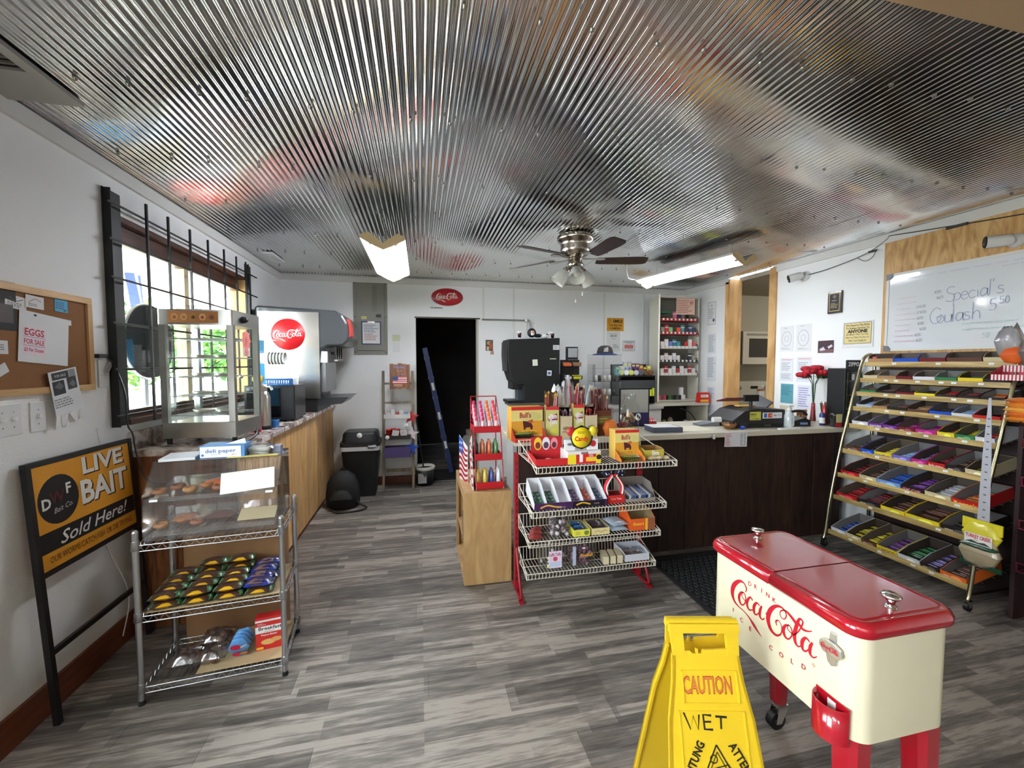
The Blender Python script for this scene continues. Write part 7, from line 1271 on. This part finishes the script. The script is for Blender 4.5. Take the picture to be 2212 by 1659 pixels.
it = hand("Special's", wy(2.285), .035, .105, .0045, BI, .06, .40)+hand('Goulash', wy(2.375), -.115, .115, .0045, BI, .05, .38)+hand('5', wy(2.045), -.055, .075, .0045, BI)+hand('50', wy(1.995), -.015, .045, .004, BI)
for i, (p_, dx) in enumerate((('$550', .27), ('$625', .285), ('2/$350', .16), ('2/$350', .165), ('$250', .17), ('$200', .175), ('$200', .19), ('$200', .16), ('$225', .17))): it += hand(p_, wy(2.62)+dx, .095-i*.042+(.01 if i < 2 else 0), .020, .0018, DI, .05, .5); it += [('g', wy(2.62)+.07+dx*.15, .103-i*.042, .13+dx*.12, .016, 1, (214, 196, 208) if i < 6 else PI_)]
it += [('g', .02, .25, .9, .02, 1, (206, 204, 214)), ('g', .12, -.13, .42, .018, 1, (190, 208, 206)), ('g', .14, -.17, .46, .018, 1, (190, 208, 206)), ('g', .25, .225, .3, .014, 1, (206, 200, 212))]+hand('50', .02, -.235, .035, .003, GI)
printed(wbd, face(0, -.0082, 0), it, 'writing')
# ================================================================ brass candy rack
GR = T('candy_rack', 'nine tier brass framed candy rack on casters leaning back to the wall', 'display rack', M(3.45, 2.27, 0)); g0 = GR.matrix_world.inverted(); GY0, GY1 = 1.82, 2.72
GX = [(1.50, 3.56), (1.37, 3.52), (1.26, 3.49), (1.14, 3.46), (1.00, 3.425), (.795, 3.37), (.60, 3.33), (.42, 3.295), (.135, 3.255)]
for y in (GY0-.012, GY1+.012):
    b = B(BRASS); b.T = g0; b.tube(cat([(3.225, y, .07), (3.24, y, .135), (3.28, y, .42), (3.355, y, .795), (3.41, y, 1.0), (3.475, y, 1.26), (3.545, y, 1.50), (3.585, y, 1.56), (3.64, y, 1.575), (3.675, y, 1.54), (3.68, y, 1.45)]), .012, 8); b.tube([(3.68, y, 1.46), (3.68, y, .07)], .012, 8); b.tube([(3.24, y, .10), (3.68, y, .10)], .009, 6); fr_ = put('side_frame', b, GR)
    for x in (3.228, 3.672):
        b = B(BLACK); b.T = g0; b.cyl((x, y-.010, .026), (x, y+.010, .026), .025, n=14); b.c(CHROME); b.box(x-.012, x+.012, y-.015, y-.0105, .026, .07); b.box(x-.012, x+.012, y+.0105, y+.015, .026, .07); b.box(x-.012, x+.012, y-.015, y+.015, .066, .07); put('caster', b, fr_)
LATH = wood('lath', (160, 130, 76), (206, 178, 116), axis=1, rough=.35)
for k, (z, x) in enumerate(GX):
    b = B(C((110, 104, 90), .5, .4)); b.T = g0; xb = 3.66
    for i in range(5): xx = x+.02+(xb-x-.02)*i/4; b.tube([(xx, GY0, z-.012+(xx-x)*.22), (xx, GY1, z-.012+(xx-x)*.22)], .0028, 5)
    for i in range(16): yy = GY0+.02+i*(GY1-GY0-.04)/15; b.tube([(x+.012, yy, z-.016), (xb, yy, z-.016+(xb-x)*.22)], .0018, 4)
    s_ = put('shelf', b, GR, kind='stuff'); b = B(LATH); b.T = g0; b.box(x-.004, x+.010, GY0, GY1, z-.022, z+.014); put('front_lath', b, GR, bevel=.002)
    n = [3, 6, 5, 4, 4, 3, 3, 2, 4][k]
    for i in range(n): b = B(WHITE); b.T = g0; yy = GY0+.12+(i+.2*((i*7+k) % 3))*(GY1-GY0-.2)/n; b.box(x-.0055, x-.0045, yy-.014, yy+.014, z-.008, z+.006); put('price_tag', b, GR)
SN = ['top', 'second', 'third', 'fourth', 'fifth', 'sixth', 'seventh', 'eighth', 'bottom']
CN = {'b': ('blue', (30, 80, 190)), 'r': ('red', (196, 34, 36)), 'y': ('yellow', (232, 206, 40)), 'o': ('orange', (232, 110, 40)), 'g': ('green', (50, 120, 70)), 'p': ('purple', (110, 50, 140)), 'k': ('black', (40, 32, 34)), 'w': ('white', (214, 214, 220)), 'n': ('brown', (96, 60, 46)), 'm': ('magenta', (186, 40, 130)), 's': ('silver', (170, 176, 186)), 'c': ('cream', (206, 190, 150)), 'l': ('light blue', (120, 160, 220)), 'd': ('dark red', (110, 24, 34)), 'v': ('lavender', (120, 110, 190)), 't': ('tan', (170, 130, 90)), '-': None}
#  per shelf, from the bar end: (tray colour, content colour, width, front height)
RACK = ['t- bb dr nt cn', 'cc tn dd wr gk yg kg', 'gn kn dk yk kr kd ko', 'sl tn kn nt bk wl rk', 'wk pv pp dm mm yo gy wr', 'nn bk yy vl mv rd kn cy', 'rd cn lb kp cw ro', 'rr kd yn yn kk', 'wb cy ny yp wg kv on']
TXT = {(5, 2): ('Butterfinger', (40, 70, 180)), (5, 5): ('Nutty', (236, 220, 220)), (6, 5): ("Reese's", (246, 200, 60)), (6, 3): ('SKOR', (226, 120, 150)), (4, 1): ('SNICKERS', (220, 220, 236)), (8, 3): ('CHOCO', (110, 40, 60))}
rr = random.Random(77)
for k, row in enumerate(RACK):
    z, x = GX[k]; cells = row.split(); L = GY1-GY0-.03; n = len(cells); wts = [rr.uniform(.85, 1.15) for _ in cells]; tot = sum(wts); pos = 0; nxt = (GX[k-1][0]-z) if k else .2; dep = min(.30, 3.655-x-.02)
    for i, cc_ in enumerate(cells):
        wd = L*wts[i]/tot; yc = GY1-.015-pos-wd/2; pos += wd; tcol, ccol = CN.get(cc_[0]), CN.get(cc_[1])
        sl_ = math.atan(.22); mt = M(x+.014, yc, z-.008, -90) @ Matrix.Rotation(sl_, 4, 'X'); oi_ = ['first', 'second', 'third', 'fourth', 'fifth', 'sixth', 'seventh', 'eighth'][i]
        hf = min(.05, nxt*.35); hb = min(.075, nxt*.5)
        if tcol: 
            pr = None
            if (k, i) in TXT: pr = [('t', TXT[(k, i)][0], 0, 0, .02, TXT[(k, i)][1], dict(bold=.03, w=wd*.8))]
            elif k > 3: pr = [('c', wd*.1, 0, wd*.2, hf*.3, tuple(min(255, v+60) for v in tcol[1])), ('g', -wd*.2, 0, wd*.3, hf*.4, 1, (226, 220, 200))]
            tray('candy_tray', f'{tcol[0]} tray, {oi_} from the bar end on the {SN[k]} brass rack tier', mt, wd*.96, dep, hf, hb, tcol[1], [(66, 54, 46), (92, 80, 70), (120, 116, 114)][(k+i) % 3], group='trays on the brass rack', prints=pr)
        if ccol:
            nb = 5 if k else 3; lo = rr.uniform(.0, .3)
            cols = [ccol[1], tuple(max(0, v-26) for v in ccol[1]), tuple(min(255, v+30) for v in ccol[1])]
            for j in range(nb):
                yy = .012+(dep-.04)*(lo+(1-lo)*j/nb); b = B(C(cols[j % 3], .3, coat=.5)); a = wd*.40
                if ccol[0] in ('cream', 'tan'): b.box(-a, a, -.012, .012, 0, .016)
                else: b.pack(-a, a, -.013, .013, 0, .018, 5, 2, .45, .1, rr)
                b.c(tuple(min(255, v+110) for v in ccol[1]), rough=.4); b.add([(-a*.6, -.004, .0186), (a*.5, -.004, .0186), (a*.5, .004, .0186), (-a*.6, .004, .0186)], [(0, 1, 2, 3)])
                one('candy_bar', f'{ccol[0]} candy bar in the {oi_} tray of the {SN[k]} brass rack tier', 'candy bar', mt @ Matrix.Translation((0, yy+.006, .004+rr.uniform(0, .012) if k else .004)) @ Matrix.Rotation(rr.uniform(-.06, .06), 4, 'Z'), b, f'{ccol[0]} bars, tray {i+1} of the {SN[k]} tier')
b = B(C((206, 90, 100), .4)); b.lathe([(0, 0), (.018, 0), (.02, .02), (.012, .035), (.02, .05), (0, .055)], 12); one('pink_bottle', 'small pink bottle at the bar end of the top brass tier', 'bottle', M(3.60, 2.67, 1.503), b)
# clip strip with bags, popcorn tray, orange bags, silver bags
t = T('clip_strip', 'perforated grey plastic hanging strip on the front of the brass rack', 'clip strip', M(3.24, 1.765, .56)); b = B(C((176, 174, 180), .4)); b.prism([(-.028, 0), (.028, 0), (.02, .40), (.006, .74), (-.006, .74), (-.02, .40)], -.001, .001); b.T = Matrix()
b.v = [(0.0+v[1], -v[0]*1.0, v[2]) for v in b.v]; put('strip', b, t)
for i in range(14): b = B(C((70, 66, 70), .6)); b.box(-.0016, -.0011, -.006, .006, .03+i*.045, .036+i*.045); put('slot', b, t)
t = T('snack_bag', 'yellow topped snack bag with a green band hanging at the end of the strip', 'bag', M(3.225, 1.76, .30, -90)); rr = random.Random(4); b = B(C((214, 200, 50), .3, coat=.4)); b.box(-.09, .09, -.004, .004, .21, .275); b.c((214, 200, 50), rough=.3, coat=.4); b.pack(-.09, .09, -.018, .014, .12, .26, 6, 5, .4, .15, rr); b.c((176, 160, 130), rough=.35, coat=.5); b.pack(-.092, .092, -.034, .02, .0, .17, 7, 6, .45, .2, rr); b.c((30, 74, 50), rough=.3, coat=.5); b.box(-.094, .094, -.006, .004, -.006, .022); b.pack(-.088, .088, -.036, .0, .10, .145, 6, 4, .4, .1, rr); put('bag', b, t)
printed(t, face(0, -.03, .165) , [('r', 0, 0, .125, .06, (232, 226, 222)), ('t', 'TURKEY CREEK', 0, .014, .02, (190, 50, 50), dict(bold=.04, w=.115)), ('g', 0, -.006, .04, .008, 1, (90, 90, 90)), ('p', [(-.06, -.026), (-.03, -.01), (.0, -.018), (.03, -.01), (.06, -.026)], (50, 70, 50))])
t = T('popcorn_tray', 'red and white striped cardboard tray clipped near the top of the brass rack', 'tray', M(3.42, 1.79, 1.40, -90)); b = B(C((176, 40, 54), .5)); b.box(-.08, .08, 0, .1, 0, .002); b.box(-.08, .08, .098, .1, .002, .09); b.prism([(0, 0), (.1, 0), (.1, .09), (.02, .05), (0, .05)], -.08, -.078, 'yz'); b.prism([(0, 0), (.1, 0), (.1, .09), (.02, .05), (0, .05)], .078, .08, 'yz'); b.box(-.08, .08, -.0, .002, .002, .035); put('tray', b, t)
for i in range(10): b = B(C((232, 220, 220), .5)); xx = -.074+i*.0162; b.box(xx, xx+.008, -.001, -.0002, .0, .034); b.box(xx, xx+.008, .0965, .0975, .05, .09); put('white_stripe', b, t)
for i in range(5):
    b = B(C([(226, 140, 50), (214, 110, 40), (236, 176, 80)][i % 3], .3, coat=.6)); b.pack(-.09, .09, -.03, .03, 0, .034, 6, 4, .45, .2, rr); one('orange_bag', f'{["lowest", "second", "third", "fourth", "topmost"][i]} orange snack bag in the pile hooked beside the brass rack', 'bag', M(3.22, 1.60, 1.175+i*.026, -90), b, 'piled orange bags')
t = T('bag_hook', 'maroon wire hook holding the orange bags', 'hook', M(3.22, 1.6, 1.17)); b = B(C((90, 24, 34), .4)); b.tube([(.44, 0, .0), (-.03, 0, .0), (-.05, 0, .015)], .004, 5); put('hook', b, t)
t = T('silver_bag', 'crinkled silver topped bag with an orange label above the striped tray', 'bag', M(3.42, 1.78, 1.50, -90)); b = B(C((190, 186, 190), .25, .5, bump=.4, bscale=20)); b.pack(-.07, .05, -.03, .03, .05, .22, 7, 6, .4, .35, rr); b.c((226, 100, 40), rough=.4); b.pack(-.04, .07, -.035, .02, .0, .10, 5, 5, .4, .1, rr); put('bag', b, t)
t = T('silver_bag', 'dark crumpled foil bag at the picture edge beside the orange labelled bag', 'bag', M(3.40, 1.66, 1.47, -90)); b = B(C((130, 116, 116), .3, .3, bump=.4, bscale=20)); b.pack(-.07, .09, -.04, .04, 0, .2, 7, 6, .4, .3, rr); put('bag', b, t)
b = B(C((96, 84, 84), .5)); b.box(-.0, .16, -.05, .05, 0, .004); b2 = b
# dark rack at the picture edge
t = T('dark_rack', 'dark maroon wire display rack against the wall beyond the brass rack', 'display rack', M(3.52, 1.35, 0)); b = B(C((44, 22, 22), .6, noise=.2)); b.box(.16, .18, -.7, .36, 0, 1.44); b.box(-.14, .16, .34, .36, 0, 1.14); put('panel', b, t)
for i, z in enumerate((.3, .55, .8, 1.02)):
    b = B(C((96, 26, 40), .4)); b.tube([(-.16, -.7, z), (-.16, .33, z)], .004, 5); b.tube([(-.16, -.7, z+.05), (-.16, .33, z+.05)], .004, 5); b.tube([(.15, .33, z+.02), (-.16, .33, z), (-.16, .33, z+.05)], .004, 5)
    for j in range(9): y = -.7+j*.128; b.tube([(-.16, y, z+.05), (-.16, y, z), (.15, y, z+.02)], .0025, 4)
    put('wire_shelf', b, t)
# ================================================================ patio cooler
CXA, CXB, CYN, CYF, CZ0, CZ1, CZL = 1.13, 1.47, .845, 1.425, .47, .765, .81
co = T('rolling_cooler', 'cream and red vintage patio cooler with a cola logo on four red legs', 'cooler', M(1.30, 1.135, 0)); hw, hl = (CXB-CXA)/2, (CYF-CYN)/2
CREAM = C((226, 218, 186), .35, coat=.2); CRED = C((168, 16, 34), .18, coat=.8)
b = B(CREAM); b.rbox(-hw, hw, -hl, hl, CZ0, CZ1, .055, 8); put('body', b, co)
b = B(C((90, 84, 76), .5)); b.rbox(-hw+.001, hw-.001, -hl+.001, hl-.001, CZ1, CZ1+.004, .055, 8); put('gasket', b, co)
for sg, y0, y1 in ((-1, -hl-.012, -.0035), (1, .0035, hl+.012)):
    b = B(CRED); r = .055; n = 8; pl = []
    cy = (y0+r) if sg < 0 else (y1-r); ye = y1 if sg < 0 else y0
    W2 = hw+.012
    def ring(k, z):
        o = [];
        seq = ((W2-r, 0, -1), (-W2+r, 0, 1)) 
        pts = [(W2-k, ye)]
        for j in range(n+1): a = math.radians(90*j/n); pts.append((W2-r+(r-k)*math.cos(a), cy+sg*(r-k)*math.sin(a)))
        for j in range(n+1): a = math.radians(90+90*j/n); pts.append((-W2+r+(r-k)*math.cos(a), cy+sg*(r-k)*math.sin(a)))
        pts.append((-W2+k, ye)); return [(p[0], p[1], z) for p in (pts if sg > 0 else pts[::-1])]
    rs = [ring(.004, CZ1+.003), ring(0, CZ1+.010), ring(0, CZ1+.026), ring(.006, CZL-.008), ring(.016, CZL-.002), ring(.024, CZL-.002), ring(.028, CZL-.005), ring(.034, CZL-.001)]; m = len(rs[0]); fs = []
    for i in range(len(rs)-1): fs += [(i*m+j, i*m+(j+1) % m, (i+1)*m+(j+1) % m, (i+1)*m+j) for j in range(m)]
    b.add(sum(rs, []), fs, True); b.add(rs[0], [tuple(range(m))[::-1]]); b.add(rs[-1], [tuple(range(m))]); ld = put('lid', b, co)
    ky = -hl+.05 if sg < 0 else hl-.05
    b = B(CHROME); b.lathe([(.008, 0), (.009, .012), (.012, .022), (.022, .028), (.024, .033), (.020, .038), (0, .039)], 22, (0, ky, CZL-.001)); b.lathe([(.016, 0), (.014, .004), (.008, .006)], 18, (0, ky, CZL-.001)); put('knob', b, ld)
for sx in (-1, 1):
    for sy in (-1, 1):
        cst = sy > 0; zb = .105 if cst else .0; b = B(CRED); x, y = sx*(hw-.046), sy*(hl-.05)
        a, c = .038, .024; ring = lambda q, z, ox, oy: [(x+ox*sx+q*math.cos(math.pi/4+math.pi/2*j+e), y+oy*sy+q*math.sin(math.pi/4+math.pi/2*j+e), z) for j in range(4) for e in (-.25, .25)]
        r0, r1 = ring(c*1.25, zb, .012, .012), ring(a*1.2, CZ0-.001, 0, 0); b.add(r0+r1, [(j, (j+1) % 8, 8+(j+1) % 8, 8+j) for j in range(8)]+[tuple(range(8))[::-1], tuple(range(8, 16))]); lg = put('leg', b, co)
        if cst:
            wx, wy_ = x+sx*.012-.02, y+sy*.012-.01; b = B(CHROME); b.box(wx-.0, wx+.042, wy_-.02, wy_+.022, zb-.012, zb-.0005); b.prism([(wx-.015, .03), (wx+.012, .03), (wx+.04, zb-.013), (wx-.005, zb-.013)], wy_-.020, wy_-.016); b.prism([(wx-.015, .03), (wx+.012, .03), (wx+.04, zb-.013), (wx-.005, zb-.013)], wy_+.018, wy_+.022); f_ = put('caster_fork', b, lg)
            b = B(BLACK); b.cyl((wx, wy_-.013, .036), (wx, wy_+.015, .036), .036, n=20); b.c((90, 90, 92)); b.cyl((wx, wy_-.0155, .036), (wx, wy_+.0165, .036), .014, n=10); put('wheel', b, f_)
# lettering on the long side facing -X : local x = -world y
LF = Matrix(((0, 0, -1, -hw-.0003), (-1, 0, 0, 0), (0, 1, 0, 0), (0, 0, 0, 1)))
CR2 = (186, 22, 40); lf = lambda Y: 1.135-Y
printed(co, LF, [('k', lf(1.136), .652, .348, CR2, 0, 1.05)], 'logo')
its = []
for i, ch in enumerate('DRINK'): its.append(('t', ch, lf(1.222)+i*.026, .723+.004*math.sin(i*.8), .015, CR2, dict(bold=.012)))
for i, (ch, Y, z) in enumerate((('I', 1.297, .573), ('C', 1.255, .560), ('E', 1.214, .553), ('C', 1.125, .545), ('O', 1.084, .549), ('L', 1.044, .556), ('D', 1.004, .567))): its.append(('t', ch, lf(Y), z+.012, .015, CR2, dict(bold=.012)))
its.append(('o', lf(.972), .608, .004, .004, .0012, CR2)); printed(co, LF, its, 'lettering')
op = T('bottle_opener', 'chrome wall bottle opener with red script on the cooler side', 'bottle opener', M(CXA-.0006, .915, .70, -90)); b = B(C((205, 205, 208), .3, .75))
b.prism([(-.03, .012), (-.034, -.006), (-.022, -.02), (.022, -.02), (.034, -.006), (.03, .012), (.01, .02), (-.01, .02)], -.014, -.006); b.prism([(-.010, .02), (.010, .02), (.008, .045), (-.008, .045)], -.006, 0); b.prism([(.018, -.018), (-.018, -.018), (-.012, -.045), (0, -.052), (.012, -.045)], -.008, 0); put('plate', b, op, bevel=.002); b = B(C((60, 60, 60), .4)); b.sph((0, -.008, -.035), .006, 8, sy=.4); b.sph((0, -.006, .036), .004, 8, sy=.4); put('screw_head', b, op) if False else None
printed(op, face(0, -.0142, -.003), [('k', 0, 0, .052, (190, 30, 44), 0, 1.6)])
cp = T('cap_catcher', 'deep red half-round bottle cap catcher on the cooler side', 'cap catcher', M(CXA-.0008, .912, .455, -90)); b = B(CRED); pts = [(.049*math.cos(math.pi+math.pi*j/14), .046*math.sin(math.pi+math.pi*j/14)) for j in range(15)]; ins = [(.0465*math.cos(math.pi+math.pi*j/14), .0435*math.sin(math.pi+math.pi*j/14)-.0) for j in range(15)]
vs = [(p[0], p[1], z) for z in (0, .098) for p in pts]+[(p[0], p[1], z) for z in (.004, .098) for p in ins]; fs = []
for j in range(14): fs += [(j, j+1, 16+j, 15+j), (30+j+1, 30+j, 45+j, 46+j), (15+j, 16+j, 46+j, 45+j)]
b.add(vs, fs, True); b.add(vs[:15], [tuple(range(15))]); b.add(vs[30:45], [tuple(range(15))[::-1]]); b.box(-.049, .049, -.003, 0, 0, .104); put('cup', b, cp); b = B(WHITE); b.box(-.012, .012, -.0042, -.0035, .06, .095); put('sticker', b, cp)
# ================================================================ caution sign
cs = T('caution_sign', 'yellow folding wet floor sign standing in front of the cooler', 'floor sign', M(.865, 1.13, 0, -13)); YM = C((226, 190, 34), .42, noise=.07, nscale=6); HT = .675
def panel(sgn):
    b = B(YM); th = math.atan(.235/HT); R_ = Matrix.Translation((0, 0, HT)) @ Matrix.Rotation(-sgn*th, 4, 'X') if False else None
    L = math.hypot(.215, HT); ang = math.atan2(.215 if sgn > 0 else .16, HT)
    # local: x across, v down along the panel, y out
    def pt(x, v, o): 
        y, z = -sgn*(v*math.sin(ang)+.006), HT-v*math.cos(ang); n_ = (-sgn*math.cos(ang), math.sin(ang)); return (x, y+n_[0]*o, z+n_[1]*o)
    def slab(poly, o0, o1):
        n = len(poly); vs = [pt(x, v, o0) for x, v in poly]+[pt(x, v, o1) for x, v in poly]; b.add(vs, [tuple(range(n)), tuple(range(2*n-1, n-1, -1))]+[(i, i+n, (i+1) % n+n, (i+1) % n) for i in range(n)])
    hwv = lambda v: .108+.0*v if v < .07 else .100+.05*max(0, v-.07)/(L-.07)+.012*max(0, min(1, (v-.15)/.1))
    prev = [0, .07, .15, .25, .45, L]
    # two cheeks beside the hand hole
    for s_ in (-1, 1): slab([(s_*.066, .0), (s_*.108, .0), (s_*.104, .05), (s_*.101, .085), (s_*.066, .085)], 0, .012)
    slab([(-.108, -.004), (.108, -.004), (.108, .022), (-.108, .022)], -.003, .018)
    slab([(-.066, .072), (-.05, .072), (-.042, .08), (-.03, .08), (-.03, .066), (-.024, .066), (-.024, .08), (-.012, .08), (-.008, .07), (.066, .066), (.066, .086), (-.066, .086)], 0, .010)
    for a, e in ((.085, .16), (.16, .26), (.26, .46), (.46, L)): slab([(-hwv(a), a), (hwv(a), a), (hwv(e), e), (-hwv(e), e)], 0, .009)
    for s_ in (-1, 1):
        for a, e in ((.085, .16), (.16, .26), (.26, .46), (.46, L)): slab([(s_*hwv(a), a), (s_*(hwv(a)-.008), a), (s_*(hwv(e)-.008), e), (s_*hwv(e), e)], -.012, .009)
    p = put('panel', b, cs); b = B(YM)
    if sgn > 0:
        for (x0, x1, v0, v1) in ((-.082, .088, .125, .215), (-.10, .098, .232, .62)):
            for q in ((x0, x1, v0, v0+.004), (x0, x1, v1-.004, v1), (x0, x0+.004, v0, v1), (x1-.004, x1, v0, v1)): 
                poly = [(q[0], q[2]), (q[1], q[2]), (q[1], q[3]), (q[0], q[3])]; vs = [pt(x, v, .009) for x, v in poly]+[pt(x, v, .0115) for x, v in poly]; b.add(vs, [(4, 5, 6, 7)]+[(i, i+4, (i+1) % 4+4, (i+1) % 4) for i in range(4)])
        put('raised_border', b, p)
        y0, z0 = pt(0, 0, .0092)[1:]; u, v, n_ = Vector((1, 0, 0)), Vector((0, math.sin(ang), math.cos(ang))), Vector((0, -math.cos(ang), math.sin(ang)))
        TT = Matrix(((u.x, v.x, n_.x, 0), (u.y, v.y, n_.y, y0), (u.z, v.z, n_.z, z0), (0, 0, 0, 1))); K = (34, 30, 16); RC = (176, 70, 30)
        tri = [(.0, -.335), (-.085, -.52), (.095, -.52)]
        it = [('t', 'CAUTION', -.006, -.164, .046, RC, dict(bold=.03, w=.148)), ('t', 'CAUTION', -.006, -.164, .044, (214, 130, 60), dict(bold=-.005, w=.143)),
              ('l', [(-.086, -.236), (-.068, -.280), (-.058, -.245), (-.046, -.280), (-.040, -.242)], .005, K), ('l', [(-.004, -.244), (-.028, -.242), (-.027, -.279), (-.002, -.280)], .006, K), ('l', [(-.027, -.260), (-.006, -.260)], .005, K), ('l', [(.008, -.246), (.042, -.248)], .006, K), ('l', [(.024, -.247), (.022, -.278)], .005, K),
              *[(q if q[0] != 'l' else ('l', [(1.15*a, 1.15*(c_+.33)-.318) for a, c_ in q[1]])+q[2:]) for q in (('l', [(.002, -.33), (-.092, -.50)], .004, K), ('l', [(.002, -.33), (.10, -.50)], .004, K), ('l', [(.002, -.345), (-.080, -.50)], .0025, K), ('l', [(.002, -.345), (.088, -.50)], .0025, K),
              ('o', -.009, -.353, .010, .010, .003, K), ('l', [(-.03, -.385), (.028, -.372), (.034, -.378), (.012, -.39), (.02, -.42), (.05, -.418), (.06, -.44), (.08, -.48)], .003, K), ('l', [(-.03, -.385), (-.036, -.41), (-.026, -.412), (-.022, -.394), (-.01, -.392), (-.006, -.43), (.012, -.47), (.02, -.5)], .003, K), ('l', [(.02, -.42), (.03, -.46), (.05, -.49)], .003, K))],
              ('t', 'ACHTUNG', -.072, -.365, .023, K, dict(bold=.03, rot=1.07, w=.125)), ('t', 'ATTENTION', .084, -.378, .023, K, dict(bold=.03, rot=-1.05, w=.15))]
        printed(p, TT, it)
    return p
panel(1); panel(-1)
b = B(YM); b.tube([(-.112, 0, HT+.004), (.112, 0, HT+.004)], .011, 10); put('hinge_bar', b, cs)
